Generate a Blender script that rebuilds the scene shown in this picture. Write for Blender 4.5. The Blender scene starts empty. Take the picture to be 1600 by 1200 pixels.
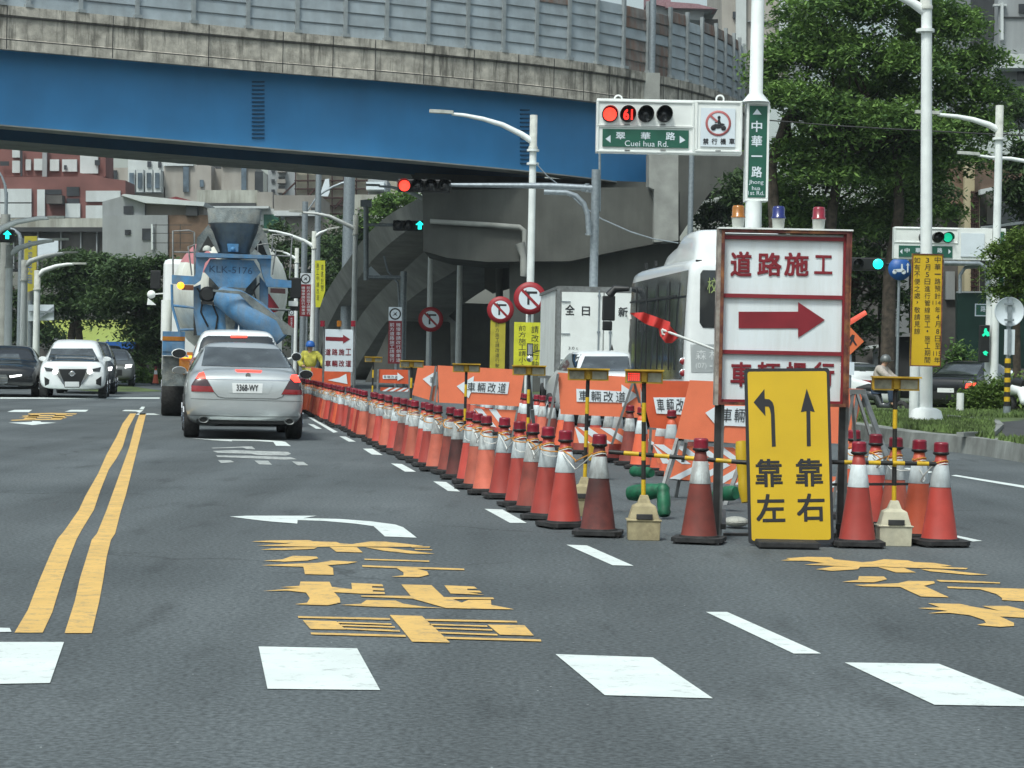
import bpy, bmesh, math, random
import numpy as np
from mathutils import Vector, Matrix, geometry
from mathutils.bvhtree import BVHTree
random.seed(7)
R = math.radians
scene = bpy.context.scene
col = scene.collection
# ------------------------------------------------------------------ camera, sky, sun, exposure
F = 3400.0            # focal length in photo pixels (photo 1600 x 1200)
CH = 1.3              # camera height
PITCH, ROLL = 36.0 / F, 0.020
cam_d = bpy.data.cameras.new('camera'); cam = bpy.data.objects.new('camera', cam_d); col.objects.link(cam)
cam_d.sensor_width = 36.0; cam_d.lens = F / 1600 * 36.0
cam_d.clip_start = 0.1; cam_d.clip_end = 5000
CM = Matrix.Rotation(math.pi / 2 - PITCH, 4, 'X') @ Matrix.Rotation(ROLL, 4, 'Z')
cam.matrix_world = Matrix.Translation((0, 0, CH)) @ CM
scene.camera = cam
CR = CM.to_3x3(); CO = Vector((0, 0, CH))

SUN_EL, SUN_AZ = R(58), R(-150)
w = bpy.data.worlds.new("World"); scene.world = w; w.use_nodes = True
nt = w.node_tree; nt.nodes.clear()
out = nt.nodes.new('ShaderNodeOutputWorld'); bg = nt.nodes.new('ShaderNodeBackground')
sk = nt.nodes.new('ShaderNodeTexSky'); sk.sky_type = 'NISHITA'; sk.sun_disc = False
sk.sun_elevation = SUN_EL; sk.sun_rotation = SUN_AZ
sk.dust_density = 4.0; sk.air_density = 1.4; sk.ozone_density = 1.0
hs = nt.nodes.new('ShaderNodeHueSaturation'); hs.inputs['Saturation'].default_value = 0.50
tn = nt.nodes.new('ShaderNodeMix'); tn.data_type = 'RGBA'; tn.blend_type = 'MULTIPLY'; tn.inputs[0].default_value = 1.0; tn.inputs[7].default_value = (0.93, 1.03, 1.02, 1)
nt.links.new(sk.outputs[0], hs.inputs['Color']); nt.links.new(hs.outputs[0], tn.inputs[6]); nt.links.new(tn.outputs[2], bg.inputs['Color'])
bg.inputs['Strength'].default_value = 0.135
nt.links.new(bg.outputs[0], out.inputs[0])
sl = bpy.data.lights.new('sun', 'SUN'); sl.energy = 2.0; sl.angle = R(11); sl.color = (0.98, 1.0, 0.95)
so = bpy.data.objects.new('sun', sl); col.objects.link(so)
sd = Vector((math.sin(SUN_AZ) * math.cos(SUN_EL), math.cos(SUN_AZ) * math.cos(SUN_EL), math.sin(SUN_EL)))
so.rotation_euler = sd.to_track_quat('Z', 'Y').to_euler()
scene.view_settings.view_transform = 'Standard'; scene.view_settings.look = 'None'
scene.view_settings.exposure = 0.16; scene.view_settings.gamma = 1.0
scene.view_settings.use_curve_mapping = False
scene.cycles.max_bounces = 6; scene.cycles.transparent_max_bounces = 8

# ------------------------------------------------------------------ pixel -> place
def ray(px, py):
    return (CR @ Vector(((px - 800) / F, -(py - 600) / F, -1))).normalized()
def P(px, py, D):
    d = ray(px, py); return CO + d * (D / d.y)
def G(px, py, z=0.0):
    d = ray(px, py); return CO + d * ((z - CH) / d.z)
def pxm(D): return F / D
HEAD = math.atan2(547, F)         # the road runs this much left of the view axis
def onroad(x, D, z=0.0): return Vector((x - 0.161 * D, D, z))

# ------------------------------------------------------------------ materials
def srgb(r, g, b):
    f = lambda c: (c / 255 / 12.92) if c / 255 <= 0.04045 else ((c / 255 + 0.055) / 1.055) ** 2.4
    return (f(r), f(g), f(b))
def mat(name, rgb, rough=0.6, metal=0.0, var=0.12, scale=6.0, bump=0.0, streak=0.0, dark=None, emis=0.0, coat=0.0, dirt=0.0, dirtcol=(0.08, 0.07, 0.06), spec=0.5, sp=(.42, .62)):
    m = bpy.data.materials.new(name); m.use_nodes = True
    t = m.node_tree; N = t.nodes; L = t.links
    b = N['Principled BSDF']
    b.inputs['Roughness'].default_value = rough; b.inputs['Metallic'].default_value = metal
    b.inputs['Coat Weight'].default_value = coat; b.inputs['Coat Roughness'].default_value = 0.05
    b.inputs['Specular IOR Level'].default_value = spec
    c = (*rgb, 1)
    class TC: outputs = {}
    tc0 = N.new('ShaderNodeTexCoord'); tc = TC
    if name.startswith('cone'):
        oi = N.new('ShaderNodeObjectInfo'); va = N.new('ShaderNodeVectorMath'); va.operation = 'MULTIPLY_ADD'; va.inputs[1].default_value = (9, 5, 7)
        L.new(oi.outputs['Random'], va.inputs[0]); L.new(tc0.outputs['Object'], va.inputs[2]); tc.outputs = {'Object': va.outputs[0]}
    else: tc.outputs = {'Object': tc0.outputs['Object']}
    src = None
    n1 = N.new('ShaderNodeTexNoise'); n1.inputs['Scale'].default_value = scale; n1.inputs['Detail'].default_value = 5
    L.new(tc.outputs['Object'], n1.inputs['Vector'])
    mx = N.new('ShaderNodeMix'); mx.data_type = 'RGBA'; mx.blend_type = 'MIX'
    d = dark if dark else tuple(v * (1 - 2.2 * var) if var < .45 else 0 for v in rgb)
    l = tuple(min(1, v * (1 + 1.2 * var)) for v in rgb)
    cr = N.new('ShaderNodeValToRGB'); cr.color_ramp.elements[0].position = 0.3; cr.color_ramp.elements[1].position = 0.7
    cr.color_ramp.elements[0].color = (*d, 1); cr.color_ramp.elements[1].color = (*l, 1)
    L.new(n1.outputs['Fac'], cr.inputs[0]); src = cr.outputs[0]
    if streak > 0:
        mp = N.new('ShaderNodeMapping'); mp.inputs['Scale'].default_value = (1, 1, 0.10)
        L.new(tc.outputs['Object'], mp.inputs[0])
        n2 = N.new('ShaderNodeTexNoise'); n2.inputs['Scale'].default_value = scale * 1.2; n2.inputs['Detail'].default_value = 7; n2.inputs['Roughness'].default_value = 0.7
        L.new(mp.outputs[0], n2.inputs['Vector'])
        r2 = N.new('ShaderNodeValToRGB'); r2.color_ramp.elements[0].position = sp[0]; r2.color_ramp.elements[1].position = sp[1]
        r2.color_ramp.elements[0].color = (0, 0, 0, 1); r2.color_ramp.elements[1].color = (streak, streak, streak, 1)
        L.new(n2.outputs['Fac'], r2.inputs[0])
        m2 = N.new('ShaderNodeMix'); m2.data_type = 'RGBA'
        L.new(r2.outputs[0], m2.inputs[0]); L.new(src, m2.inputs[6]); m2.inputs[7].default_value = (*dirtcol, 1)
        src = m2.outputs[2]
    if dirt > 0:
        n3 = N.new('ShaderNodeTexNoise'); n3.inputs['Scale'].default_value = scale * 0.6; n3.inputs['Detail'].default_value = 8; n3.inputs['Roughness'].default_value = 0.75
        L.new(tc.outputs['Object'], n3.inputs['Vector'])
        r3 = N.new('ShaderNodeValToRGB'); r3.color_ramp.elements[0].position = 0.48; r3.color_ramp.elements[1].position = 0.66
        r3.color_ramp.elements[0].color = (0, 0, 0, 1); r3.color_ramp.elements[1].color = (dirt, dirt, dirt, 1)
        L.new(n3.outputs['Fac'], r3.inputs[0])
        m3 = N.new('ShaderNodeMix'); m3.data_type = 'RGBA'
        L.new(r3.outputs[0], m3.inputs[0]); L.new(src, m3.inputs[6]); m3.inputs[7].default_value = (*dirtcol, 1)
        src = m3.outputs[2]
    if name.startswith('cone'):
        hv_ = N.new('ShaderNodeHueSaturation'); mr = N.new('ShaderNodeMapRange'); mr.inputs[3].default_value = .72; mr.inputs[4].default_value = 1.18
        L.new(oi.outputs['Random'], mr.inputs[0]); L.new(mr.outputs[0], hv_.inputs['Value']); L.new(src, hv_.inputs['Color']); src = hv_.outputs[0]
    L.new(src, b.inputs['Base Color'])
    if bump > 0:
        bp = N.new('ShaderNodeBump'); bp.inputs['Strength'].default_value = bump; bp.inputs['Distance'].default_value = 0.02
        nb = N.new('ShaderNodeTexNoise'); nb.inputs['Scale'].default_value = scale * 8; nb.inputs['Detail'].default_value = 4
        L.new(tc.outputs['Object'], nb.inputs['Vector']); L.new(nb.outputs['Fac'], bp.inputs['Height']); L.new(bp.outputs[0], b.inputs['Normal'])
    if emis > 0:
        b.inputs['Emission Color'].default_value = c; b.inputs['Emission Strength'].default_value = emis
    return m

M = {}
def dm(k, *a, **kw): M[k] = mat(k, *a, **kw)
dm('white_metal', (.78, .81, .79), .45, var=.04, dirt=.12, scale=2, dirtcol=(.35, .33, .28))
dm('pole_white', (.80, .84, .83), .45, var=.05, streak=.10, scale=3, dirtcol=(.3, .3, .27))
dm('galv', (.30, .34, .37), .45, .5, var=.10, scale=12)
dm('grey_metal', (.22, .23, .23), .5, .4, var=.15, scale=10, dirt=.2)
dm('dark_metal', (.05, .05, .05), .5, .3, var=.2, scale=10)
dm('black', (.012, .013, .014), .5, var=.1)
dm('black_gloss', (.010, .011, .013), .12, var=.0, coat=.6)
dm('rubber', (.022, .022, .023), .8, var=.25, scale=20, dirt=.3, dirtcol=(.08, .075, .07))
dm('glass', (.020, .024, .028), .06, var=.0, spec=.7, coat=.4)
dm('glass_lit', (.06, .07, .075), .10, var=.25, scale=3, spec=.7, coat=.3)
dm('chrome', (.65, .67, .70), .15, 1.0, var=.0)
dm('plate', (.72, .74, .74), .4, var=.02)
dm('ink', (.015, .016, .02), .6, var=.05)
dm('silver', (.52, .55, .56), .30, .45, var=.03, scale=3, coat=.8)
dm('silver_dark', (.16, .17, .17), .45, .5, var=.03)
dm('car_white', (.80, .83, .83), .28, .0, var=.02, coat=.8)
dm('car_black', (.008, .009, .011), .25, .0, var=.0, coat=.35)
dm('car_grey', (.04, .045, .05), .25, .2, var=.0, coat=.5)
dm('tail_red', (.25, .008, .014), .2, var=.05, coat=.6)
dm('tail_smoke', (.05, .02, .025), .2, var=.05, coat=.6)
dm('red_on', (1.0, .05, .03), .4, var=.1, scale=60, emis=2.2)
dm('red_dot', (1.0, .03, .02), .4, var=.0, emis=1.6)
dm('green_on', (.01, .55, .30), .4, var=.0, emis=.9)
dm('cyan_on', (.01, .90, .72), .4, var=.0, emis=2.0)
dm('amber_on', (1.0, .38, .02), .4, var=.0, emis=2.0)
dm('white_on', (1.0, 1.0, .98), .4, var=.0, emis=3.0)
dm('lens_off', (.02, .022, .025), .25, var=.1, coat=.3)
dm('sign_white', (.66, .73, .78), .5, var=.03, scale=3)
dm('sign_white_dirty', (.74, .80, .83), .5, var=.03, scale=3, streak=.22, dirtcol=(.30, .26, .16))
dm('sign_red', (.22, .012, .022), .5, var=.08, scale=5)
dm('sign_red2', (.30, .012, .020), .5, var=.05, scale=5)
dm('ring_pink', (.42, .12, .12), .5, var=.05)
dm('rust_frame', (.12, .03, .025), .7, var=.3, scale=9, dirt=.75, dirtcol=(.36, .16, .05))
dm('rust_left', (.36, .33, .29), .7, var=.3, scale=9, dirt=.7, dirtcol=(.10, .03, .025))
dm('sign_yellow', (.62, .40, .008), .5, var=.05, scale=2, dirt=.10, dirtcol=(.40, .27, .01))
dm('banner_yellow', (.62, .62, .03), .6, var=.08, scale=3)
dm('banner_ochre', (.42, .36, .03), .6, var=.08, scale=3)
dm('sign_green', (.012, .10, .065), .45, var=.05)
dm('sign_blue', (.015, .10, .36), .45, var=.05)
dm('sign_orange', (.72, .17, .06), .45, var=.05, scale=3, dirt=.10, dirtcol=(.3, .08, .04))
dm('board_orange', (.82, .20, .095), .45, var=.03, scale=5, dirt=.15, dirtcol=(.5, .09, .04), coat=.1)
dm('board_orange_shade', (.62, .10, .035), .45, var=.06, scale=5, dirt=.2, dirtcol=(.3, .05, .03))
dm('board_white', (.74, .80, .84), .4, var=.03, scale=5, dirt=.1, dirtcol=(.45, .42, .4))
dm('amber_lens', (.36, .13, .01), .25, var=.1, scale=30, coat=.4)
dm('blue_lens', (.012, .022, .16), .25, var=.1, scale=30, coat=.4)
dm('red_lens', (.26, .010, .028), .25, var=.1, scale=30, coat=.4)
dm('cone_lamp', (.23, .009, .026), .35, var=.12, scale=30, coat=.2)
dm('lamp_base', (.50, .52, .48), .6, var=.1, dirt=.2)
dm('post_yellow', (.66, .42, .012), .5, var=.1, scale=12, dirt=.25)
dm('post_black', (.016, .016, .016), .5, var=.2, scale=12, dirt=.2)
dm('box_yellow', (.50, .30, .02), .55, var=.15, scale=9, dirt=.35, dirtcol=(.20, .12, .03))
dm('box_panel', (.34, .33, .25), .6, var=.2, scale=14, dirt=.3)
dm('weight_beige', (.40, .34, .20), .75, var=.15, scale=10, dirt=.55, dirtcol=(.14, .11, .06))
dm('weight_pale', (.56, .53, .40), .7, var=.1, scale=10, dirt=.3, dirtcol=(.25, .2, .12))
dm('cone_white', (.62, .68, .70), .55, var=.10, scale=14, streak=.25, dirtcol=(.28, .27, .26))
dm('cone_white_dirty', (.56, .60, .60), .6, var=.15, scale=14, streak=.6, dirtcol=(.20, .18, .17), dirt=.35)
dm('cone_red', (.44, .055, .040), .5, var=.08, scale=6, dirt=.25, dirtcol=(.32, .03, .02))
dm('cone_bright', (.70, .125, .055), .5, var=.06, scale=6, dirt=.15, dirtcol=(.4, .05, .02))
dm('cone_faded', (.55, .13, .080), .6, var=.10, scale=6, dirt=.35, dirtcol=(.30, .05, .03))
dm('cone_grimy', (.11, .026, .022), .7, var=.25, scale=6, dirt=.65, dirtcol=(.035, .020, .020))
dm('cone_brown', (.24, .045, .032), .65, var=.15, scale=6, dirt=.4, dirtcol=(.10, .035, .028))
dm('cable_orange', (.62, .26, .04), .5, var=.1)
dm('cable_white', (.7, .7, .66), .5, var=.1)
dm('tarp_green', (.008, .12, .055), .5, var=.25, scale=14)
dm('sandbag', (.48, .48, .43), .85, var=.12, scale=9, bump=.5)
dm('asphalt_dark', (.05, .052, .055), .9, var=.2, scale=3)
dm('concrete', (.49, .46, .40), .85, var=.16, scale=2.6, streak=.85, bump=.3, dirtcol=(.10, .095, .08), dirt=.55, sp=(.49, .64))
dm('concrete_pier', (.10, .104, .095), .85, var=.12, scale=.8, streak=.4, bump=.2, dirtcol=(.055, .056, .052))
dm('concrete_plain', (.33, .34, .32), .85, var=.12, scale=1.5, bump=.2, dirt=.2, dirtcol=(.15, .15, .14))
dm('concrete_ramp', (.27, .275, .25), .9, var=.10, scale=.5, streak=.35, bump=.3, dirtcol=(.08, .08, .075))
dm('kerb', (.25, .265, .25), .85, var=.25, scale=2.0, streak=.55, bump=.3, dirtcol=(.13, .13, .12))
dm('girder_blue', (.048, .265, .57), .50, var=.06, scale=.5, streak=.12, dirtcol=(.05, .16, .30))
dm('girder_navy', (.014, .085, .175), .6, var=.1, scale=.6)
dm('barrier_panel', (.34, .395, .43), .5, .1, var=.09, scale=1.5, streak=.22, dirtcol=(.16, .16, .15))
dm('barrier_rust', (.20, .19, .18), .7, .1, var=.2, scale=2, streak=.8, dirtcol=(.20, .09, .05))
dm('barrier_post', (.30, .33, .34), .5, .2, var=.1, scale=3)
dm('mixer_blue', (.065, .22, .43), .6, var=.2, scale=3, bump=.4, dirt=.5, dirtcol=(.17, .19, .19), streak=.45)
dm('mixer_grime', (.15, .175, .18), .85, var=.25, scale=5, dirt=.7, dirtcol=(.27, .27, .24), bump=.6)
dm('drum_white', (.80, .82, .76), .6, var=.10, scale=2, streak=.35, dirtcol=(.34, .31, .22))
dm('drum_pink', (.52, .20, .22), .6, var=.1, scale=2)
dm('flag_red', (.55, .04, .035), .7, var=.1, scale=8)
dm('baton', (1.0, .16, .10), .4, var=.05, emis=.5)
dm('vest_yellow', (.50, .46, .07), .85, var=.2, scale=9, dirt=.3, dirtcol=(.35, .33, .10), bump=.8)
dm('skin', (.42, .24, .16), .6, var=.05)
dm('shirt', (.45, .40, .36), .85, var=.1, scale=20)
dm('denim', (.03, .05, .09), .85, var=.1, scale=20)
dm('bark', (.07, .055, .04), .9, var=.3, scale=6, bump=.8)
# ------------------------------------------------------------------ mesh helpers
_tc = {}
def glyphs(s, bold=0.0):
    k = (s, bold)
    if k in _tc: return _tc[k]
    cu = bpy.data.curves.new('lettering', 'FONT'); cu.body = s; cu.size = 1.0; cu.offset = bold; cu.resolution_u = 3
    o = bpy.data.objects.new('lettering', cu); col.objects.link(o)
    dg = bpy.context.evaluated_depsgraph_get(); dg.update()
    me = o.evaluated_get(dg).to_mesh()
    v = [(a.co.x, a.co.y) for a in me.vertices]; f = [tuple(p.vertices) for p in me.polygons]
    o.evaluated_get(dg).to_mesh_clear()
    bpy.data.objects.remove(o); bpy.data.curves.remove(cu)
    xs = [a[0] for a in v]; ys = [a[1] for a in v]
    x0, x1, y0, y1 = min(xs), max(xs), min(ys), max(ys)
    r = ([((a - x0) / max(1e-6, x1 - x0), (b - y0) / max(1e-6, y1 - y0)) for a, b in v], f)
    _tc[k] = r; return r

def ring_basis(d):
    d = d.normalized(); a = Vector((0, 0, 1)) if abs(d.z) < .9 else Vector((1, 0, 0))
    u = d.cross(a).normalized(); return u, d.cross(u).normalized()

class MB:
    def __init__(s): s.v = []; s.f = []; s.m = []; s.sm = []
    def add(s, vs, fs, m=0, smooth=False):
        o = len(s.v); s.v += [Vector(a) for a in vs]
        for f in fs: s.f.append(tuple(i + o for i in f)); s.m.append(m); s.sm.append(smooth)
        return s
    def box(s, c, sz, m=0, rz=0.0, rx=0.0, ry=0.0):
        x, y, z = sz[0] / 2, sz[1] / 2, sz[2] / 2
        rt = Matrix.Rotation(rz, 3, 'Z') @ Matrix.Rotation(rx, 3, 'X') @ Matrix.Rotation(ry, 3, 'Y')
        c = Vector(c)
        vs = [c + rt @ Vector((i * x, j * y, k * z)) for i, j, k in ((-1, -1, -1), (1, -1, -1), (1, 1, -1), (-1, 1, -1), (-1, -1, 1), (1, -1, 1), (1, 1, 1), (-1, 1, 1))]
        return s.add(vs, [(0, 3, 2, 1), (4, 5, 6, 7), (0, 1, 5, 4), (1, 2, 6, 5), (2, 3, 7, 6), (3, 0, 4, 7)], m)
    def tube(s, pts, rs, n=10, m=0, caps=True):
        pts = [Vector(p) for p in pts]
        if not hasattr(rs, '__len__'): rs = [rs] * len(pts)
        vs = []; fs = []
        for i, p in enumerate(pts):
            d = (pts[min(i + 1, len(pts) - 1)] - pts[max(i - 1, 0)])
            if i == 0: u, w_ = ring_basis(d)
            else:
                d.normalize(); u = (u - d * u.dot(d)).normalized(); w_ = d.cross(u)
            for k in range(n):
                a = 2 * math.pi * k / n; vs.append(p + (u * math.cos(a) + w_ * math.sin(a)) * rs[i])
        for i in range(len(pts) - 1):
            for k in range(n):
                a, b = i * n + k, i * n + (k + 1) % n; fs.append((a, b, b + n, a + n))
        s.add(vs, fs, m, n > 5)
        if caps:
            o = len(pts) - 1
            s.add(vs[:n], [tuple(range(n))[::-1]], m); s.add(vs[o * n:], [tuple(range(n))], m)
        return s
    def cyl(s, a, b, r, r2=None, n=14, m=0): return s.tube([a, b], [r, r if r2 is None else r2], n, m)
    def bar(s, a, b, w_, t, m=0):
        a = Vector(a); b = Vector(b); d = b - a; u, v = ring_basis(d)
        vs = [p + u * (i * w_ / 2) + v * (j * t / 2) for p in (a, b) for i, j in ((-1, -1), (1, -1), (1, 1), (-1, 1))]
        return s.add(vs, [(3, 2, 1, 0), (4, 5, 6, 7), (0, 1, 5, 4), (1, 2, 6, 5), (2, 3, 7, 6), (3, 0, 4, 7)], m)
    def lathe(s, prof, c=(0, 0, 0), n=20, m=0, ax='z', caps=None):
        c = Vector(c); vs = []; fs = []
        for r, z in prof:
            for k in range(n):
                a = 2 * math.pi * k / n
                q = Vector((r * math.cos(a), r * math.sin(a), z)) if ax == 'z' else Vector((r * math.cos(a), z, r * math.sin(a))) if ax == 'y' else Vector((z, r * math.cos(a), r * math.sin(a)))
                vs.append(c + q)
        for i in range(len(prof) - 1):
            for k in range(n):
                a, b = i * n + k, i * n + (k + 1) % n; fs.append((a, b, b + n, a + n))
        s.add(vs, fs, m, True)
        if caps is None: caps = (abs(prof[0][0] - prof[-1][0]) > 1e-6 or len(prof) < 4) and abs(prof[0][1] - prof[-1][1]) > 1e-6
        if not caps: return s
        if prof[0][0] > 0: s.add(vs[:n], [tuple(range(n))[::-1]], m)
        if prof[-1][0] > 0: s.add(vs[-n:], [tuple(range(n))], m)
        return s
    def prism(s, pts, ext, m=0, m2=None):
        pts = [Vector(p) for p in pts]; e = Vector(ext); n = len(pts)
        s.add(pts, [tuple(range(n))], m)
        s.add([p + e for p in pts], [tuple(range(n))[::-1]], m if m2 is None else m2)
        s.add(pts + [p + e for p in pts], [(i, i + n, (i + 1) % n + n, (i + 1) % n) for i in range(n)], m if m2 is None else m2)
        return s
    def poly(s, pts, m=0): return s.add(pts, [tuple(range(len(pts)))], m)
    def text(s, st, o, u, v, m=0, bold=0.0):
        o, u, v = Vector(o), Vector(u), Vector(v)
        vs, fs = glyphs(st, 0.0)
        nr = u.cross(v).normalized()
        if bold < .015: return s.add([o + u * a + v * b for a, b in vs], fs, m)
        k = bold * (1 / max(1, len(st) * .6)); kv = bold
        for i, (dx, dy) in enumerate(((-1, -1), (1, -1), (-1, 1), (1, 1), (0, 0))):
            s.add([o + u * (a * (1 - 2 * k) + k + dx * k) + v * (b * (1 - 2 * kv) + kv + dy * kv) + nr * (.0005 * i) for a, b in vs], fs, m)
        return s
    def build(s, name, mats, parent=None, origin=None, bevel=0.0, smooth=None, sub=0):
        og = origin if origin is not None else (parent_origin(parent) if parent else Vector((0, 0, 0)))
        me = bpy.data.meshes.new(name)
        me.from_pydata([tuple(a - og) for a in s.v], [], s.f)
        if not isinstance(mats, (list, tuple)): mats = [mats]
        for q in mats: me.materials.append(M[q] if isinstance(q, str) else q)
        for p, mi, sm in zip(me.polygons, s.m, s.sm):
            p.material_index = mi; p.use_smooth = sm if smooth is None else smooth
        me.update()
        o = bpy.data.objects.new(name, me); col.objects.link(o)
        if parent: o.parent = parent
        elif origin is not None: o.location = og
        if bevel:
            b = o.modifiers.new('b', 'BEVEL'); b.width = bevel; b.segments = 2; b.limit_method = 'ANGLE'
        if sub:
            b = o.modifiers.new('s', 'SUBSURF'); b.levels = sub; b.render_levels = sub
        return o
LOCAL = set()
def parent_origin(p):
    o = Vector((0, 0, 0))
    while p is not None:
        if p.name in LOCAL: return Vector((0, 0, 0))
        o += p.location; p = p.parent
    return o
def thing(name, label, cat, loc=(0, 0, 0), rz=0.0, group=None, local=False):
    o = bpy.data.objects.new(name, None); col.objects.link(o); o.location = loc; o.rotation_euler = (0, 0, rz)
    o.empty_display_size = .2
    tag(o, label, cat, group)
    if local or rz: LOCAL.add(o.name)
    return o
def tag(o, label=None, cat=None, group=None, kind=None):
    if label: o['label'] = label
    if cat: o['category'] = cat
    if group: o['group'] = group
    if kind: o['kind'] = kind
    return o
def struct(mb, name, mats, **k):
    o = mb.build(name, mats, **k); o['kind'] = 'structure'; return o
def copytree(o, parent=None, loc=None, rz=None, label=None):
    c = o.copy(); col.objects.link(c); c.parent = parent
    if loc is not None: c.location = loc
    if rz is not None: c.rotation_euler = (0, 0, rz)
    if label: c['label'] = label
    for ch in o.children: copytree(ch, c)
    return c

class Fr:
    "a thing's own frame: q(px,py,dy) is where the sight line of a pixel meets the plane y=dy of that frame"
    def __init__(s, loc, rz=0.0):
        s.o = Vector(loc); s.R = Matrix.Rotation(rz, 3, 'Z'); s.Ri = s.R.transposed(); s.rz = rz
        s.co = s.Ri @ (CO - s.o)
    def d(s, px, py): return s.Ri @ ray(px, py)
    def q(s, px, py, dy=0.0):
        d = s.d(px, py); return s.co + d * ((dy - s.co.y) / d.y)
    def ql(s, pts, dy=0.0): return [s.q(x, y, dy) for x, y in pts]

def zz(pts, ox, oy, k):       # pixels measured on an enlarged crop back to photo pixels
    return [(ox + u / k, oy + v / k) for u, v in pts]

def sheet(pts2d, fn, res):
    "triangulates a 2-D outline with inner points every res; fn maps 2-D to 3-D"
    b = []
    n = len(pts2d)
    for i in range(n):
        a, c = Vector(pts2d[i]), Vector(pts2d[(i + 1) % n]); k = max(1, int((c - a).length / res))
        for j in range(k): b.append(a + (c - a) * j / k)
    nb = len(b)
    xs = [p.x for p in b]; ys = [p.y for p in b]
    inner = []
    y = min(ys) + res * .5
    while y < max(ys):
        x = min(xs) + res * .5
        while x < max(xs):
            p = Vector((x, y)); ins = False; md = 1e9
            for i in range(nb):
                a, c = b[i], b[(i + 1) % nb]
                if (a.y > y) != (c.y > y) and x < (c.x - a.x) * (y - a.y) / (c.y - a.y) + a.x: ins = not ins
                md = min(md, (a - p).length)
            if ins and md > res * .35: inner.append(p)
            x += res
        y += res
    r = geometry.delaunay_2d_cdt(b + inner, [(i, (i + 1) % nb) for i in range(nb)], [list(range(nb))], 1, 1e-6)
    return [fn(v) for v in r[0]], [tuple(f) for f in r[2]]

class Body:
    "a smooth lofted shell; things are laid on it by casting rays at it"
    def __init__(s, fr, rings, name, mats, parent, sub=2, mi=None, caps=True):
        s.fr = fr; n = len(rings[0]); vs = [p for r in rings for p in r]; fs = []
        for i in range(len(rings) - 1):
            for k in range(n):
                a, b = i * n + k, i * n + (k + 1) % n; fs.append((a, b, b + n, a + n))
        if caps: fs.append(tuple(range(n))[::-1]); fs.append(tuple(range((len(rings) - 1) * n, len(rings) * n)))
        me = bpy.data.meshes.new(name); me.from_pydata([tuple(v) for v in vs], [], fs)
        bm = bmesh.new(); bm.from_mesh(me); bmesh.ops.recalc_face_normals(bm, faces=bm.faces); bm.to_mesh(me); bm.free()
        o = bpy.data.objects.new(name, me); col.objects.link(o)
        if sub:
            sm = o.modifiers.new('s', 'SUBSURF'); sm.levels = sub
            dg = bpy.context.evaluated_depsgraph_get(); dg.update()
            m2 = bpy.data.meshes.new_from_object(o.evaluated_get(dg)); o.modifiers.clear(); o.data = m2; bpy.data.meshes.remove(me); m2.name = name
        for q in (mats if isinstance(mats, (list, tuple)) else [mats]): o.data.materials.append(M[q])
        for p in o.data.polygons:
            p.use_smooth = True
            if mi: p.material_index = mi(p.center, p.normal)
        o.parent = parent; s.o = o
        s.bvh = BVHTree.FromPolygons([v.co.copy() for v in o.data.vertices], [tuple(p.vertices) for p in o.data.polygons])
    def hit(s, o, d, off):
        l, nrm, i, dist = s.bvh.ray_cast(o, d)
        if l is None:
            # nearest place on the shell to the ray
            best = None
            l0 = s.bvh.find_nearest(o + d * (Vector((0, 2, .8)) - o).length)[0]
            if l0 is None: l0 = Vector((0, 0, 0))
            for _ in range(4):
                t = (l0 - o).dot(d); r = s.bvh.find_nearest(o + d * t); l0 = r[0]
            l, nrm = r[0], r[1]
        if nrm.dot(d) > 0: nrm = -nrm
        return l + nrm * off
    def px(s, pts, name, mats, parent, off=.006, res=4.0, mb=None, m=0):
        vs, fs = sheet(pts, lambda p: s.hit(s.fr.co, s.fr.d(p.x, p.y), off), res)
        own = mb is None
        if own: mb = MB()
        mb.add(vs, fs, m, True)
        return mb.build(name, mats, parent, origin=Vector((0, 0, 0))) if own else mb
    def side(s, pts, sx, name, mats, parent, off=.006, res=.12, mb=None, m=0):
        vs, fs = sheet(pts, lambda p: s.hit(Vector((sx * 4, p.x, p.y)), Vector((-sx, 0, 0)), off), res)
        own = mb is None
        if own: mb = MB()
        mb.add(vs, fs, m, True)
        return mb.build(name, mats, parent, origin=Vector((0, 0, 0))) if own else mb
    def face(s, pts, name, mats, parent, off=.006, res=.08, mb=None, m=0, sy=-1):
        vs, fs = sheet(pts, lambda p: s.hit(Vector((p.x, sy * 6 + (2.5 if sy > 0 else 0), p.y)), Vector((0, -sy, 0)), off), res)
        own = mb is None
        if own: mb = MB()
        mb.add(vs, fs, m, True)
        return mb.build(name, mats, parent, origin=Vector((0, 0, 0))) if own else mb

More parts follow.
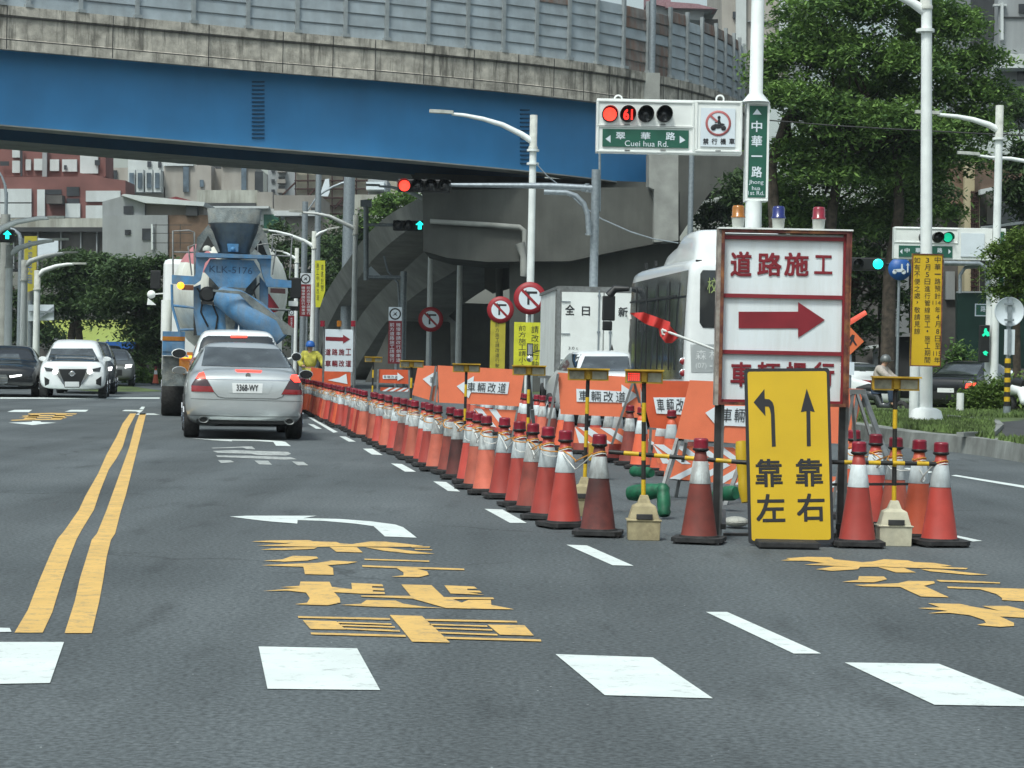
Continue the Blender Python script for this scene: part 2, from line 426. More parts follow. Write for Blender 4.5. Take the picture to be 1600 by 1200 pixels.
def carring(y, w_, zb, zs, wr, zt, dy=0.0):
    h = [(0, zb), (w_ * .80, zb), (w_ * .97, zb + .10), (w_, (zb + zs) / 2 + .03), (w_ * .975, zs), (wr + .02, zt - .05), (wr * .82, zt), (0, zt + .012)]
    r = [Vector((x, y, z)) for x, z in h] + [Vector((-x, y, z)) for x, z in h[-2:0:-1]]
    return r
def wheel(parent, x, y, r, wd, front=False):
    s = 1 if x > 0 else -1
    b = MB(); b.lathe([(r * .62, -wd / 2), (r * .93, -wd / 2), (r, -wd / 2 + .03), (r, wd / 2 - .03), (r * .93, wd / 2), (r * .62, wd / 2)], (x, y, r), 24, 0, 'x')
    t = b.build('wheel', ['rubber'], parent, origin=Vector((0, 0, 0)))
    b = MB(); b.lathe([(.02, s * wd * .42), (r * .25, s * wd * .40), (r * .6, s * wd * .46), (r * .64, s * wd * .3)], (x, y, r), 20, 0, 'x')
    for k in range(7):
        a = k * 2 * math.pi / 7
        b.bar((x + s * wd * .47, y, r), (x + s * wd * .47, y + math.cos(a) * r * .6, r + math.sin(a) * r * .6), .05, .02, 0)
    b.build('rim', ['chrome'], t, origin=Vector((0, 0, 0)))
    return t
# ================================================================== THE SETTING
def asphalt():
    m = bpy.data.materials.new('asphalt'); m.use_nodes = True
    t = m.node_tree; N = t.nodes; L = t.links; b = N['Principled BSDF']; b.inputs['Roughness'].default_value = .88
    b.inputs['Specular IOR Level'].default_value = .35
    tc = N.new('ShaderNodeTexCoord')
    def noise(sc, det=4, mapping=None):
        n = N.new('ShaderNodeTexNoise'); n.inputs['Scale'].default_value = sc; n.inputs['Detail'].default_value = det
        if mapping:
            mp = N.new('ShaderNodeMapping'); mp.inputs['Scale'].default_value = mapping; mp.inputs['Rotation'].default_value = (0, 0, -HEAD)
            L.new(tc.outputs['Object'], mp.inputs[0]); L.new(mp.outputs[0], n.inputs['Vector'])
        else: L.new(tc.outputs['Object'], n.inputs['Vector'])
        return n.outputs['Fac']
    def ramp(f, p0, c0, p1, c1):
        r = N.new('ShaderNodeValToRGB'); r.color_ramp.elements[0].position = p0; r.color_ramp.elements[1].position = p1
        r.color_ramp.elements[0].color = (*c0, 1); r.color_ramp.elements[1].color = (*c1, 1); L.new(f, r.inputs[0]); return r.outputs[0]
    def mix(kind, f, a, c):
        x = N.new('ShaderNodeMix'); x.data_type = 'RGBA'; x.blend_type = kind
        if hasattr(f, 'links'): L.new(f, x.inputs[0])
        else: x.inputs[0].default_value = f
        L.new(a, x.inputs[6]); L.new(c, x.inputs[7]); return x.outputs[2]
    base = ramp(noise(.35, 6), .3, (.078, .091, .097), .7, (.118, .134, .141))
    fine = ramp(noise(38, 6), .36, (.42, .42, .42), .66, (1.5, 1.5, 1.5))
    c = mix('MULTIPLY', .62, base, fine)
    lane = ramp(noise(1.0, 4, (1.1, .035, 1)), .35, (.74, .74, .74), .65, (1.16, 1.16, 1.16))
    c = mix('MULTIPLY', .8, c, lane)
    oil = ramp(noise(3.2, 6, (1.0, .22, 1)), .58, (1, 1, 1), .74, (.62, .62, .62))
    c = mix('MULTIPLY', .8, c, oil)
    # pale stone specks
    v = N.new('ShaderNodeTexVoronoi'); v.inputs['Scale'].default_value = 16; L.new(tc.outputs['Object'], v.inputs['Vector'])
    sp = ramp(v.outputs['Distance'], .035, (.42, .45, .45), .09, (0, 0, 0))
    ms = N.new('ShaderNodeTexNoise'); ms.inputs['Scale'].default_value = 5; L.new(tc.outputs['Object'], ms.inputs['Vector'])
    gate = ramp(ms.outputs['Fac'], .56, (0, 0, 0), .66, (1, 1, 1))
    c = mix('ADD', gate, c, sp)
    vc = N.new('ShaderNodeTexVoronoi'); vc.feature = 'DISTANCE_TO_EDGE'; vc.inputs['Scale'].default_value = .22
    wn = N.new('ShaderNodeTexNoise'); wn.inputs['Scale'].default_value = 1.2; wn.inputs['Detail'].default_value = 6; L.new(tc.outputs['Object'], wn.inputs['Vector'])
    wm = N.new('ShaderNodeMix'); wm.data_type = 'VECTOR'; wm.inputs[0].default_value = .25; L.new(tc.outputs['Object'], wm.inputs[4]); 
    sc_ = N.new('ShaderNodeVectorMath'); sc_.operation = 'MULTIPLY_ADD'; sc_.inputs[1].default_value = (1.4, 1.4, 0); L.new(wn.outputs['Color'], sc_.inputs[0]); L.new(tc.outputs['Object'], sc_.inputs[2]); L.new(sc_.outputs[0], vc.inputs['Vector'])
    ck = ramp(vc.outputs['Distance'], .0015, (.50, .50, .50), .006, (1, 1, 1))
    cm = ramp(noise(.28, 3), .52, (0, 0, 0), .60, (.8, .8, .8))
    c = mix('MULTIPLY', cm, c, ck)
    L.new(c, b.inputs['Base Color'])
    bp = N.new('ShaderNodeBump'); bp.inputs['Strength'].default_value = .55; bp.inputs['Distance'].default_value = .012
    L.new(noise(70, 3), bp.inputs['Height']); L.new(bp.outputs[0], b.inputs['Normal'])
    return m
M['asphalt'] = asphalt()
def paint(name, rgb, wear):
    m = mat(name, rgb, .65, var=.05, scale=2.5)
    t = m.node_tree; N = t.nodes; L = t.links; b = N['Principled BSDF']
    src = b.inputs['Base Color'].links[0].from_socket
    tc = N.new('ShaderNodeTexCoord'); n = N.new('ShaderNodeTexNoise'); n.inputs['Scale'].default_value = 9; n.inputs['Detail'].default_value = 9; n.inputs['Roughness'].default_value = .8
    L.new(tc.outputs['Object'], n.inputs['Vector'])
    r = N.new('ShaderNodeValToRGB'); r.color_ramp.elements[0].position = .60 - wear * .2; r.color_ramp.elements[1].position = .78 - wear * .2
    r.color_ramp.elements[0].color = (0, 0, 0, 1); r.color_ramp.elements[1].color = (.75, .75, .75, 1)
    L.new(n.outputs['Fac'], r.inputs[0])
    x = N.new('ShaderNodeMix'); x.data_type = 'RGBA'; L.new(r.outputs[0], x.inputs[0]); L.new(src, x.inputs[6]); x.inputs[7].default_value = (.12, .125, .125, 1)
    L.new(x.outputs[2], b.inputs['Base Color']); return m
M['paint_white'] = paint('paint_white', (.68, .74, .72), .32)
M['paint_yellow'] = paint('paint_yellow', (.70, .44, .13), .50)
M['paint_worn'] = paint('paint_worn', (.55, .58, .56), 1.0)
dm('earth', (.09, .10, .05), .95, var=.3, scale=2)
dm('grass_green', (.085, .125, .035), .9, var=.35, scale=1.2)
dm('grass_blade', (.11, .17, .045), .8, var=.35, scale=1.5)

b = MB(); b.poly([(-900, -40, -.02), (900, -40, -.02), (900, 1800, -.02), (-900, 1800, -.02)]); struct(b, 'ground', ['earth'])
b = MB(); b.poly([(-70, -20, 0), (60, -20, 0), (60, 420, 0), (-120, 420, 0)]); struct(b, 'road', ['asphalt'])

def marking(name, polys, m, z=.004):
    b = MB()
    for p in polys: b.poly([G(x, y, z) for x, y in p])
    bm = bmesh.new(); o = struct(b, name, [m])
    bm.from_mesh(o.data); bmesh.ops.triangulate(bm, faces=bm.faces)
    for f in bm.faces:
        if f.normal.z < 0: f.normal_flip()
    bm.to_mesh(o.data); bm.free(); return o
for i, p in enumerate([[(-40, 1003), (100, 1003), (78, 1067), (-40, 1069)], [(404, 1010), (558, 1013), (594, 1078), (418, 1076)],
          [(868, 1022), (1020, 1027), (1114, 1091), (945, 1086)], [(1320, 1035), (1467, 1037), (1640, 1104), (1460, 1101)], [(-30, 980), (15, 981), (18, 987), (-30, 988)]]):
    marking('crossing_stripe_marking', [p], 'paint_white')
dash = [[(1103, 956), (1136, 956), (1283, 1021), (1240, 1021)], [(885, 851), (917, 852), (990, 884), (957, 883)], [(757, 795), (785, 796), (823, 817), (797, 817)],
        [(677, 752), (697, 753), (719, 768), (700, 767)], [(611, 724), (628, 725), (650, 737), (633, 737)], [(567, 701), (582, 701), (598, 711), (581, 710)],
        [(530, 681.5), (540, 682), (556, 690), (545, 690)], [(481, 652), (486, 652), (528, 675), (521, 676)], [(481, 662), (490, 663), (503, 670), (494, 670)],
        [(1485, 837), (1497, 837), (1535, 845), (1520, 846)]]
for p in dash: marking('lane_dash_marking', [p], 'paint_white')
marking('lane_line_marking', [[(1322, 716), (1326, 715), (1340, 718), (1336, 720)], [(1410, 731.5), (1418, 731), (1460, 737.5), (1452, 739)], [(1486, 743), (1494, 742), (1640, 765), (1640, 769)]], 'paint_white')
k3 = lambda q: zz(q, 0, 620, 3)
marking('centre_line_marking', [k3([(68, 1105), (130, 1000), (180, 870), (235, 740), (270, 665), (300, 630), (370, 530), (400, 465), (460, 360), (500, 270), (545, 190), (575, 125), (610, 78), (638, 78), (600, 150), (575, 235), (545, 290), (510, 340), (470, 440), (440, 530), (385, 620), (360, 665), (330, 740), (290, 860), (245, 1010), (200, 1105)]),
        k3([(303, 1107), (350, 960), (375, 850), (400, 770), (430, 670), (455, 640), (500, 530), (525, 460), (565, 350), (605, 240), (635, 130), (655, 78), (685, 78), (655, 200), (630, 300), (590, 460), (565, 540), (540, 640), (520, 670), (500, 750), (485, 850), (465, 960), (430, 1107)])], 'paint_yellow')
k4 = lambda q: zz(q, 280, 660, 4)
marking('turn_arrow_marking', [k4([(315, 588), (430, 583), (860, 583), (775, 598), (1000, 603), (1200, 618), (1350, 638), (1400, 655), (1485, 720), (1285, 712), (1215, 648), (1100, 632), (900, 615), (740, 610), (738, 632), (560, 618), (430, 603)])], 'paint_white')
marking('turn_arrow_marking', [k4([(80, 99), (330, 103), (430, 106), (560, 112), (640, 117), (665, 122), (698, 148), (605, 146), (588, 122), (480, 116), (330, 113), (330, 118), (200, 110)])], 'paint_white')
marking('worn_lettering_marking', [k4([(200, 158), (330, 154), (400, 150), (455, 150), (475, 167), (420, 165), (400, 158), (210, 162)]), k4([(210, 178), (330, 173), (680, 184), (700, 196), (670, 206), (500, 205), (450, 196), (240, 190)]),
        k4([(230, 206), (440, 208), (700, 218), (735, 230), (640, 232), (460, 224), (240, 216)]), k4([(243, 236), (320, 236), (345, 248), (262, 254)]), k4([(470, 238), (555, 239), (580, 264), (500, 262)]), k4([(705, 244), (775, 246), (808, 268), (740, 268)])], 'paint_worn')
kl = lambda q: zz(q, 340, 770, 2.857)
def qb(u0, v0, u1, v1, t): return [(u0, v0), (u1, v1), (u1 + t * .4, v1 + t), (u0 + t * .3, v0 + t)]
L_ = [[(150, 217), (240, 212), (410, 211), (425, 216), (530, 219), (548, 226), (600, 229), (680, 217), (750, 218), (830, 226), (920, 237), (850, 241), (700, 240), (560, 239), (430, 241), (300, 238), (175, 235), (250, 231), (330, 226), (240, 221)],
      [(190, 253), (250, 248), (350, 243), (445, 243), (430, 250), (300, 255)], [(500, 241), (620, 241), (648, 266), (530, 263)], [(660, 243), (760, 245), (850, 257), (970, 272), (860, 271), (740, 258)],
      [(860, 240), (950, 240), (945, 244), (870, 244)], [(880, 250), (960, 253), (955, 256), (880, 254)],
      [(205, 303), (290, 297), (335, 281), (440, 284), (450, 292), (400, 302), (300, 307)],
      [(195, 323), (350, 316), (450, 312), (510, 302), (625, 308), (580, 316), (490, 323), (515, 335), (518, 366), (390, 363), (383, 330), (300, 327)],
      [(655, 294), (945, 302), (945, 308), (657, 299)], [(645, 323), (1100, 338), (1102, 345), (890, 339), (935, 350), (943, 365), (900, 376), (775, 374), (830, 368), (830, 355), (800, 336), (647, 330)],
      [(278, 421), (365, 415), (370, 396), (500, 397), (510, 420), (600, 430), (597, 402), (735, 408), (740, 418), (690, 416), (690, 424), (742, 426), (745, 436), (695, 434), (692, 441), (745, 443), (748, 452), (640, 450), (520, 443), (545, 470), (548, 490), (490, 502), (345, 497), (400, 490), (412, 470), (395, 445), (310, 436), (203, 438), (300, 430), (365, 424)],
      [(640, 458), (862, 460), (820, 409), (955, 412), (1010, 465), (1230, 467), (1235, 475), (1050, 474), (1090, 490), (1120, 478), (1220, 478), (1222, 500), (1325, 520), (1200, 518), (1020, 514), (870, 472), (640, 463)],
      [(1012, 413), (1145, 418), (1160, 428), (1115, 428), (1115, 434), (1170, 437), (1180, 445), (1120, 444), (1190, 455), (1040, 449)],
      [(545, 500), (640, 495), (665, 478), (795, 481), (830, 495), (920, 508), (1015, 514), (860, 512), (700, 508)],
      [(768, 545), (912, 549), (945, 580), (1038, 668), (868, 664), (820, 605)],
      qb(358, 550, 768, 559, 8), qb(930, 563, 1335, 571, 8), [(380, 568), (530, 573), (572, 610), (415, 608)], [(1205, 588), (1370, 591), (1412, 637), (1260, 633)],
      qb(536, 575, 775, 583, 6), qb(945, 584, 1203, 592, 6), qb(550, 588, 790, 596, 6), qb(965, 600, 1225, 609, 6), qb(566, 602, 812, 613, 7), qb(985, 620, 1248, 630, 7), qb(415, 623, 838, 634, 9), qb(1010, 642, 1442, 654, 9)]
marking('lane_lettering_marking', [kl(p) for p in L_], 'paint_yellow', .005)
kr = lambda q: zz(q, 1100, 820, 3.2)
R_ = [[(383, 178), (430, 172), (410, 167), (520, 160), (635, 162), (650, 172), (790, 186), (840, 184), (900, 172), (1020, 178), (1050, 186), (1150, 190), (1240, 205), (1180, 208), (1320, 216), (1310, 222), (1130, 217), (1010, 214), (900, 209), (760, 210), (500, 198), (600, 191), (520, 180)],
      [(560, 222), (650, 208), (780, 210), (770, 222), (640, 230)], [(870, 211), (1000, 215), (1060, 238), (960, 238)], [(1080, 220), (1200, 225), (1425, 250), (1330, 250), (1130, 232)],
      [(690, 285), (770, 275), (775, 257), (900, 258), (915, 272), (850, 287)], [(750, 300), (970, 292), (1020, 280), (1150, 282), (1155, 292), (1100, 305), (1225, 362), (1085, 358), (980, 310), (800, 307)],
      [(1160, 275), (1330, 280), (1480, 288), (1480, 293), (1180, 284)], [(1215, 308), (1790, 326), (1790, 334), (1640, 330), (1690, 372), (1640, 384), (1490, 376), (1490, 365), (1460, 345), (1380, 322), (1220, 316)],
      [(1070, 416), (1180, 412), (1120, 392), (1280, 395), (1360, 412), (1480, 430), (1390, 405), (1520, 405), (1600, 425), (1700, 445), (1700, 470), (1560, 462), (1480, 458), (1550, 490), (1550, 505), (1480, 510), (1365, 500), (1410, 490), (1400, 475), (1330, 452), (1230, 440), (1120, 442), (1220, 430), (1180, 425)]]
marking('lane_lettering_marking', [kr(p) for p in R_], 'paint_yellow', .005)
kz = lambda q: zz(q, 0, 480, 5.333)
for p in [[(60, 872), (120, 855), (268, 855), (240, 874)], [(540, 870), (590, 855), (738, 855), (715, 870)], [(1015, 865), (1040, 855), (1195, 857), (1165, 880), (1130, 868)], [(1160, 850), (1180, 828), (1208, 830), (1195, 852)]]:
    marking('crossing_stripe_marking', [kz(p)], 'paint_white')
marking('lane_lettering_marking', [kz(p) for p in [[(240, 885), (430, 880), (645, 886), (630, 893), (400, 890), (230, 892)], [(180, 905), (280, 898), (600, 900), (610, 906), (330, 909), (200, 912)], [(150, 918), (300, 914), (560, 918), (540, 925), (300, 922)], [(85, 940), (280, 930), (520, 932), (500, 938), (280, 940), (100, 945)], [(260, 890), (340, 890), (290, 935), (190, 935)], [(470, 890), (560, 890), (520, 932), (420, 932)]]], 'paint_yellow')
marking('turn_arrow_marking', [kz([(70, 962), (200, 958), (265, 955), (270, 948), (335, 950), (345, 958), (470, 962), (330, 975), (270, 982), (220, 976)])], 'paint_white')
marking('stop_line_marking', [kz([(0, 752), (1330, 752), (1330, 762), (0, 762)])], 'paint_white')
marking('stop_line_marking', [[(216, 646), (240, 646), (250, 648), (212, 648)]], 'paint_white')

# --- grass island beyond the kerb on the right
KZ = .26
kerb_face = [(1240, 671), (1300, 679), (1340, 686), (1420, 700), (1488, 706), (1540, 713), (1600, 723), (1700, 738)]
kp = [G(x, y) for x, y in kerb_face]
b = MB()
n = len(kp)
off = Vector((.40, .06, 0))
for i in range(n - 1):
    a, c = kp[i], kp[i + 1]
    b.add([a, c, c + Vector((.03, 0, KZ)), a + Vector((.03, 0, KZ)), c + off + Vector((0, 0, KZ)), a + off + Vector((0, 0, KZ))], [(0, 1, 2, 3), (3, 2, 4, 5)])
struct(b, 'kerb', ['kerb'])
a0 = G(1240, 668); 
gp = [p + off + Vector((0, 0, KZ - .01)) for p in kp]
far = [Vector((p.x + 3.6, p.y + 26, KZ - .01)) for p in gp[::-1]]
b = MB(); b.poly(gp + [Vector((14, 31, KZ - .01)), Vector((17, 56, KZ - .01)), Vector((-1.0, 78, KZ - .01))]); struct(b, 'grass_island_ground', ['grass_green'])
b = MB(); b.poly([G(x, y, KZ + .004) for x, y in [(1566, 682), (1566, 668), (1558, 660), (1600, 656), (1720, 660), (1720, 700), (1600, 690)]]); struct(b, 'island_path', ['asphalt_dark'])
b = MB()
q = [G(x, y, KZ + .004) for x, y in [(1500, 682), (1550, 680), (1563, 668), (1556, 661), (1500, 655), (1478, 653)]]
for i in range(len(q) - 1): b.bar(q[i] + Vector((0, 0, .03)), q[i + 1] + Vector((0, 0, .03)), .12, .07)
struct(b, 'path_kerb', ['kerb'])
# grass blades over the island
rs = np.random.RandomState(3); vs = []; fs = []
while len(fs) < 16000:
    x, y = rs.uniform(1325, 1660), rs.uniform(644, 705)
    p = G(x, y, KZ)
    xr = np.interp(x, [c[0] for c in kerb_face], [c[1] for c in kerb_face])
    if y > xr - 29: continue
    if (1552 < x and 655 < y < 681 + (x - 1500) * .1) or (1478 < x and 652.5 < y < 656.5): continue
    h = rs.uniform(.05, .13); a = rs.uniform(0, 6.28); d = Vector((math.cos(a), math.sin(a), 0)) * .03; l = Vector((rs.uniform(-.05, .05), rs.uniform(-.05, .05), h))
    o = len(vs); vs += [p - d, p + d, p + l]; fs.append((o, o + 1, o + 2))
b = MB(); b.add(vs, fs); o = b.build('grass', ['grass_blade']); tag(o, 'rough green grass growing on the kerbed island right of the road', 'grass', kind='stuff')

# ================================================================== FLYOVER
tab = [(-38, 69.5), (-28.5, 74.6), (-18.8, 80), (-10, 84.7), (-5.1, 87.0), (0, 90.0), (3.54, 92.7), (5.9, 95.4), (7.84, 98.2), (9.48, 101.4), (10.9, 105.5), (11.6, 110), (11.7, 115), (11.0, 122)]
def catmull(t, n):
    o = []
    for i in range(1, len(t) - 2):
        p = [Vector((*q, 0)) for q in t[i - 1:i + 3]]
        for k in range(n):
            s = k / n; o.append(.5 * ((2 * p[1]) + (p[2] - p[0]) * s + (2 * p[0] - 5 * p[1] + 4 * p[2] - p[3]) * s * s + (3 * p[1] - p[0] - 3 * p[2] + p[3]) * s ** 3))
    o.append(Vector((*t[-2], 0))); return o
PATH = catmull(tab, 8)
def normals(path):
    r = []
    for i in range(len(path)):
        d = (path[min(i + 1, len(path) - 1)] - path[max(0, i - 1)]).normalized(); r.append(Vector((-d.y, d.x, 0)))
    return r
NRM = normals(PATH)
def sweep(mb, path, nr, sec, m=0, ms=None, closed=True):
    "sec: list of (offset, z) or function(i)"
    n = None
    vs = []
    for i, (p, q) in enumerate(zip(path, nr)):
        s = sec(p) if callable(sec) else sec
        n = len(s); vs += [p + q * a + Vector((0, 0, z)) for a, z in s]
    fs = []
    base = len(mb.v); mb.v += vs
    for i in range(len(path) - 1):
        for k in range(n if closed else n - 1):
            a, c = base + i * n + k, base + i * n + (k + 1) % n
            mb.f.append((a, c, c + n, a + n)); mb.m.append(ms[k] if ms else m); mb.sm.append(False)
    mb.f.append(tuple(base + k for k in range(n))); mb.m.append(m); mb.sm.append(False)
    mb.f.append(tuple(base + (len(path) - 1) * n + k for k in range(n))[::-1]); mb.m.append(m); mb.sm.append(False)
ZB, ZW, ZG = 12.36, 13.98, 9.7
fly = thing('flyover', 'curved flyover with blue steel girder, stained concrete parapet and grey noise barrier', 'flyover', (0, 90, 0))
b = MB(); sweep(b, PATH, NRM, [(0, ZB), (0, ZB + .38), (.06, ZB + .42), (.06, ZW - .38), (0, ZW - .34), (0, ZW), (.35, ZW), (.35, ZB + .6), (2.4, ZB + .5), (2.4, ZB + .30), (.25, ZB)]); # joints and grooves of the parapet
for i in range(2, len(PATH) - 4, 3):
    p, q = PATH[i], NRM[i]; d = Vector((q.y, -q.x, 0))
    b.box(p - q * .004 + Vector((0, 0, (ZB + ZW) / 2)), (.03, .012, ZW - ZB - .04), 1, rz=math.atan2(d.y, d.x))
for zj in (ZB + .36, ZW - .42): sweep(b, PATH, NRM, [(-.006, zj), (-.006, zj + .03), (.07, zj + .03), (.07, zj)], 1)
b.build('parapet', ['concrete', 'dark_metal'], fly)
GI = max(i for i, p in enumerate(PATH) if p.x < 6.9)
gp_, gn_ = PATH[:GI + 1], NRM[:GI + 1]
zg = lambda p: 9.7 - .5 * min(1, max(0, (p.x + 18.8) / 25))
b = MB(); sweep(b, gp_, gn_, lambda p: [(1.0, zg(p)), (1.0, ZB + .36), (2.0, ZB + .36), (2.0, zg(p))], 0, [0, 0, 0, 1])
o = b.build('steel_girder', ['girder_blue', 'grey_metal'], fly)
b = MB(); sweep(b, gp_, gn_, lambda p: [(.93, zg(p) - .05), (.93, zg(p)), (2.07, zg(p)), (2.07, zg(p) - .05)]); b.build('girder_flange', ['concrete_plain'], fly)
b = MB(); sweep(b, gp_, gn_, lambda p: [(6.6, zg(p)), (6.6, ZB + .42), (10.2, ZB + .42), (10.2, zg(p))], 0, [0, 0, 0, 1]); b.build('inner_girder', ['girder_navy', 'concrete_plain'], fly)  # inner web in navy: shade under the deck put into the colour
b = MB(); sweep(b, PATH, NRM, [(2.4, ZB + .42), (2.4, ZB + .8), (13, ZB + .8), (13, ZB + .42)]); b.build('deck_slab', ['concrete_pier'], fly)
b = MB(); sweep(b, PATH, NRM, [(13, ZB), (13, ZW), (13.3, ZW), (13.3, ZB)]); b.build('far_parapet', ['concrete'], fly)
# access ladders: rows of short rungs painted on the blue girder
for (lx0, lx1, ly0, ly1, nr_) in ((394, 413, 128, 215, 15), (813, 827, 172, 255, 14)):
    b = MB()
    for k in range(nr_):
        y = ly0 + (ly1 - ly0) * k / (nr_ - 1)
        pts = []
        for x in (lx0, lx1):
            d = ray(x, y)
            for i in range(len(gp_) - 1):
                a = gp_[i] + gn_[i] * .97; c = gp_[i + 1] + gn_[i + 1] * .97
                # intersect in plan
                den = d.x * (c.y - a.y) - d.y * (c.x - a.x)
                if abs(den) < 1e-9: continue
                t = (a.x * (c.y - a.y) - a.y * (c.x - a.x)) / den
                s_ = ((d.x * t - a.x) * (c.x - a.x) + (d.y * t - a.y) * (c.y - a.y)) / ((c - a).length_squared)
                if 0 <= s_ < 1: pts.append(CO + d * t); break
        if len(pts) == 2: b.bar(pts[0], pts[1], .07, .05)
    b.build('ladder', ['girder_navy'], fly)
# noise barrier: posts and stacked panels
posts_px = [-90, -2, 40, 122, 210, 298, 383, 460, 535, 600, 665, 727, 783, 835, 886, 930, 972, 1010, 1045, 1072, 1095, 1117, 1132, 1145, 1154, 1161]
def path_at_px(x):
    best = None
    for i in range(len(PATH) - 1):
        a, c = PATH[i], PATH[i + 1]
        ta, tb = a.x * F / a.y + 800, c.x * F / c.y + 800
        if ta <= x < tb: s_ = (x - ta) / (tb - ta); return a.lerp(c, s_), NRM[i]
    return None
pp = [path_at_px(x - 4) for x in posts_px]; pp = [p for p in pp if p]
for i in range(len(PATH) - 22, len(PATH), 3):
    if PATH[i].y > 108: pp.append((PATH[i], NRM[i]))
HB = 3.05
bw = MB()
rnd = random.Random(5)
for i, (p, q) in enumerate(pp):
    ang = math.atan2(-q.x, q.y)
    bp_ = MB(); bp_.box(p + q * .18 + Vector((0, 0, ZW + HB / 2 + .05)), (.14, .16, HB + .12), rz=ang)
    bp_.box(p + q * .14 + Vector((0, 0, ZW + .06)), (.3, .34, .12), rz=ang); bp_.build('barrier_post', ['barrier_post'], fly)
    br = MB()
    if i + 1 < len(pp):
        p2, q2 = pp[i + 1]
        a, c = p + q * .2, p2 + q2 * .2
        nrow = 6
        hh = HB - (.25 if rnd.random() < .3 else 0)
        for k in range(nrow):
            z0, z1 = ZW + hh * k / nrow, ZW + hh * (k + 1) / nrow - .035
            tl = q * .05
            tgt = br if (k == nrow - 1 and p.x > -6 and rnd.random() < .75) or (4.4 < p.x < 5.9 and k != 3) else bw
            tgt.add([a + Vector((0, 0, z0)), c + Vector((0, 0, z0)), c + tl + Vector((0, 0, z1)), a + tl + Vector((0, 0, z1)), a + tl * 2.2 + Vector((0, 0, z1 + .03)), c + tl * 2.2 + Vector((0, 0, z1 + .03))], [(0, 1, 2, 3), (3, 2, 5, 4)])
            tgt.add([a + q * .12 + Vector((0, 0, z0)), c + q * .12 + Vector((0, 0, z0)), c + q * .12 + Vector((0, 0, z1 + .03)), a + q * .12 + Vector((0, 0, z1 + .03))], [(3, 2, 1, 0)])
        if br.f: br.build('rusty_barrier_panel', ['barrier_rust'], fly)['label'] = 'rust-streaked panel of the noise barrier'
b = bw.build('noise_barrier_panel', ['barrier_panel'], fly)
# lamp mast on the parapet
b = MB(); p, q = path_at_px(1008); b.cyl(p + q * .0 + Vector((0, 0, ZW - .9)), p + Vector((0, 0, ZW + 9)), .16, .11, 12); b.box(p + Vector((0, -.1, ZW - .8)), (.7, .5, 1.6), 1); b.build('deck_lamp_mast', ['galv', 'concrete_plain'], fly)

# hammerhead pier under the right end
def prism_px(mb, pts, D, depth, m=0): 
    q = [P(x, y, D) for x, y in pts]; mb.prism(q, (0, depth, 0), m)
pier = thing('bridge_pier', 'dark concrete hammerhead pier carrying the right end of the blue flyover', 'bridge pier', P(930, 600, 92))
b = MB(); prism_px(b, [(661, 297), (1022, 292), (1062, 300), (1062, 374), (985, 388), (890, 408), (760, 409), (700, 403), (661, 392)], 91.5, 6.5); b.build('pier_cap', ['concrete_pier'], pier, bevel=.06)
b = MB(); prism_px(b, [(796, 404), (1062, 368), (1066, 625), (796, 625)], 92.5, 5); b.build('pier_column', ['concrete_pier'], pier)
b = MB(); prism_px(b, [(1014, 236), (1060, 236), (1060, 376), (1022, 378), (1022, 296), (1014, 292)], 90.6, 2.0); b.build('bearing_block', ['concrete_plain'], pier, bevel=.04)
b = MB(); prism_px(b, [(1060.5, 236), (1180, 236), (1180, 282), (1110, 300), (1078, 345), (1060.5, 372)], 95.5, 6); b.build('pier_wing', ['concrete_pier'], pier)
b = MB(); pts = [P(x, y, 91.3) for x, y in [(672, 346), (760, 351), (812, 355), (819, 360), (820, 398)]]; b.tube(pts, .11, 8)
b.tube([P(x, y, 91.2) for x, y in [(812, 380), (818, 400), (820, 420), (818, 432)]], [.22, .14, .2, .14], 8); b.build('drain_pipe', ['concrete_plain'], pier)
# the far end of the flyover's own bearing area, between cap and girders
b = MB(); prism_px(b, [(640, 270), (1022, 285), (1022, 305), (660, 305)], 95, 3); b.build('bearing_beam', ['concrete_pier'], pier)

def ramp(name, label, rows, width, th=.5):
    t = thing(name, label, 'ramp', P(rows[-1][0], 600, rows[-1][4]))
    tw = []
    for i in range(len(rows) - 1):
        p0, p1, p2, p3 = rows[max(0, i - 1)], rows[i], rows[i + 1], rows[min(len(rows) - 1, i + 2)]
        for k in range(5): s_ = k / 5; tw.append([.5 * (2 * b1 + (c1 - a1) * s_ + (2 * a1 - 5 * b1 + 4 * c1 - d1) * s_ * s_ + (3 * b1 - a1 - 3 * c1 + d1) * s_ ** 3) for a1, b1, c1, d1 in zip(p0, p1, p2, p3)])
    rows = tw + [rows[-1]]
    T = [P(r[0], r[1], r[4]) for r in rows]; B_ = [P(r[2], r[3], r[4]) for r in rows]
    W = Vector((width, 0, 0)); b = MB(); n = len(rows)
    vs = T + B_ + [p + W for p in B_] + [p + W for p in T]
    fs = []
    for i in range(n - 1):
        for k in range(4):
            a = k * n + i; c = ((k + 1) % 4) * n + i; fs.append((a, c, c + 1, a + 1))
    fs.append((0, n, 2 * n, 3 * n)); fs.append((n - 1, 2 * n - 1, 3 * n - 1, 4 * n - 1))
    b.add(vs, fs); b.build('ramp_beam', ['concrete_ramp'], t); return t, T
t, T = ramp('descending_ramp', 'weathered concrete ramp curving down beside the pier toward the small trees', [(680, 290, 680, 330, 98), (650, 312, 656, 347, 101), (606, 337, 622, 370, 108), (569, 372, 588, 400, 115), (544, 406, 562, 432, 121), (522, 437, 537, 464, 127), (506, 466, 520, 494, 133), (495, 500, 507, 524, 139), (490, 537, 499, 562, 146), (486, 585, 494, 602, 152)], 7.0)
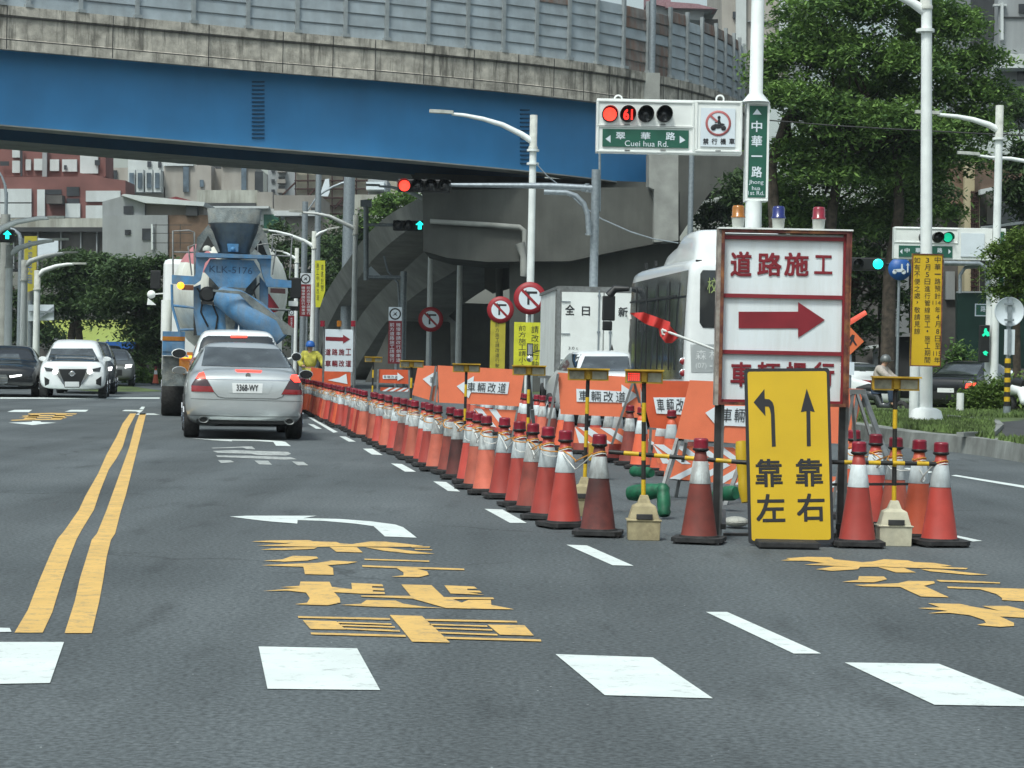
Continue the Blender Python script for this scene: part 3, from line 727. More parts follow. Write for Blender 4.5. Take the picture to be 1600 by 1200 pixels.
t, T2 = ramp('lower_ramp', 'inner concrete ramp beam arching down under the flyover pier', [(760, 350, 830, 385, 98.5), (690, 374, 745, 405, 101), (655, 400, 700, 430, 105), (631, 422, 665, 450, 109), (600, 450, 628, 478, 114), (575, 478, 600, 508, 119), (556, 506, 580, 538, 124), (540, 540, 560, 570, 128), (530, 575, 546, 604, 132)], 3.0)
t = thing('abutment', 'low grey concrete abutment wall in the shadow under the flyover', 'wall', P(700, 600, 112))
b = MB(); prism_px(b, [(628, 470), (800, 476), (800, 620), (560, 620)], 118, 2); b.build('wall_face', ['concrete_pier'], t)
b = MB(); b.tube([P(x, y, 117.7) for x, y in [(628, 496), (700, 498), (708, 504), (709, 570)]], .16, 8); b.build('drain_pipe', ['concrete_plain'], t)
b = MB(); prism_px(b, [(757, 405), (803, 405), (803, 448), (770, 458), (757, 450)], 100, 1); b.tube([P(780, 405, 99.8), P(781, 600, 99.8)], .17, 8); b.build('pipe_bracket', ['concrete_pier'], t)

# ================================================================== BUILDINGS
dm('brick_red', (.20, .085, .075), .85, var=.12, scale=.4)
dm('tile_white', (.56, .60, .60), .7, var=.06, scale=.6, streak=.2, dirtcol=(.3, .3, .27))
dm('bld_cream', (.38, .355, .32), .8, var=.08, scale=.4, streak=.35, dirtcol=(.22, .19, .15))
dm('bld_grey', (.30, .32, .33), .85, var=.08, scale=.5, streak=.3, dirtcol=(.12, .12, .115))
dm('bld_pale', (.46, .47, .42), .85, var=.12, scale=.5, streak=.7, dirtcol=(.14, .13, .10))
dm('bld_dark', (.045, .048, .050), .8, var=.2, scale=.3)
dm('bld_tan', (.28, .265, .24), .85, var=.08, scale=.5, streak=.3, dirtcol=(.18, .15, .12))
dm('roof_rust', (.17, .11, .075), .85, var=.2, scale=1, dirt=.4)
dm('roof_red', (.16, .02, .025), .7, var=.1)
dm('roof_pink', (.30, .17, .19), .7, var=.1)
dm('win_dark', (.03, .035, .045), .2, var=.3, scale=.7, spec=.6)
dm('win_blue', (.10, .14, .18), .2, var=.3, scale=.7, spec=.6)
dm('lattice', (.05, .02, .018), .8, var=.2)
dm('panel_faded', (.46, .44, .36), .8, var=.12, scale=.5, dirt=.4, dirtcol=(.25, .2, .15))
dm('lime_wall', (.50, .58, .14), .8, var=.06, scale=.4)
dm('hoarding_green', (.012, .055, .040), .6, var=.1, scale=1)
dm('paint_cream', (.52, .46, .30), .8, var=.06, scale=1)
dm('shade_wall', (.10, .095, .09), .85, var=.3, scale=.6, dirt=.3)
def rpx(r): x0, y0, x1, y1 = r; return [(x0, y1), (x1, y1), (x1, y0), (x0, y0)]
def building(name, label, D, depth, items, cat='building'):
    "items: (part name, photo outline or rect, material, front offset, thickness)"
    xs = []; 
    t = thing(name, label, cat, P((items[0][1][0] if not hasattr(items[0][1][0], '__len__') else items[0][1][0][0]), 580, D) * 1.0)
    t.location.z = 0
    for pn, sh, m, dy, th in items:
        pts = sh if hasattr(sh[0], '__len__') else rpx(sh)
        b = MB(); b.prism([P(x, y, D + dy) for x, y in pts], (0, th if th else depth, 0), 0); b.build(pn, [m], t)
    return t
W_ = lambda *r: ('window', r, 'win_dark', -.12, .1)
it = [('wall', [(-60, 345), (48, 345), (105, 345), (196, 345), (196, 282), (170, 279), (148, 273), (122, 270), (122, 276), (-60, 277)], 'brick_red', 0, 0),
      ('tower', [(-60, 276), (165, 276), (165, 205), (-60, 205)], 'brick_red', 3, 4)]
for r in [(0, 295, 49, 316), (0, 318, 49, 340), (58, 296, 70, 338), (134, 298, 188, 315), (134, 321, 160, 341), (102, 318, 125, 328), (102, 328, 125, 340)]: it.append(('wall_panel', r, 'tile_white', -.3, .28))
for r in [(70, 296, 96, 304), (104, 292, 124, 306), (104, 310, 124, 318), (0, 316, 50, 318.5)]: it.append(W_(*r))
for r in [(19, 229, 31, 246), (19, 251, 31, 270), (40, 249, 48, 266), (53, 248, 68, 266), (78, 249, 92, 267), (97, 249, 120, 268), (125, 238, 153, 271)]: it.append(('wall_panel', r, 'tile_white', 2.7, .28))
for r in [(32, 228, 35, 275), (100, 258, 104, 265), (0, 252, 14, 259), (148, 250, 156, 258)]: it.append(('window', r, 'win_dark', 2.5, .1))
it.append(('balcony', (72, 305, 97, 318), 'shade_wall', -1.2, 1.2)); it.append(('wall_seam', (66, 226, 73, 276), 'bld_grey', 2.4, .3))
building('brick_building', 'red brick building with white tiled panels behind the left street lamps', 200, 5, it)
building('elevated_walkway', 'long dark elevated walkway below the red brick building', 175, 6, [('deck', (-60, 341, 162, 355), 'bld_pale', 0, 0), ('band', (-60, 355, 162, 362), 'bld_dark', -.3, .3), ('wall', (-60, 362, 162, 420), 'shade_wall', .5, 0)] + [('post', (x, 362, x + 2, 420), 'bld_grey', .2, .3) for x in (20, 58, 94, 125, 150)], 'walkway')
it = [('wall', (165, 262, 200, 330), 'bld_cream', 6, 0), ('wall', (200, 244, 275, 330), 'tile_white', 6, 0), ('wall', (256, 258, 330, 330), 'bld_cream', 0, 0), ('wall', (327, 264, 350, 330), 'bld_cream', 3, 0), ('wall', (346, 259, 400, 330), 'bld_cream', 0, 0), ('tower', (197, 292, 258, 330), 'bld_cream', 0, 0)]
for x in (200, 213, 227, 240): it.append(('turret', (x, 265, x + 11, 300), 'tile_white', -2, 4)); it.append(('window', (x + 2, 270, x + 9, 294), 'win_blue', -2.2, .15))
for r in [(286, 260, 295, 300), (312, 281, 318, 292), (377, 262, 385, 300)]: it.append(('window', r, 'win_blue', -.3, .2))
it += [('window', (173, 256 + 10, 183, 280), 'win_dark', 5.7, .2), ('window', (230, 252, 236, 261), 'win_dark', 5.7, .2), ('window', (247, 253, 252, 262), 'win_dark', 5.7, .2), ('roof', (308, 256, 346, 264), 'bld_dark', 4, 8), ('window', (398, 268, 411, 300), 'win_dark', -.2, 4), ('parapet', (346, 257, 402, 260), 'tile_white', -.4, .4), ('parapet', (256, 256, 302, 259), 'tile_white', -.4, .4)]
building('apartment_block', 'pale cream apartment row with round glazed turrets far behind the mixer', 270, 16, it)
building('workshop_house', 'grey gabled concrete house left of the mixer truck, small dark windows', 165, 14,
  [('wall', (160, 336, 262, 420), 'bld_grey', 0, 0), ('gable', [(160, 336), (226, 336), (226, 316), (193, 306), (160, 315)], 'bld_grey', .3, 0), ('roof', [(189, 305), (194, 303), (320, 316), (318, 322), (226, 317)], 'tile_white', -.3, 14), ('annex_wall', (226, 316, 318, 337), 'bld_tan', .8, 12), ('rusty_wall', (262, 336, 330, 420), 'roof_rust', .2, 12),
   ('window', (193, 322, 208, 334), 'win_dark', .15, .1), ('window', (195, 359, 204, 367), 'win_dark', -.1, .1), ('window', (222, 357, 236, 375), 'win_dark', -.1, .1), ('red_roof', [(258, 311), (275, 307), (308, 316), (308, 318)], 'roof_red', 2, 5), ('dark_wall', (290, 318, 308, 337), 'bld_dark', -.1, 5), ('water_pipe', (236, 350, 239, 390), 'tile_white', -.3, .2)] +
  [('scaffold_rail', (238, y, 300, y + 1), 'dark_metal', -1.4, .08) for y in (351, 364, 379)] + [('scaffold_post', (x, 350, x + 1, 390), 'dark_metal', -1.4, .08) for x in (243, 262, 281)])
building('stained_rooftop_house', 'mould-stained white rooftop building directly above the mixer hopper', 190, 12,
  [('wall', (308, 297, 402, 325), 'bld_pale', 0, 0), ('lower_wall', (306, 326, 428, 352), 'tile_white', -1, 0), ('shade_band', (310, 317, 400, 324), 'bld_dark', -.2, .2), ('awning', (297, 322, 420, 325.5), 'tile_white', -2, 2), ('side_wall', (402, 300, 426, 326), 'bld_tan', -.5, 10), ('grille', (412, 335, 436, 360), 'sign_green', -1.3, .2)])
building('grey_apartment', 'narrow grey apartment tower with small balconies left of the billboard frame', 240, 14,
  [('wall', (419, 255, 462, 330), 'bld_grey', 0, 0)] + [('balcony', (433, y, 446, y + 6), 'bld_tan', -1, 1) for y in (263, 280, 295, 310)] + [('window', (435, y - 4, 445, y), 'win_dark', -.2, .2) for y in (263, 280, 295, 310)] + [('window', (424, y - 4, 429, y + 1), 'win_dark', -.2, .2) for y in (268, 284, 300)])
building('long_shed', 'beige corrugated shed with white band behind the street lamps', 185, 10, [('wall', (428, 305, 500, 329), 'bld_tan', 0, 0), ('band', (428, 329, 500, 337), 'tile_white', -.2, 6), ('lower_wall', (445, 337, 560, 420), 'bld_tan', 1, 0), ('vent', (486, 324, 496, 329), 'bld_dark', -.2, .2)])
it = [('backing', (462, 262, 620, 372), 'panel_faded', 0, 1.5)]
for y in (266, 281, 294, 308, 320, 333): it.append(('beam', (460, y, 600, y + 2), 'lattice', -.6, .4))
for x in (461, 480, 500, 518, 536, 556, 574): it.append(('upright', (x, 262, x + 1.6, 350), 'lattice', -.5, .3))
it += [('brace', [(440, 304), (443, 304), (462, 286), (462, 283)], 'lattice', -.7, .3), ('brace', [(480, 305), (483, 306), (500, 290), (498, 288)], 'lattice', -.7, .3), ('brace', [(520, 325), (523, 327), (556, 290), (553, 288)], 'lattice', -.7, .3)]
building('billboard_frame', 'rusty lattice frame on the back of a faded rooftop billboard', 200, 3, it, 'billboard')
building('cream_house', 'plain cream house wall behind the grey signpost left of the ramp', 170, 8, [('wall', (552, 304, 612, 345), 'bld_pale', 0, 0), ('roof', (575, 280, 605, 303), 'bld_grey', 3, 5), ('roof_tank', (572, 284, 600, 296), 'sign_white', 1, 2), ('sill', (558, 324, 585, 328), 'bld_tan', -.2, .2)])
building('lime_shop', 'shop with lime green fascia and dark blue awning behind the left trees', 150, 10, [('fascia', (60, 500, 215, 535), 'lime_wall', 0, 0), ('awning', (130, 534, 215, 545), 'sign_blue', -1.5, 1.5), ('wall', (40, 545, 260, 600), 'shade_wall', 1, 0), ('door', (95, 550, 112, 598), 'bld_dark', .8, .1)])
# right hand side
building('corner_tower', 'tall pale grey tower behind the crown of the big right tree', 210, 16, [('wall', (1128, -60, 1262, 120), 'bld_cream', 0, 0), ('fin', (1150, -60, 1166, 120), 'tile_white', -.5, .5), ('pipe', (1218, -60, 1232, 90), 'tile_white', -.8, .7), ('seam', (1168, 32, 1218, 34), 'bld_grey', -.3, .3), ('window', (1145, 18, 1151, 28), 'win_dark', -.3, .3), ('wall', (1232, -60, 1262, 130), 'bld_grey', -.4, 4)])
building('pavilion_roof', 'pink pavilion roof rising behind the noise barrier of the flyover', 190, 10, [('roof', [(1014, 14), (1030, 4), (1098, 8), (1122, 14), (1100, 20), (1098, 32), (1030, 26)], 'bld_grey', 0, 0), ('ridge', [(1010, -30), (1048, -30), (1048, 12), (1010, 4)], 'roof_pink', -.5, 4), ('tiles', [(1040, 2), (1090, 6), (1120, 14), (1040, 12)], 'roof_pink', -.8, 3), ('wall', (1100, 30, 1122, 60), 'shade_wall', 1, 5)])
building('grey_house', 'grey rendered house with tiled eave at the upper right corner', 120, 14, [('wall', (1560, -60, 1760, 160), 'bld_grey', 0, 0), ('upper_wall', (1552, -60, 1590, 60), 'bld_dark', 1, 6), ('band', (1553, 6, 1573, 9), 'tile_white', -.3, .3), ('eave', [(1558, 102), (1572, 84), (1760, 84), (1760, 106), (1558, 106)], 'tile_white', -1.5, 1.5), ('window', (1590, 108, 1640, 126), 'win_dark', -.1, .1), ('window', (1592, 6, 1640, 20), 'win_dark', -.1, .1), ('drain_pipe', (1564, 4, 1568, 62), 'tile_white', -.4, .3), ('seam', (1568, 26, 1700, 28), 'bld_dark', -.1, .1), ('arch', [(1575, 152), (1590, 142), (1620, 138), (1760, 138), (1760, 160), (1575, 160)], 'bld_dark', -.2, .2)])
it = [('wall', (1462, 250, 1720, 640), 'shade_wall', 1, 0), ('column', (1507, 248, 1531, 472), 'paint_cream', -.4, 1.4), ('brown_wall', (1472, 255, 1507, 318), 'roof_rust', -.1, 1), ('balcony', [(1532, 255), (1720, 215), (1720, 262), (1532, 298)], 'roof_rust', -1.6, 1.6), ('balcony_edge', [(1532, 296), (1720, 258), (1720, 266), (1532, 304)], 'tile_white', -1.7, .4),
      ('shutter', (1542, 300, 1560, 350), 'bld_tan', .8, .2), ('shutter', (1565, 296, 1592, 348), 'bld_grey', .8, .2), ('ledge', [(1532, 354), (1720, 330), (1720, 334), (1532, 358)], 'tile_white', -.4, .6), ('shutter', (1478, 424, 1492, 468), 'bld_grey', .8, .2)]
for i in range(5): it.append(('lattice_screen', (1518 + i * 2.6, 298, 1519 + i * 2.6, 466), 'lattice', -.6, .15))
for i in range(24): it.append(('lattice_bar', (1517, 300 + i * 7, 1530, 301.4 + i * 7), 'lattice', -.62, .1))
building('balcony_building', 'old building with rusty balcony and cream column behind the right gantry', 95, 12, it)
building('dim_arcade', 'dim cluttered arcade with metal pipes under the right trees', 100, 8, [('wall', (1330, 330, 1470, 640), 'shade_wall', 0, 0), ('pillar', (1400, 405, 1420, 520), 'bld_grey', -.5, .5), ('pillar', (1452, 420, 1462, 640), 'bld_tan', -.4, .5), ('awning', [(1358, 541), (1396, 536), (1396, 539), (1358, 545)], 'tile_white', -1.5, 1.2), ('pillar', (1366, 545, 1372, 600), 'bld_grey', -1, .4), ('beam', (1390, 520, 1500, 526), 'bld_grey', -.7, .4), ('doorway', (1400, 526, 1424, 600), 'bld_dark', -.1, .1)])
building('green_hoarding', 'dark green hoarding wall behind the striped post on the right', 88, .4, [('hoarding', (1496, 457, 1625, 576), 'hoarding_green', 0, 0), ('edge', (1496, 455, 1625, 457.5), 'tile_white', -.1, .3)], 'hoarding')
# ================================================================== TREES
def leafmat(name, c, c2):
    m = mat(name, c, .75, var=.0, scale=.9); t = m.node_tree; N = t.nodes; L = t.links; b = N['Principled BSDF']
    tc = N.new('ShaderNodeTexCoord'); g = N.new('ShaderNodeNewGeometry')
    n = N.new('ShaderNodeTexNoise'); n.inputs['Scale'].default_value = .8; n.inputs['Detail'].default_value = 4; L.new(tc.outputs['Object'], n.inputs['Vector'])
    ad = N.new('ShaderNodeMath'); ad.operation = 'MULTIPLY_ADD'; ad.inputs[1].default_value = .45; L.new(g.outputs['Random Per Island'], ad.inputs[0]); L.new(n.outputs['Fac'], ad.inputs[2])
    r = N.new('ShaderNodeValToRGB'); r.color_ramp.elements[0].position = .45; r.color_ramp.elements[1].position = .95
    r.color_ramp.elements[0].color = (*c, 1); r.color_ramp.elements[1].color = (*c2, 1); L.new(ad.outputs[0], r.inputs[0]); L.new(r.outputs[0], b.inputs['Base Color'])
    tr = N.new('ShaderNodeBsdfTranslucent'); L.new(r.outputs[0], tr.inputs['Color']); mx = N.new('ShaderNodeMixShader'); mx.inputs[0].default_value = .30
    L.new(b.outputs[0], mx.inputs[1]); L.new(tr.outputs[0], mx.inputs[2]); L.new(mx.outputs[0], N['Material Output'].inputs['Surface'])
    b.inputs['Specular IOR Level'].default_value = .25; return m
M['leaf_big'] = leafmat('leaf_big', (.042, .095, .030), (.20, .33, .085))
M['leaf_dark'] = leafmat('leaf_dark', (.030, .060, .027), (.095, .155, .058))
M['leaf_bright'] = leafmat('leaf_bright', (.055, .11, .022), (.16, .24, .055))
def crown(name, blobs, nleaf, size, m, parent, seed=1, flat=.35, drop=.0):
    rs = np.random.RandomState(seed)
    vol = np.array([max(.05, b[3] * b[4] * b[5]) for b in blobs]) ** .75; vol /= vol.sum()
    allv = []
    per = 36
    for bl, fr in zip(blobs, vol):
        c = np.array(bl[:3]); r = np.array(bl[3:6]); ncl = max(2, int(nleaf * fr / per))
        for _ in range(ncl):
            d = rs.normal(size=3); d /= np.linalg.norm(d); d[2] = abs(d[2]) * .9 - .25 * rs.rand() if rs.rand() < .75 else d[2]
            q = rs.uniform(.25, 1.06) ** .6; cc = c + d * r * q
            cr_ = size * rs.uniform(3.0, 6.5)
            out_ = d * np.array([1, 1, 0]); out_ /= (np.linalg.norm(out_) + 1e-6)
            k = rs.normal(size=(per, 3)) * cr_ * np.array([.6, .6, flat * .6])
            k[:, 2] -= drop * np.maximum(0, (k[:, :2] @ out_[:2])) + .12 * np.linalg.norm(k[:, :2], axis=1)
            pts = cc + k
            a = rs.uniform(0, 2 * np.pi, per); tilt = rs.normal(0, .45, per); tilt2 = rs.normal(0, .45, per)
            s1 = size * rs.uniform(.6, 1.3, per); s2 = s1 * rs.uniform(.35, .6, per)
            u = np.stack([np.cos(a), np.sin(a), tilt - .25], 1) * s1[:, None]; v = np.stack([-np.sin(a), np.cos(a), tilt2], 1) * s2[:, None]
            allv.append(np.stack([pts - u, pts - v * .9, pts + u, pts + v * .9], 1).reshape(-1, 3))
    v = np.concatenate(allv) - np.array(parent_origin(parent)); nf = len(v) // 4
    me = bpy.data.meshes.new(name); me.vertices.add(len(v)); me.vertices.foreach_set('co', v.ravel().astype(np.float32))
    me.loops.add(nf * 4); me.polygons.add(nf); me.loops.foreach_set('vertex_index', np.arange(nf * 4, dtype=np.int32))
    me.polygons.foreach_set('loop_start', np.arange(0, nf * 4, 4, dtype=np.int32)); me.polygons.foreach_set('loop_total', np.full(nf, 4, dtype=np.int32))
    me.materials.append(M[m]); me.update(calc_edges=True); me.validate()
    o = bpy.data.objects.new(name, me); col.objects.link(o); o.parent = parent; return o
def tree(label, D, trunks, blobs_px, nleaf, size, m, name='broadleaf_tree', seed=1, flat=.35, gz=0.0, tr=.28, depth=1.0, group=None):
    "blobs_px: (px, py, rx, ry) plus optional depth shift; trunks: lists of pixel points from the ground up"
    s = F / D; base = P(trunks[0][0][0], 600, D); base.z = gz
    t = thing(name, label, 'tree', base, group=group); b = MB()
    blobs = []
    for q in blobs_px:
        dd = q[4] if len(q) > 4 else 0
        c = P(q[0], q[1], D + dd); rx, rz = q[2] * (D + dd) / F, q[3] * (D + dd) / F
        blobs.append((c.x, c.y, c.z, rx, rx * depth, rz))
    for tp in trunks:
        pts = [P(x, y, D) for x, y in tp]; pts[0].z = gz
        b.tube(pts, [tr * (1 - .6 * i / len(pts)) for i in range(len(pts))], 8)
        for bl in blobs[::max(1, len(blobs) // 7)]:
            e = Vector(bl[:3]); a = pts[-1]; mid = a.lerp(e, .5) + Vector((0, 0, -.15 * (e - a).length)); b.tube([a, mid, e], [tr * .35, tr * .2, tr * .07], 6)
    b.build('trunk', ['bark'], t); crown('crown', blobs, nleaf, size, m, t, seed, flat, .25); return t
tree('huge broad green tree filling the upper right behind the street lamps', 78, [[(1295, 640), (1290, 480), (1300, 330), (1320, 220)], [(1225, 640), (1215, 420), (1205, 260), (1230, 180)], [(1385, 640), (1390, 430), (1405, 330), (1400, 200)]],
     [(1290, 20, 85, 45), (1400, 10, 80, 50), (1470, 40, 70, 45), (1240, 90, 60, 45), (1330, 90, 90, 55), (1440, 110, 95, 55), (1530, 90, 48, 26), (1510, 150, 60, 40), (1240, 160, 60, 50, -1), (1320, 190, 80, 50, -1), (1420, 200, 90, 55, -1), (1520, 200, 60, 40), (1230, 250, 50, 50), (1300, 280, 80, 55), (1400, 270, 90, 50, 1), (1490, 250, 60, 28), (1260, 340, 60, 45, 2), (1345, 350, 70, 45, 2), (1420, 330, 60, 40, 2), (1200, 120, 28, 60), (1560, 150, 30, 40), (1470, 330, 40, 16), (1215, 330, 30, 60, 2), (1300, 225, 80, 40, 4), (1400, 235, 90, 40, 4), (1480, 215, 60, 35, 4), (1350, 150, 90, 50, 4), (1270, 60, 60, 50, 4), (1460, 60, 60, 50, 4)],
     110000, .105, 'leaf_big', seed=3)
tree('dark inner tree with leaning trunks under the huge right tree', 90, [[(1330, 630), (1325, 500), (1340, 420)], [(1385, 630), (1380, 480), (1395, 400)], [(1250, 600), (1255, 460), (1240, 350)]],
     [(1340, 420, 60, 50), (1270, 420, 50, 60), (1390, 470, 30, 40), (1330, 510, 45, 40), (1240, 340, 50, 50), (1180, 300, 45, 60), (1260, 500, 60, 60), (1360, 360, 50, 50), (1430, 300, 60, 40)], 30000, .13, 'leaf_dark', seed=4)
tree('dark leafy tree seen through the gap right of the pier column', 112, [[(1120, 620), (1122, 400)]], [(1120, 340, 34, 34), (1160, 330, 36, 45), (1105, 385, 26, 40), (1160, 400, 40, 50), (1190, 300, 30, 50)], 11000, .14, 'leaf_dark', seed=5, name='broadleaf_tree')
tree('bright green young tree overlapping the right end of the far gantry', 57, [[(1590, 640), (1588, 480), (1584, 440)]], [(1570, 392, 24, 18), (1595, 372, 22, 18), (1600, 410, 36, 28), (1570, 425, 30, 22), (1610, 450, 34, 30), (1566, 455, 16, 18)], 12000, .06, 'leaf_bright', seed=6, name='young_tree', tr=.12)
tree('dark green tree above the green hoarding behind the round sign back', 84, [[(1640, 620), (1640, 480)]], [(1635, 430, 30, 40), (1600, 260, 30, 60), (1590, 180, 26, 30), (1620, 330, 30, 40), (1600, 300, 40, 30)], 10000, .12, 'leaf_dark', seed=16)
tree('dark round tree with forked trunk left of the workshop house', 128, [[(108, 600), (112, 520), (122, 470)], [(122, 600), (124, 530), (118, 470)]],
     [(120, 412, 52, 26), (95, 440, 38, 30), (140, 440, 50, 36), (118, 475, 50, 34), (85, 480, 26, 20), (160, 410, 24, 18), (150, 480, 40, 30)], 22000, .14, 'leaf_dark', seed=7)
tree('wide dark tree directly left of the mixer truck', 112, [[(222, 600), (218, 520), (215, 470)], [(248, 600), (246, 530), (240, 470)]],
     [(205, 425, 46, 28), (245, 415, 30, 24), (180, 470, 45, 34), (225, 470, 50, 40), (228, 520, 34, 34), (245, 510, 30, 50), (235, 560, 26, 40)], 24000, .13, 'leaf_dark', seed=8)
tree('thin tree at the left edge behind the grey utility poles', 140, [[(-12, 600), (8, 520), (4, 430)]], [(-6, 400, 14, 40), (20, 470, 16, 26), (65, 525, 30, 22), (60, 480, 22, 24), (35, 520, 22, 40)], 9000, .16, 'leaf_dark', seed=9, tr=.5)
tree('green tree above the top end of the descending ramp', 125, [[(610, 420), (612, 340)]], [(612, 315, 26, 16), (598, 330, 24, 16), (640, 310, 16, 16), (600, 350, 18, 10)], 5000, .12, 'leaf_big', seed=10)
tree('dark tree behind the yellow banner and white street lamps', 150, [[(470, 600), (468, 480)]], [(455, 400, 34, 36), (500, 400, 30, 44), (440, 440, 30, 40), (490, 455, 40, 40), (450, 500, 50, 40), (520, 390, 24, 40), (530, 350, 16, 20), (432, 360, 16, 24)], 15000, .17, 'leaf_dark', seed=11)
tree('dark tree between the lamp posts and the upper ramp', 142, [[(545, 600), (545, 440)]], [(548, 390, 22, 34), (575, 372, 16, 22), (535, 430, 20, 34), (565, 350, 16, 18)], 7000, .16, 'leaf_dark', seed=12)
# hedge and shrubs on the right
def shrub(label, D, blobs_px, nleaf, size, m, name='hedge', cat='hedge', seed=1, gz=.2):
    t = thing(name, label, cat, P(blobs_px[0][0], 620, D)); t.location.z = gz
    bl = [(lambda c: (c.x, c.y, c.z, q[2] * D / F, q[2] * D / F * .8, q[3] * D / F))(P(q[0], q[1], D)) for q in blobs_px]
    b = MB()
    for q in bl: b.tube([(q[0], q[1], gz), (q[0], q[1], q[2])], [.05, .02], 6)
    b.build('stem', ['bark'], t); crown('foliage', bl, nleaf, size, m, t, seed, .8); return t
shrub('clipped green hedge on the island below the blue umbrella', 56, [(1530, 624, 20, 20), (1550, 621, 24, 24), (1575, 620, 26, 24), (1603, 620, 26, 24), (1640, 618, 26, 26), (1515, 632, 10, 14)], 16000, .06, 'leaf_bright', seed=20)
shrub('low scruffy shrub at the foot of the left trees by the red barrel', 96, [(222, 590, 14, 14), (240, 596, 12, 10), (205, 592, 12, 10)], 2200, .1, 'leaf_big', 'shrub', 'shrub', 21, 0)
shrub('climbing shrub behind the parked black car', 70, [(1500, 560, 12, 20), (1515, 585, 12, 22), (1480, 590, 10, 14)], 1800, .09, 'leaf_big', 'shrub', 'shrub', 22, 0)
tb = MB(); tb.poly([G(150, 612), G(262, 612), (-28, 130, .0), (-40, 130, .0)]); tb.v = [v + Vector((0, 0, .006)) for v in tb.v]; struct(tb, 'verge_grass_ground', ['grass_green'])

# ================================================================== STREET LAMPS AND POLES
def lamp(label, xt, yt, D, arm, r=.10, head=1.0, gz=0.0, cap=True, name='street_lamp', cat='street lamp', m='pole_white', collar=None, group='white street lamps', dy=0.0, base=False, xb=None):
    top = P(xt, yt, D); g = Vector((top.x if xb is None else P(xb, 650, D).x, top.y, gz)); t = thing(name, label, cat, g, group=group)
    b = MB(); b.tube([g, g.lerp(top, .5), top], [r * 1.25, r * 1.1, r], 14)
    for fz in ([] if collar is None else collar): q = P(xt, fz, D); b.cyl((top.x, top.y, q.z - .03), (top.x, top.y, q.z + .03), r * 1.8, None, 12)
    if base: b.lathe([(r * 3.6, 0), (r * 3.4, .06), (r * 2.9, .24), (r * 2, .29), (r * 1.3, .30)], g, 12)
    b.build('pole', [m], t)
    if cap: b = MB(); b.lathe([(r * 1.35, -.92), (r * 1.35, -.85), (r * 1.1, -.84), (r * 1.1, .02), (.001, .03)], (top.x, top.y, top.z), 12); b.build('pole_cap', ['lamp_base'], t)
    for a in arm:
        pts = [P(x, y, D + dy) for x, y in a]; n = len(pts); b = MB()
        b.tube(pts, [r * (1.0 - .55 * i / (n - 1)) for i in range(n)], 10); b.build('arm', [m], t)
        e = pts[-1]; d = (pts[-1] - pts[-2]).normalized(); d = (d + Vector((0, 0, -d.z * .6))).normalized(); b = MB()
        L0 = .62 * head; b.prism([e + d * q + Vector((0, -.11 * s_, 0)) + Vector((0, 0, z)) for q, s_, z in ((-.05, .6, 0), (L0 * .5, 1.1, 0), (L0, .8, 0), (L0, -.8, 0), (L0 * .5, -1.1, 0), (-.05, -.6, 0))], (0, 0, .09 * head)); b.build('lamp_head', ['lamp_base'], t, bevel=.02)
    return t
lamp('white street lamp with arm curving left in front of the blue girder', 834, 181, 60, [[(833, 222), (815, 210), (785, 195), (755, 186), (725, 180), (706, 178)]], .095, collar=[235, 256])
lamp('tall white street lamp on a white footing in the grass island', 1448, -60, 42, [[(1446, 18), (1425, 4), (1400, -8), (1370, -18)]], .10, gz=KZ, collar=[48], base=True, xb=1447)
lamp('white street lamp with two arms behind the right gantry', 1562, 166, 60, [[(1561, 204), (1545, 195), (1520, 187), (1495, 182), (1465, 179)]], .10, collar=[217])
lamp('white lamp arm crossing in from the right edge', 1660, 280, 66, [[(1658, 282), (1620, 255), (1580, 248), (1548, 246), (1528, 243)]], .08)
lamp('white street lamp behind the red signal above the ramp', 675, 290, 100, [[(674, 318), (655, 307), (630, 297), (610, 292), (592, 291)]], .11)
lamp('plain white lamp pole behind the orange diversion board', 721, 300, 100, [[(721, 330), (710, 320), (700, 318), (694, 317)]], .12)
lamp('white street lamp with yellowed top left of the ramp', 556, 337, 103, [[(556, 358), (540, 350), (515, 338), (495, 334), (472, 332)]], .115)
lamp('white street lamp directly behind the mixer chute', 491, 362, 116, [[(490, 385), (475, 376), (452, 367), (432, 362), (418, 360)], [(490, 372), (500, 364), (512, 359)]], .115)
lamp('shorter white street lamp at the right side of the mixer', 464, 388, 136, [[(464, 405), (455, 400), (448, 396), (442, 394)]], .115)
lamp('grey street lamp with bent arm behind the chute', 552, 268, 140, [[(552, 283), (535, 286), (520, 292), (506, 300), (495, 308), (480, 330)]], .1, m='galv', cap=False)
lamp('white street lamp whose arm enters from the left edge', -12, 352, 84, [[(-12, 372), (0, 358), (25, 347), (60, 341), (76, 341)]], .15)
lamp('white street lamp nearest the left edge of the carriageway', 15, 384, 90, [[(15, 398), (28, 388), (50, 381), (72, 377), (84, 376)]], .14)
lamp('white street lamp with long arm behind the black saloon', 38.5, 407, 97, [[(38.5, 416), (48, 408), (68, 401), (88, 397), (100, 396)]], .14)
lamp('white street lamp between the black saloon and the white oncoming car', 58.5, 423, 104, [[(58.5, 432), (68, 423), (88, 416), (106, 413), (115, 413)]], .14)
lamp('grey street lamp with tight curved arm in the left row', 33, 372, 120, [[(33, 380), (30, 366), (22, 359), (14, 356)]], .13, m='galv', cap=False)
lamp('thin grey lamp at the far left before the brick building', 10, 300, 130, [[(10, 312), (8, 290), (3, 276), (-3, 266)]], .10, m='galv', cap=False)
def pole(label, x, y0, D, r, m='galv', name='utility_pole', cat='pole', extra=None, gz=0.0):
    top = P(x, y0, D); g = Vector((top.x, top.y, gz)); t = thing(name, label, cat, g); b = MB(); b.tube([g, top], [r * 1.15, r], 12); b.build('pole_shaft', [m], t)
    if extra: extra(t, g, top)
    return t
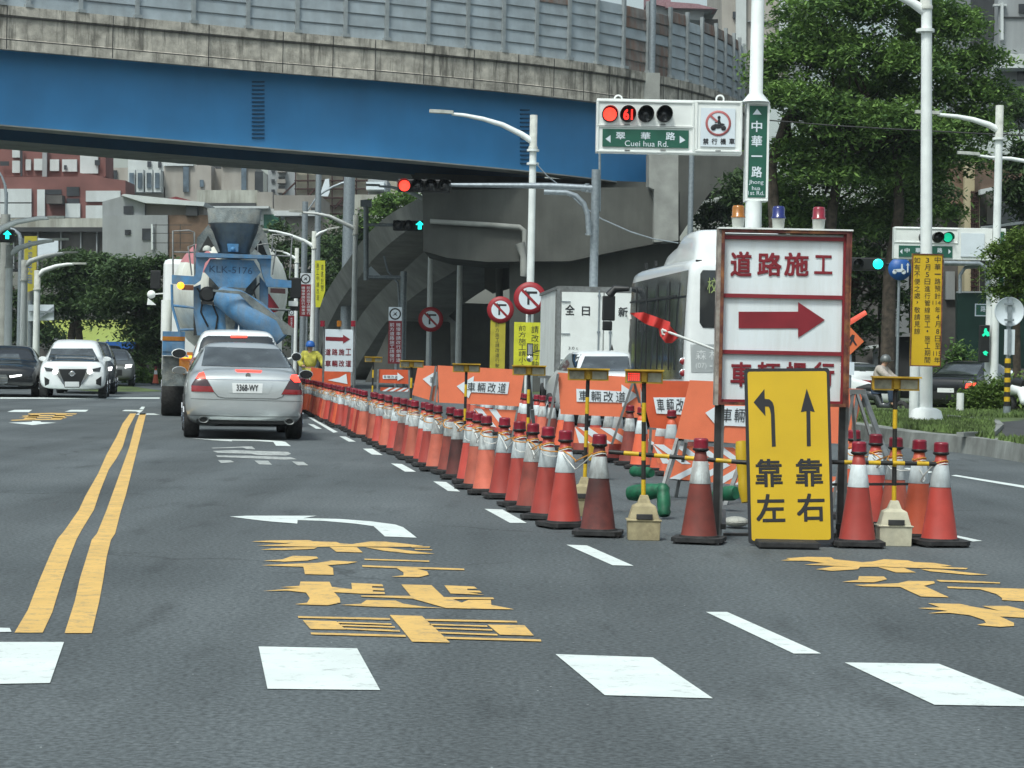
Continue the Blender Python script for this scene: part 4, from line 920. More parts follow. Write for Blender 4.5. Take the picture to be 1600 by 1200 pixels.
pole('thick grey concrete utility pole at the far left', 9, 335, 110, .24, 'concrete_plain')
pole('thick grey utility pole beside the yellow banners', 45, 372, 118, .26, 'concrete_plain')
pole('tall grey utility pole in front of the billboard frame', 546, 275, 130, .33, 'galv')
pole('second tall grey pole left of the white cloth on the billboard', 498, 270, 128, .17, 'galv')
pole('grey post rising behind the red and white notice', 477, 315, 120, .16, 'galv')
pole('grey pole standing behind the white gantry and bus roof', 1081, 240, 74, .09, 'galv')
def xsign(t, g, top):
    b = MB(); a = P(572, 433, 100); c = P(628, 434, 100); b.cyl(a, c, .09); b.tube([P(600, 400, 100), P(606, 424, 100), P(622, 442, 100), P(624, 480, 100)], .05, 8); b.build('cross_arm', ['galv'], t)
    b = MB(); b.cyl(P(572, 438, 100), P(572, 312, 100), .12); b.box(P(572, 318, 100), (.5, .3, .3)); b.build('hanging_post', ['galv'], t)
    b = MB(); b.prism([P(x, y, 100.3) for x, y in [(574, 436), (594, 430), (580, 416), (574, 420)]], (0, .04, 0)); b.build('bracket_plate', ['sign_white'], t)
pole('galvanised sign pole with cross arm under the ramp', 631, 424, 100, .15, 'galv', 'sign_pole', 'pole', xsign)
def cloth(D=198):
    b = MB(); b.prism([P(x, y, D) for x, y in [(508, 280), (514, 279), (515, 300), (512, 307), (500, 306), (503, 294)]], (0, .3, 0)); o = b.build('hanging_cloth', ['sign_white']); tag(o, 'white cloth caught on the rusty billboard frame', 'cloth')
cloth()
# hanging wires
def wire(pts, D, r, label, m='galv', cat='cable', D2=None):
    q = [P(x, y, D + (D2 - D) * i / (len(pts) - 1) if D2 else D) for i, (x, y) in enumerate(pts)]; b = MB(); b.tube(q, r, 6); o = b.build('overhead_cable', [m]); tag(o, label, cat)
wire([(838, 256), (855, 275), (885, 298), (905, 318), (940, 342), (985, 362), (1020, 373), (1060, 380)], 55, .018, 'slack cable running from the lamp pole past the signal pole')
wire([(1190, 187), (1300, 196), (1420, 203), (1520, 208), (1640, 214)], 62, .02, 'thin dark cable across the huge right tree', 'dark_metal')

# ================================================================== SIGNALS
def lens(mb, c, r, m, mv=1, hood=True, y=-.0):
    "round lens facing -Y, black hood round it"
    c = Vector(c)
    mb.lathe([(r * .06, -.04), (r * .6, -.03), (r * .92, 0)], c + Vector((0, y, 0)), 22, m, 'y')
    if hood:
        n = 20; vs = []; fs = []
        for i in range(n + 1):
            a = math.radians(-20 + 220 * i / n); vs += [c + Vector((math.cos(a) * r * 1.04, y + .01, math.sin(a) * r * 1.04)), c + Vector((math.cos(a) * r * 1.06, y - .22, math.sin(a) * r * 1.06))]
            if i: o = 2 * i - 2; fs.append((o, o + 1, o + 3, o + 2))
        mb.add(vs, fs, mv, True)
        mb.lathe([(r * .9, y + .0), (r * 1.08, y - .01), (r * 1.08, y + .03), (r * .9, y + .04)], c, 22, mv, 'y')
def frame4(mb, x0, z0, x1, z1, y, w_, t, m):
    mb.box(((x0 + x1) / 2, y, z0 + w_ / 2), (x1 - x0, t, w_), m); mb.box(((x0 + x1) / 2, y, z1 - w_ / 2), (x1 - x0, t, w_), m)
    mb.box((x0 + w_ / 2, y, (z0 + z1) / 2), (w_, t, z1 - z0 - 2 * w_), m); mb.box((x1 - w_ / 2, y, (z0 + z1) / 2), (w_, t, z1 - z0 - 2 * w_), m)
UX, UZ = Vector((1, 0, 0)), Vector((0, 0, 1))
def txt_px(mb, s, x0, y0, x1, y1, D, m, bold=0.0, dy=0.0):
    a = P(x0, y1, D); c = P(x1, y0, D); mb.text(s, a + Vector((0, dy, 0)), UX * (c.x - a.x), UZ * (c.z - a.z), m, bold)
def vtxt_px(mb, s, x, y0, y1, wd, D, m, bold=0.0, dy=0.0, fill=.82):
    h = (y1 - y0) / len(s)
    for i, ch in enumerate(s):
        if ch == ' ': continue
        yy = y0 + h * i; k = .12 if ch in '一' else fill
        if ch in '．，': txt_px(mb, ch, x - wd * .15, yy + h * .3, x + wd * .15, yy + h * .6, D, m, bold, dy); continue
        if ch.isdigit(): txt_px(mb, ch, x - wd * .30, yy + h * .16, x + wd * .30, yy + h * .84, D, m, bold, dy); continue
        pad = h * (1 - k) / 2; txt_px(mb, ch, x - wd / 2, yy + pad, x + wd / 2, yy + h - pad, D, m, bold, dy)
# main gantry, 40 m away
D = 40
top = P(1186, -80, D); g = Vector((top.x, top.y, 0))
gan = thing('signal_gantry', 'white box gantry with red signal, countdown and green street name plates', 'traffic signal', g)
b = MB(); b.tube([g, Vector((g.x, g.y, P(1180, 315, D).z))], [.19, .15], 18); b.tube([Vector((g.x, g.y, P(1186, 160, D).z)), Vector((g.x, g.y, P(1186, 146, D).z)), top], [.26, .125, .115], 16); b.build('pole', ['pole_white'], gan)
def rect3(x0, y0, x1, y1, D): a = P(x0, y1, D); c = P(x1, y0, D); return a.x, a.z, c.x, c.z
def pbox(mb, x0, y0, x1, y1, D, th, m=0, dy=0.0):
    a = rect3(x0, y0, x1, y1, D); mb.box(((a[0] + a[2]) / 2, D + dy + th / 2, (a[1] + a[3]) / 2), (a[2] - a[0], th, a[3] - a[1]), m)
b = MB(); pbox(b, 931, 158, 1161, 237, D, .34); 
for x0, y0, x1, y1 in ((932, 159, 1085, 197), (932, 198, 1085, 237), (1086, 159, 1160, 237)):
    a = rect3(x0, y0, x1, y1, D); frame4(b, a[0], a[1], a[2], a[3], D - .012, .035, .03, 0)
for x in (966, 1125): b.lathe([(.055, -.02), (.085, -.02), (.085, .02), (.055, .02)], P(x, 155, D + .17), 16, 0, 'y')
for x, y in ((980, 194.5), (1036, 194.5), (980, 234.5), (1036, 234.5), (1122, 235.5)): a = P(x, y, D - .03); b.box(a, (.10, .03, .02), 1)
b.build('signal_housing', ['white_metal', 'grey_metal'], gan, bevel=.008)
b = MB(); pbox(b, 1164, 160, 1203, 314, D - .05, .36); a = rect3(1164, 160, 1203, 314, D - .05); frame4(b, a[0], a[1], a[2], a[3], D - .065, .045, .03, 0); b.build('name_plate_housing', ['white_metal'], gan, bevel=.008)
lr = 11.5 * D / F
ls = [('signal_lens', 953, 'red_on'), ('countdown_lens', 981, 'black'), ('signal_lens', 1009, 'lens_off'), ('signal_lens', 1038, 'lens_off')]
for nm, x, mm in ls:
    b = MB(); c = P(x, 178.5, D - .03); lens(b, c, lr, 0, 1)
    if nm == 'countdown_lens': txt_px(b, '61', x - 7, 170.5, x + 8, 187, D - .09, 2, .045)
    b.build(nm, [mm, 'black', 'red_dot'], gan)
b = MB(); pbox(b, 941, 204, 1076, 229, D, .02, 0, -.03)
txt_px(b, '翠', 962, 207, 977, 218, D, 1, .02, -.034); txt_px(b, '華', 1001, 207, 1016, 218, D, 1, .02, -.034); txt_px(b, '路', 1040, 207, 1055, 219, D, 1, .02, -.034); txt_px(b, 'Cuei hua Rd.', 976, 221, 1044, 228.5, D, 1, .01, -.034)
b.poly([P(x, y, D - .034) for x, y in [(946, 217), (954, 211), (954, 223)]], 1); b.poly([P(x, y, D - .034) for x, y in [(1062, 212), (1062, 224), (1071, 219)]], 1)
b.build('street_name_plate', ['sign_green', 'sign_white'], gan)
def noride(mb, cx, cy, r, D, ring, ink, dy):
    s = r * D / F; c = P(cx, cy, D) + Vector((0, dy, 0))
    mb.lathe([(s * .82, 0), (s, -.004), (s, .004), (s * .82, .004)], c, 30, ring, 'y')
    def q(pts): return [c + Vector((u * s, -.003, v * s)) for u, v in pts]
    mb.poly([c + Vector((u * s, -.008, v * s)) for u, v in [(-.70, .55), (-.58, .66), (-.02, .18), (-.12, .06)]], ring)
    for ux in (-.38, .42): mb.lathe([(s * .10, -.006), (s * .20, -.006), (s * .20, 0)], c + Vector((ux * s, 0, -.36 * s)), 16, ink, 'y')
    mb.poly(q([(-.50, -.18), (-.25, -.06), (.10, -.08), (.28, .02), (.52, -.06), (.40, -.16), (.62, -.34), (.20, -.36), (-.05, -.42), (-.22, -.36), (-.30, -.20)]), ink)
    mb.poly(q([(-.06, -.06), (.24, -.04), (.16, .16), (.12, .34), (-.02, .32), (-.08, .16), (-.28, .06), (-.26, .0), (-.04, .06)]), ink)
    mb.lathe([(.001, -.006), (s * .12, -.006), (s * .12, 0)], c + Vector((.05 * s, 0, .46 * s)), 14, ink, 'y')
b = MB(); pbox(b, 1094, 170, 1149, 229, D, .02, 0, -.03); noride(b, 1122, 193, 20, D, 1, 2, -.036)
for i, ch in enumerate('禁行機車'): txt_px(b, ch, 1098 + i * 13.6, 216.5, 1107 + i * 13.6, 226, D, 2, .02, -.034)
b.build('no_motorcycle_plate', ['sign_white', 'ring_pink', 'ink'], gan)
b = MB(); pbox(b, 1168.5, 166, 1199, 308, D - .05, .02, 0, -.03); yy = D - .085
b.poly([P(x, y, yy) for x, y in [(1176, 179), (1190, 179), (1183, 170)]], 1)
for ch, y0, y1 in (('中', 189, 206), ('華', 212, 229), ('一', 243, 245), ('路', 260, 277)): txt_px(b, ch, 1174, y0, 1191, y1, yy, 1, .02)
txt_px(b, 'Jhong', 1170, 281.5, 1193, 289, yy, 1, .005); txt_px(b, 'hua', 1175, 291, 1188, 297, yy, 1, .005); txt_px(b, '1st Rd.', 1168.8, 298.5, 1194, 304.5, yy, 1, .005)
b.build('street_name_plate', ['sign_green', 'sign_white'], gan)
# horizontal signal on the grey arm
D = 52; g = P(931, 265, D); g0 = Vector((g.x, g.y, 0))
ms = thing('mast_arm_signal', 'black four-lamp signal with red lit on a long grey mast arm', 'traffic signal', g0)
b = MB(); b.tube([g0, g], [.11, .10], 14); b.cyl(P(937, 240, D + .1), P(937, 330, D + .1), .03); b.build('pole', ['galv'], ms)
b = MB(); b.tube([P(926, 294, D), P(860, 290.5, D), P(757, 289.5, D), P(700, 289, D)], [.075, .075, .055, .045], 12); b.cyl(P(917, 287, D), P(918, 300, D), .06); b.cyl(P(908, 297, D), P(928, 300, D), .03); b.build('mast_arm', ['galv'], ms)
b = MB(); b.tube([P(850, 300, D - .2), P(885, 301, D - .2), P(900, 306, D - .2), (P(912, 318, D - .2)), P(918, 335, D - .2), P(920, 366, D - .2)], .065, 10); b.lathe([(.09, -.02), (.09, .02)], P(920, 366, D - .2), 12); b.build('spare_bracket', ['galv'], ms)
b = MB(); pbox(b, 621, 281, 705, 299, D, .25); b.build('signal_housing', ['black'], ms, bevel=.03)
for x, mm in ((632, 'red_on'), (653, 'lens_off'), (674, 'lens_off'), (695, 'lens_off')): b = MB(); lens(b, P(x, 290, D - .02), 9.5 * D / F, 0, 1); b.build('signal_lens', [mm, 'black'], ms)
def arrowup(mb, c, r, m):
    c = Vector(c); mb.poly([c + Vector((u * r, 0, v * r)) for u, v in [(0, .85), (.85, .05), (.35, .05), (.35, -.8), (-.35, -.8), (-.35, .05), (-.85, .05)]], m)
D = 96; g0 = P(676, 600, D + 3); ms = thing('arrow_signal', 'small black signal with green up arrow beside the pier cap', 'traffic signal', P(655, 352, D))
b = MB(); pbox(b, 614, 345, 664, 360, D, .3); b.cyl(P(572, 351, D + .3), P(640, 352, D + .3), .07, m=1); b.build('signal_housing', ['black', 'galv'], ms, bevel=.03)
for x, mm in ((622, 'lens_off'), (639, 'lens_off'), (656, 'black')):
    b = MB(); c = P(x, 352, D - .02); lens(b, c, 7.5 * D / F, 0, 1, hood=x < 650)
    if x == 656: arrowup(b, c + Vector((0, -.06, 0)), 8 * D / F, 2)
    b.build('signal_lens', [mm, 'black', 'cyan_on'], ms)
D = 86; ms = thing('arrow_signal', 'black signal with green arrow at the left edge under the lamp arms', 'traffic signal', P(10, 368, D))
b = MB(); pbox(b, -60, 359, 21, 377, D, .3); b.cyl(P(-60, 368, D + .2), P(-120, 368, D + .2), .06, m=1); b.cyl(P(-118, 360, D + .2), P(-118, 608, D + .2), .1, m=1); b.build('signal_housing', ['black', 'galv'], ms, bevel=.03)
b = MB(); c = P(12, 367, D - .02); lens(b, c, 8.5 * D / F, 0, 1, hood=False); arrowup(b, c + Vector((0, -.06, 0)), 8 * D / F, 2); b.build('signal_lens', ['black', 'black', 'cyan_on'], ms)
# right gantry, seen from 60 m
D = 60; g = P(1556, 420, D); g0 = Vector((g.x, g.y, 0))
ga = thing('signal_gantry', 'farther white gantry with green light over the right carriageway', 'traffic signal', g0)
b = MB(); b.tube([g0 + Vector((0, .3, 0)), Vector((g.x, g.y + .3, g.z))], [.2, .17], 16); b.build('pole', ['pole_white'], ga)
b = MB(); pbox(b, 1397, 357, 1551, 404, D, .35); a = rect3(1397, 357, 1498, 379, D); frame4(b, a[0], a[1], a[2], a[3], D - .01, .04, .03, 0); pbox(b, 1550, 357, 1572, 455, D - .03, .4)
b.build('signal_housing', ['white_metal'], ga, bevel=.01)
b = MB(); b.tube([P(1475, 411, D), P(1530, 412, D), P(1540, 418, D), P(1543, 430, D), P(1543, 455, D)], .07, 10); b.tube([P(1500, 458, D + .2), P(1500, 430, D + .2), P(1508, 418, D + .2), P(1530, 416, D + .2)], .05, 8); b.build('bracket_pipe', ['galv'], ga)
for x, mm in ((1444, 'lens_off'), (1465, 'lens_off'), (1481, 'green_on')): b = MB(); lens(b, P(x, 371, D - .03), 7.8 * D / F, 0, 1); b.build('signal_lens', [mm, 'black'], ga)
b = MB(); pbox(b, 1404, 385, 1488, 401, D, .02, 0, -.03)
for i, ch in enumerate('中華一路'): txt_px(b, ch, 1413 + i * 17, 387.5 if ch != '一' else 392, 1421 + i * 17, 395 if ch != '一' else 393, D, 1, .02, -.034)
b.poly([P(x, y, D - .034) for x, y in [(1406, 393), (1410, 389), (1410, 397)]], 1); b.poly([P(x, y, D - .034) for x, y in [(1482, 389), (1482, 397), (1486, 393)]], 1)
b.build('street_name_plate', ['sign_green', 'sign_white'], ga)
b = MB(); pbox(b, 1501, 365, 1538, 401, D, .02, 0, -.03); b.build('blank_plate', ['sign_white'], ga)
b = MB(); pbox(b, 1553, 362, 1569, 450, D - .03, .02, 0, -.03); b.poly([P(x, y, D - .065) for x, y in [(1558, 371), (1564, 371), (1561, 366)]], 1); b.build('street_name_plate', ['sign_green', 'sign_white'], ga)
b = MB(); pbox(b, 1531, 508, 1547, 566, D - .2, .25); b.build('pedestrian_signal_housing', ['black'], ga, bevel=.02)
b = MB(); c = P(1540, 520, D - .22)
s_ = 7 * D / F; b.poly([c + Vector((u * s_, 0, v * s_)) for u, v in [(-.2, 1), (.25, 1), (.3, .5), (.8, .1), (.9, -.7), (.3, -.8), (.1, -.4), (-.5, -.9), (-.8, -.5), (-.3, 0), (-.4, .4)]], 0); c = P(1540, 552, D - .22); b.poly([c + Vector((u * s_ * .8, 0, v * s_ * .6)) for u, v in [(-.8, .4), (0, 1), (.8, .2), (.3, -.2), (.5, -.9), (-.4, -.6)]], 0); b.build('walking_figure_lens', ['green_on'], ga)
D = 62; sg = thing('round_signal', 'dark signal head with cyan green light left of the farther gantry', 'traffic signal', P(1372, 412, D))
b = MB(); pbox(b, 1330, 403, 1384, 422, D, .3); b.cyl(P(1380, 413, D + .15), P(1400, 413, D + .15), .04); b.build('signal_housing', ['black'], sg, bevel=.03)
for x, mm in ((1340, 'lens_off'), (1372, 'cyan_on')): b = MB(); lens(b, P(x, 412.5, D - .02), (8.6 if x > 1350 else 7.5) * D / F, 0, 1, hood=x < 1350); b.build('signal_lens', [mm, 'black'], sg)
D = 61.5; b = MB(); c = P(1406, 420, D); r = 18 * D / F
b.lathe([(.01, 0), (r, 0), (r, .03)], c, 28, 0, 'y'); 
for ux in (-.45, .35): b.lathe([(r * .11, -.006), (r * .19, -.006), (r * .19, -.002)], c + Vector((ux * r, 0, -.30 * r)), 14, 1, 'y')
b.poly([c + Vector((u * r, -.006, v * r)) for u, v in [(-.6, -.08), (-.2, -.02), (.1, .0), (.1, .42), (.24, .42), (.26, .05), (.5, -.15), (.2, -.28), (-.3, -.28)]], 1); b.poly([c + Vector((u * r, -.006, v * r)) for u, v in [(.62, -.3), (.74, -.3), (.74, .3), (.82, .3), (.68, .55), (.54, .3), (.62, .3)]], 1)
b.cyl(c + Vector((0, .1, 0)), Vector((c.x, c.y + .1, 0)), .04, m=2)
o = b.build('round_sign', ['sign_blue', 'sign_white', 'galv'], origin=Vector((c.x, c.y, 0))); tag(o, 'round blue motorcycle lane sign beside the farther gantry', 'sign')

# ================================================================== SIGNS
def nosign(label, cx, cy, r, D, post=None, banner=None):
    c = P(cx, cy, D); g0 = Vector((c.x, c.y, 0)); t = thing('no_left_turn_sign', label, 'sign', g0, group='round no left turn signs'); s = r * D / F
    b = MB(); b.lathe([(.01, .0), (s * .68, 0)], c + Vector((0, -.006, 0)), 30, 1, 'y'); b.lathe([(s * .66, -.004), (s, -.004), (s, .03), (s * .66, .03)], c, 32, 0, 'y')
    q = lambda pts, y: [c + Vector((u * s, y, v * s)) for u, v in pts]
    b.poly(q([(-.22, .42), (.44, .42), (.44, .28), (-.02, .28), (-.02, -.40), (-.16, -.40), (-.16, .28), (-.22, .28)][::1], -.010), 2)
    b.poly(q([(-.22, .52), (-.22, .18), (-.48, .35)], -.010), 2)
    b.poly(q([(-.56, .46), (-.44, .56), (.56, -.42), (.44, -.54)], -.014), 0)
    b.build('sign_disc', ['sign_red2', 'sign_white', 'ink'], t)
    b = MB(); b.cyl(g0 + Vector((0, .12, 0)), Vector((c.x, c.y + .12, c.z + s)), .05); b.build('post', ['galv'], t)
    if banner:
        x0, y0, x1, y1, m, cols = banner; b = MB(); pbox(b, x0, y0, x1, y1, D, .03, 0, .03)
        for s2, x in cols: vtxt_px(b, s2, x, y0 + 4, y1 - 3, (x1 - x0) * .26, D, 1, .0, .026)
        b.build('notice_banner', [m, 'ink'], t)
    return t
nosign('round red no left turn sign left of the orange boards', 673, 499, 19.5, 96)
nosign('round red no left turn sign above the ochre banner', 782, 484, 21, 78, banner=(765, 500, 790, 578, 'banner_ochre', [('前方施工請改道行駛', 777)]))
nosign('largest round red no left turn sign, above the bright yellow banner', 828, 466, 25.5, 59, banner=(802, 504, 846, 580, 'banner_yellow', [('前方施工請小心', 816), ('請改道行駛', 836)]))
def notice(label, x0, y0, x1, y1, D, cols):
    c = P((x0 + x1) / 2, 600, D); t = thing('notice_sign', label, 'sign', (c.x, c.y, 0), group='tall red and white notice signs'); w0 = x1 - x0; ym = y0 + w0
    b = MB(); pbox(b, x0, y0, x1, ym, D, .03); s = w0 * .44 * D / F; cc = P((x0 + x1) / 2, y0 + w0 / 2, D - .006)
    b.lathe([(s * .76, 0), (s, -.004), (s, .002)], cc, 26, 1, 'y', caps=False); b.poly([cc + Vector((u * s, -.004, v * s)) for u, v in [(-.5, -.35), (0, -.15), (.4, -.4), (.15, .0), (.35, .4), (-.05, .1), (-.35, .35), (-.1, 0)]], 1); b.build('no_ride_plate', ['sign_white', 'ink'], t)
    b = MB(); pbox(b, x0 - 1, ym + .4, x1, y1, D, .03)
    for s2, x in cols: vtxt_px(b, s2, x, ym + 3, y1 - 2, w0 * .34, D, 1, .0, -.005)
    b.build('notice_plate', ['sign_red', 'sign_white'], t); b = MB(); b.cyl((c.x, c.y + .08, 0), (c.x, c.y + .08, P(0, y0, D).z), .06); b.build('post', ['galv'], t); return t
notice('tall red notice with white lettering beside the mixer chute', 469, 427, 486, 494, 108, [('機慢車請改行側車道', 474), ('前方道路施工請慢行', 482)])
notice('tall red notice with white lettering under the galvanised cross arm', 607, 480, 628, 568, 92, [('前方道路施工請慢行', 612.5), ('機慢車請改行側車道', 622.5)])
notice('low red notice half hidden by the mixer chute', 451, 484, 460, 512, 112, [('前方施工', 455.5)])
def banner(label, pts, D, m, cols, name='banner', inkm='ink'):
    b = MB(); b.prism([P(x, y, D) for x, y in pts], (0, .03, 0), 0)
    for s2, x, y0, y1, wd in cols: vtxt_px(b, s2, x, y0, y1, wd, D, 1, 0, -.006)
    o = b.build(name, [m, inkm]); tag(o, label, 'banner')
banner('bright yellow banner hanging on the lamp pole by the mixer', [(492, 407), (508, 407), (508, 455), (500, 480), (493, 480)], 115, 'banner_yellow', [('施工中請改道', 496.5, 410, 470, 4), ('道路封閉', 503.5, 412, 456, 4)])
banner('faded yellow banner hanging between the left lamp poles', [(38, 369), (58, 369), (56, 452), (38, 458)], 117, 'banner_ochre', [('歡迎光臨', 47, 374, 445, 7)], inkm='sign_blue')
banner('pale blue banner behind the lamp arm on the left', [(59, 372), (91, 374), (91, 392), (80, 402), (59, 402)], 125, 'sign_white', [])
t = thing('road_sign', 'grey back of a directional road sign behind the left lamps', 'sign', P(85, 600, 112))
b = MB(); prism_px(b, [(44, 476), (84, 476), (84, 500), (44, 502)], 112, .08); b.bar(P(46, 487, 111.9), P(84, 487, 111.9), .1, .08, 1); b.bar(P(58, 500, 111.9), P(84, 480, 111.9), .08, .08, 1); b.cyl(P(47, 470, 112.2), P(47, 608, 112.2), .12, m=1); b.build('sign_panel', ['sign_white', 'galv'], t)
# yellow construction notice on the big lamp pole
D = 41; c = P(1448, 600, D); t = thing('notice_board', 'tall yellow notice board with three columns of black characters on the right', 'sign', (c.x, c.y, 0))
b = MB(); pbox(b, 1421.5, 397, 1474, 572, D, .04); a = rect3(1421.5, 397, 1474, 572, D); frame4(b, a[0], a[1], a[2], a[3], D - .004, .02, .02, 1)
vtxt_px(b, '中華一路預計', 1465, 400, 468, 9.5, D, 2, .012, -.005); txt_px(b, '114', 1457, 470, 1470, 476, D, 2, .01, -.005); vtxt_px(b, '年4月8日至', 1465, 478.5, 546, 8.5, D, 2, .012, -.005); txt_px(b, '115', 1458, 549, 1470, 556, D, 2, .01, -.005); txt_px(b, '年', 1459.5, 558, 1469, 567, D, 2, .012, -.005)
vtxt_px(b, '3月5日進行管線施工．施工期間', 1449, 401, 568, 9, D, 2, .012, -.005); vtxt_px(b, '如有不便之處，敬請見諒', 1433, 401, 523, 9.5, D, 2, .012, -.005)
b.build('notice_plate', ['sign_yellow', 'rust_frame', 'ink'], t)
b = MB(); q = P(1427, 572, D); b.cyl((P(1429, 600, 43).x, 43, KZ), (P(1429, 600, 43).x, 43, P(1429, 400, 43).z), .10); b.build('post', ['pole_white'], t)
# round sign seen from behind on a striped post
D = 50; c = P(1577, 487, D); t = thing('round_sign', 'grey back of a round sign on a black and yellow striped post', 'sign', (c.x, c.y, KZ)); r = 23 * D / F
b = MB(); b.lathe([(.01, 0), (r * .94, 0), (r, -.03), (r, .02), (.01, .02)], c, 32, 0, 'y'); a = P(1577, 462, D - .03); b.box((c.x, D - .04, c.z), (.09, .05, r * 2), 1)
for y in (475, 500): b.box(P(1577, y, D - .07), (.22, .04, .05), 1)
b.build('sign_disc', ['sign_white', 'galv'], t); b = MB(); pbox(b, 1569, 515, 1586, 554, D - .02, .03); b.box(P(1577, 535, D - .05), (.08, .04, .6), 1); b.build('sub_plate', ['sign_white', 'galv'], t)
b = MB(); z1 = P(1577, 560, D).z; zb = P(1577, 635, D).z; b.cyl((c.x, D + .03, z1), (c.x, D + .03, c.z + r), .05, m=2); b.cyl((c.x, D + .03, KZ), (c.x, D + .03, zb), .085, m=2)
for k in range(10): b.cyl((c.x, D + .03, zb + (z1 - zb) * k / 10), (c.x, D + .03, zb + (z1 - zb) * (k + 1) / 10 - .002), .07, m=k % 2)
b.build('post', ['post_black', 'post_yellow', 'galv'], t)
D = 80; t = thing('street_name_sign', 'small green street name sign in front of the dark hoarding', 'sign', P(1534, 600, D)); b = MB(); pbox(b, 1523, 475, 1553, 494, D, .05); a = rect3(1523, 475, 1553, 494, D); frame4(b, a[0], a[1], a[2], a[3], D - .01, .04, .02, 1); txt_px(b, '路', 1532, 478, 1540, 487, D, 1, .02, -.012); b.cyl(P(1550, 475, D + .1), P(1551, 600, D + .1), .06, m=2); b.build('name_plate', ['sign_green', 'sign_white', 'galv'], t)
# orange diamond sign behind the big board
D = 30; c = P(1329, 533, D); s_ = 21 * D / F; b = MB(); b.prism([c + Vector((u * s_, 0, v * s_)) for u, v in ((-1, 0), (0, -1), (1, 0), (0, 1))], (0, .02, 0)); b.poly([c + Vector((u * s_, -.005, v * s_)) for u, v in [(.1, .5), (.3, .45), (.25, .1), (.5, -.3), (.38, -.32), (.15, -.02), (.0, -.35), (-.12, -.3), (.05, .15), (-.3, -.2), (-.35, -.15)]], 1); b.poly([c + Vector((u * s_, -.005, v * s_)) for u, v in [(-.5, -.35), (-.2, -.3), (-.25, -.15), (-.42, -.2)]], 1)
b.cyl(c + Vector((0, .05, s_ * -1)), (c.x, c.y + .05, 0), .03, m=2); pbox(b, 1326, 566, 1335, 586, D, .02, 3)
o = b.build('diamond_sign', ['sign_orange', 'ink', 'galv', 'sign_white'], origin=Vector((c.x, c.y, 0))); tag(o, 'orange diamond roadworks sign just right of the big board', 'sign')
# far white and red diversion sign on a frame
D = 52; c = P(530, 600, D); t = thing('diversion_notice', 'white framed notice with red arrow at the far end of the cones', 'sign', (c.x, c.y, 0))
b = MB(); pbox(b, 507, 515, 552, 580, D, .04)
b.poly([P(x, y, D - .006) for x, y in [(509, 526), (536, 527), (536, 523), (547, 530), (536, 537), (536, 533), (509, 532)]], 1)
for i, ch in enumerate('道路施工'): txt_px(b, ch, 508 + i * 10.6, 545, 517 + i * 10.6, 555, D, 1, .02, -.006)
for i, ch in enumerate('車輛改道'): txt_px(b, ch, 508 + i * 10.6, 563, 517 + i * 10.6, 573, D, 1, .02, -.006)
b.build('sign_panel', ['sign_white', 'sign_red'], t)
for x in (504.5, 552.5): b = MB(); b.cyl((P(x, 600, D).x, D + .03, 0), (P(x, 600, D).x, D + .03, P(x, 510, D).z), .025); b.build('post', ['grey_metal'], t)
for x in (504, 530, 552): b = MB(); q = P(x, 509, D); b.cyl(q + Vector((0, 0, -.02)), q + Vector((0, 0, .12)), .06); b.build('warning_light', ['amber_lens' if x == 530 else 'red_lens'], t)
# ---- the big board with the arrow, 16 m away
D = 16.2; c = P(1224, 600, D); BB = thing('roadworks_board', 'big white roadworks board with red arrow and rusty red frame', 'sign', (c.x, c.y, 0))
b = MB(); x0, z0, x1, z1 = rect3(1121, 362, 1326, 632, D); W0 = x1 - x0
pbox(b, 1127, 368, 1318, 626, D, .05, 0, .004)
panel_mb = b
b = MB(); fw = 10 * D / F
frame4(b, x0, z0, x1, z1, D - .005, .022, .11, 2)
for yl in (367, 458, 546): a = P(1127, yl, D); b.box(((x0 + x1) / 2, D - .012, a.z - fw * .35), (W0 - .05, .02, fw * .62), 1)
for xl in (1127, 1318): a = P(xl, 500, D); b.box((a.x, D - .013, (z0 + z1) / 2), (fw * .55, .02, z1 - z0 - .05), 1)
b.box((x0 - .012, D + .02, (z0 + z1) / 2), (.028, .14, z1 - z0 + .01), 3); b.box((x1 + .008, D + .02, (z0 + z1) / 2), (.024, .14, z1 - z0), 2)
b.box(((x0 + x1) / 2, D + .0, z1 + .006), (W0 + .05, .14, .012), 0)
b.box(((x0 + x1) / 2, D - .012, z0 + .03), (W0 - .05, .03, .022), 1)
b.build('frame', ['white_metal', 'sign_red', 'rust_frame', 'rust_left'], BB)
b = panel_mb; dd = D - .003
for i, (ch, xa, xb, ya, yb) in enumerate((('道', 1141, 1175, 393, 432), ('路', 1183, 1222, 395, 431), ('施', 1225, 1264, 395, 431), ('工', 1272, 1301, 399, 428))): txt_px(b, ch, xa, ya, xb, yb, dd, 1, .025)
b.poly([P(x, y, dd) for x, y in [(1154, 487), (1247, 487), (1247, 472), (1289, 500), (1247, 528), (1247, 513), (1154, 513)]], 1)
for ch, xa, xb in (('車', 1141, 1175), ('輛', 1183, 1219), ('慢', 1227, 1262), ('行', 1271, 1304)): txt_px(b, ch, xa, 566, xb, 604, dd, 1, .025)
b.build('sign_panel', ['sign_white_dirty', 'sign_red'], BB)
for x, mm in ((1153, 'amber_lens'), (1216, 'blue_lens'), (1279, 'red_lens')):
    q = P(x, 360, D); b = MB(); h = .075; b.lathe([(.042, 0), (.048, .07), (.05, .075)], (q.x, D, z1 + .012), 18, 0); k = b.build('beacon_base', ['lamp_base'], BB)
    b = MB(); b.lathe([(.054, .075), (.054, .085), (.047, .09), (.046, .15), (.040, .165), (.001, .170)], (q.x, D, z1 + .012), 20, 0); b.build('beacon_dome', [mm], k)
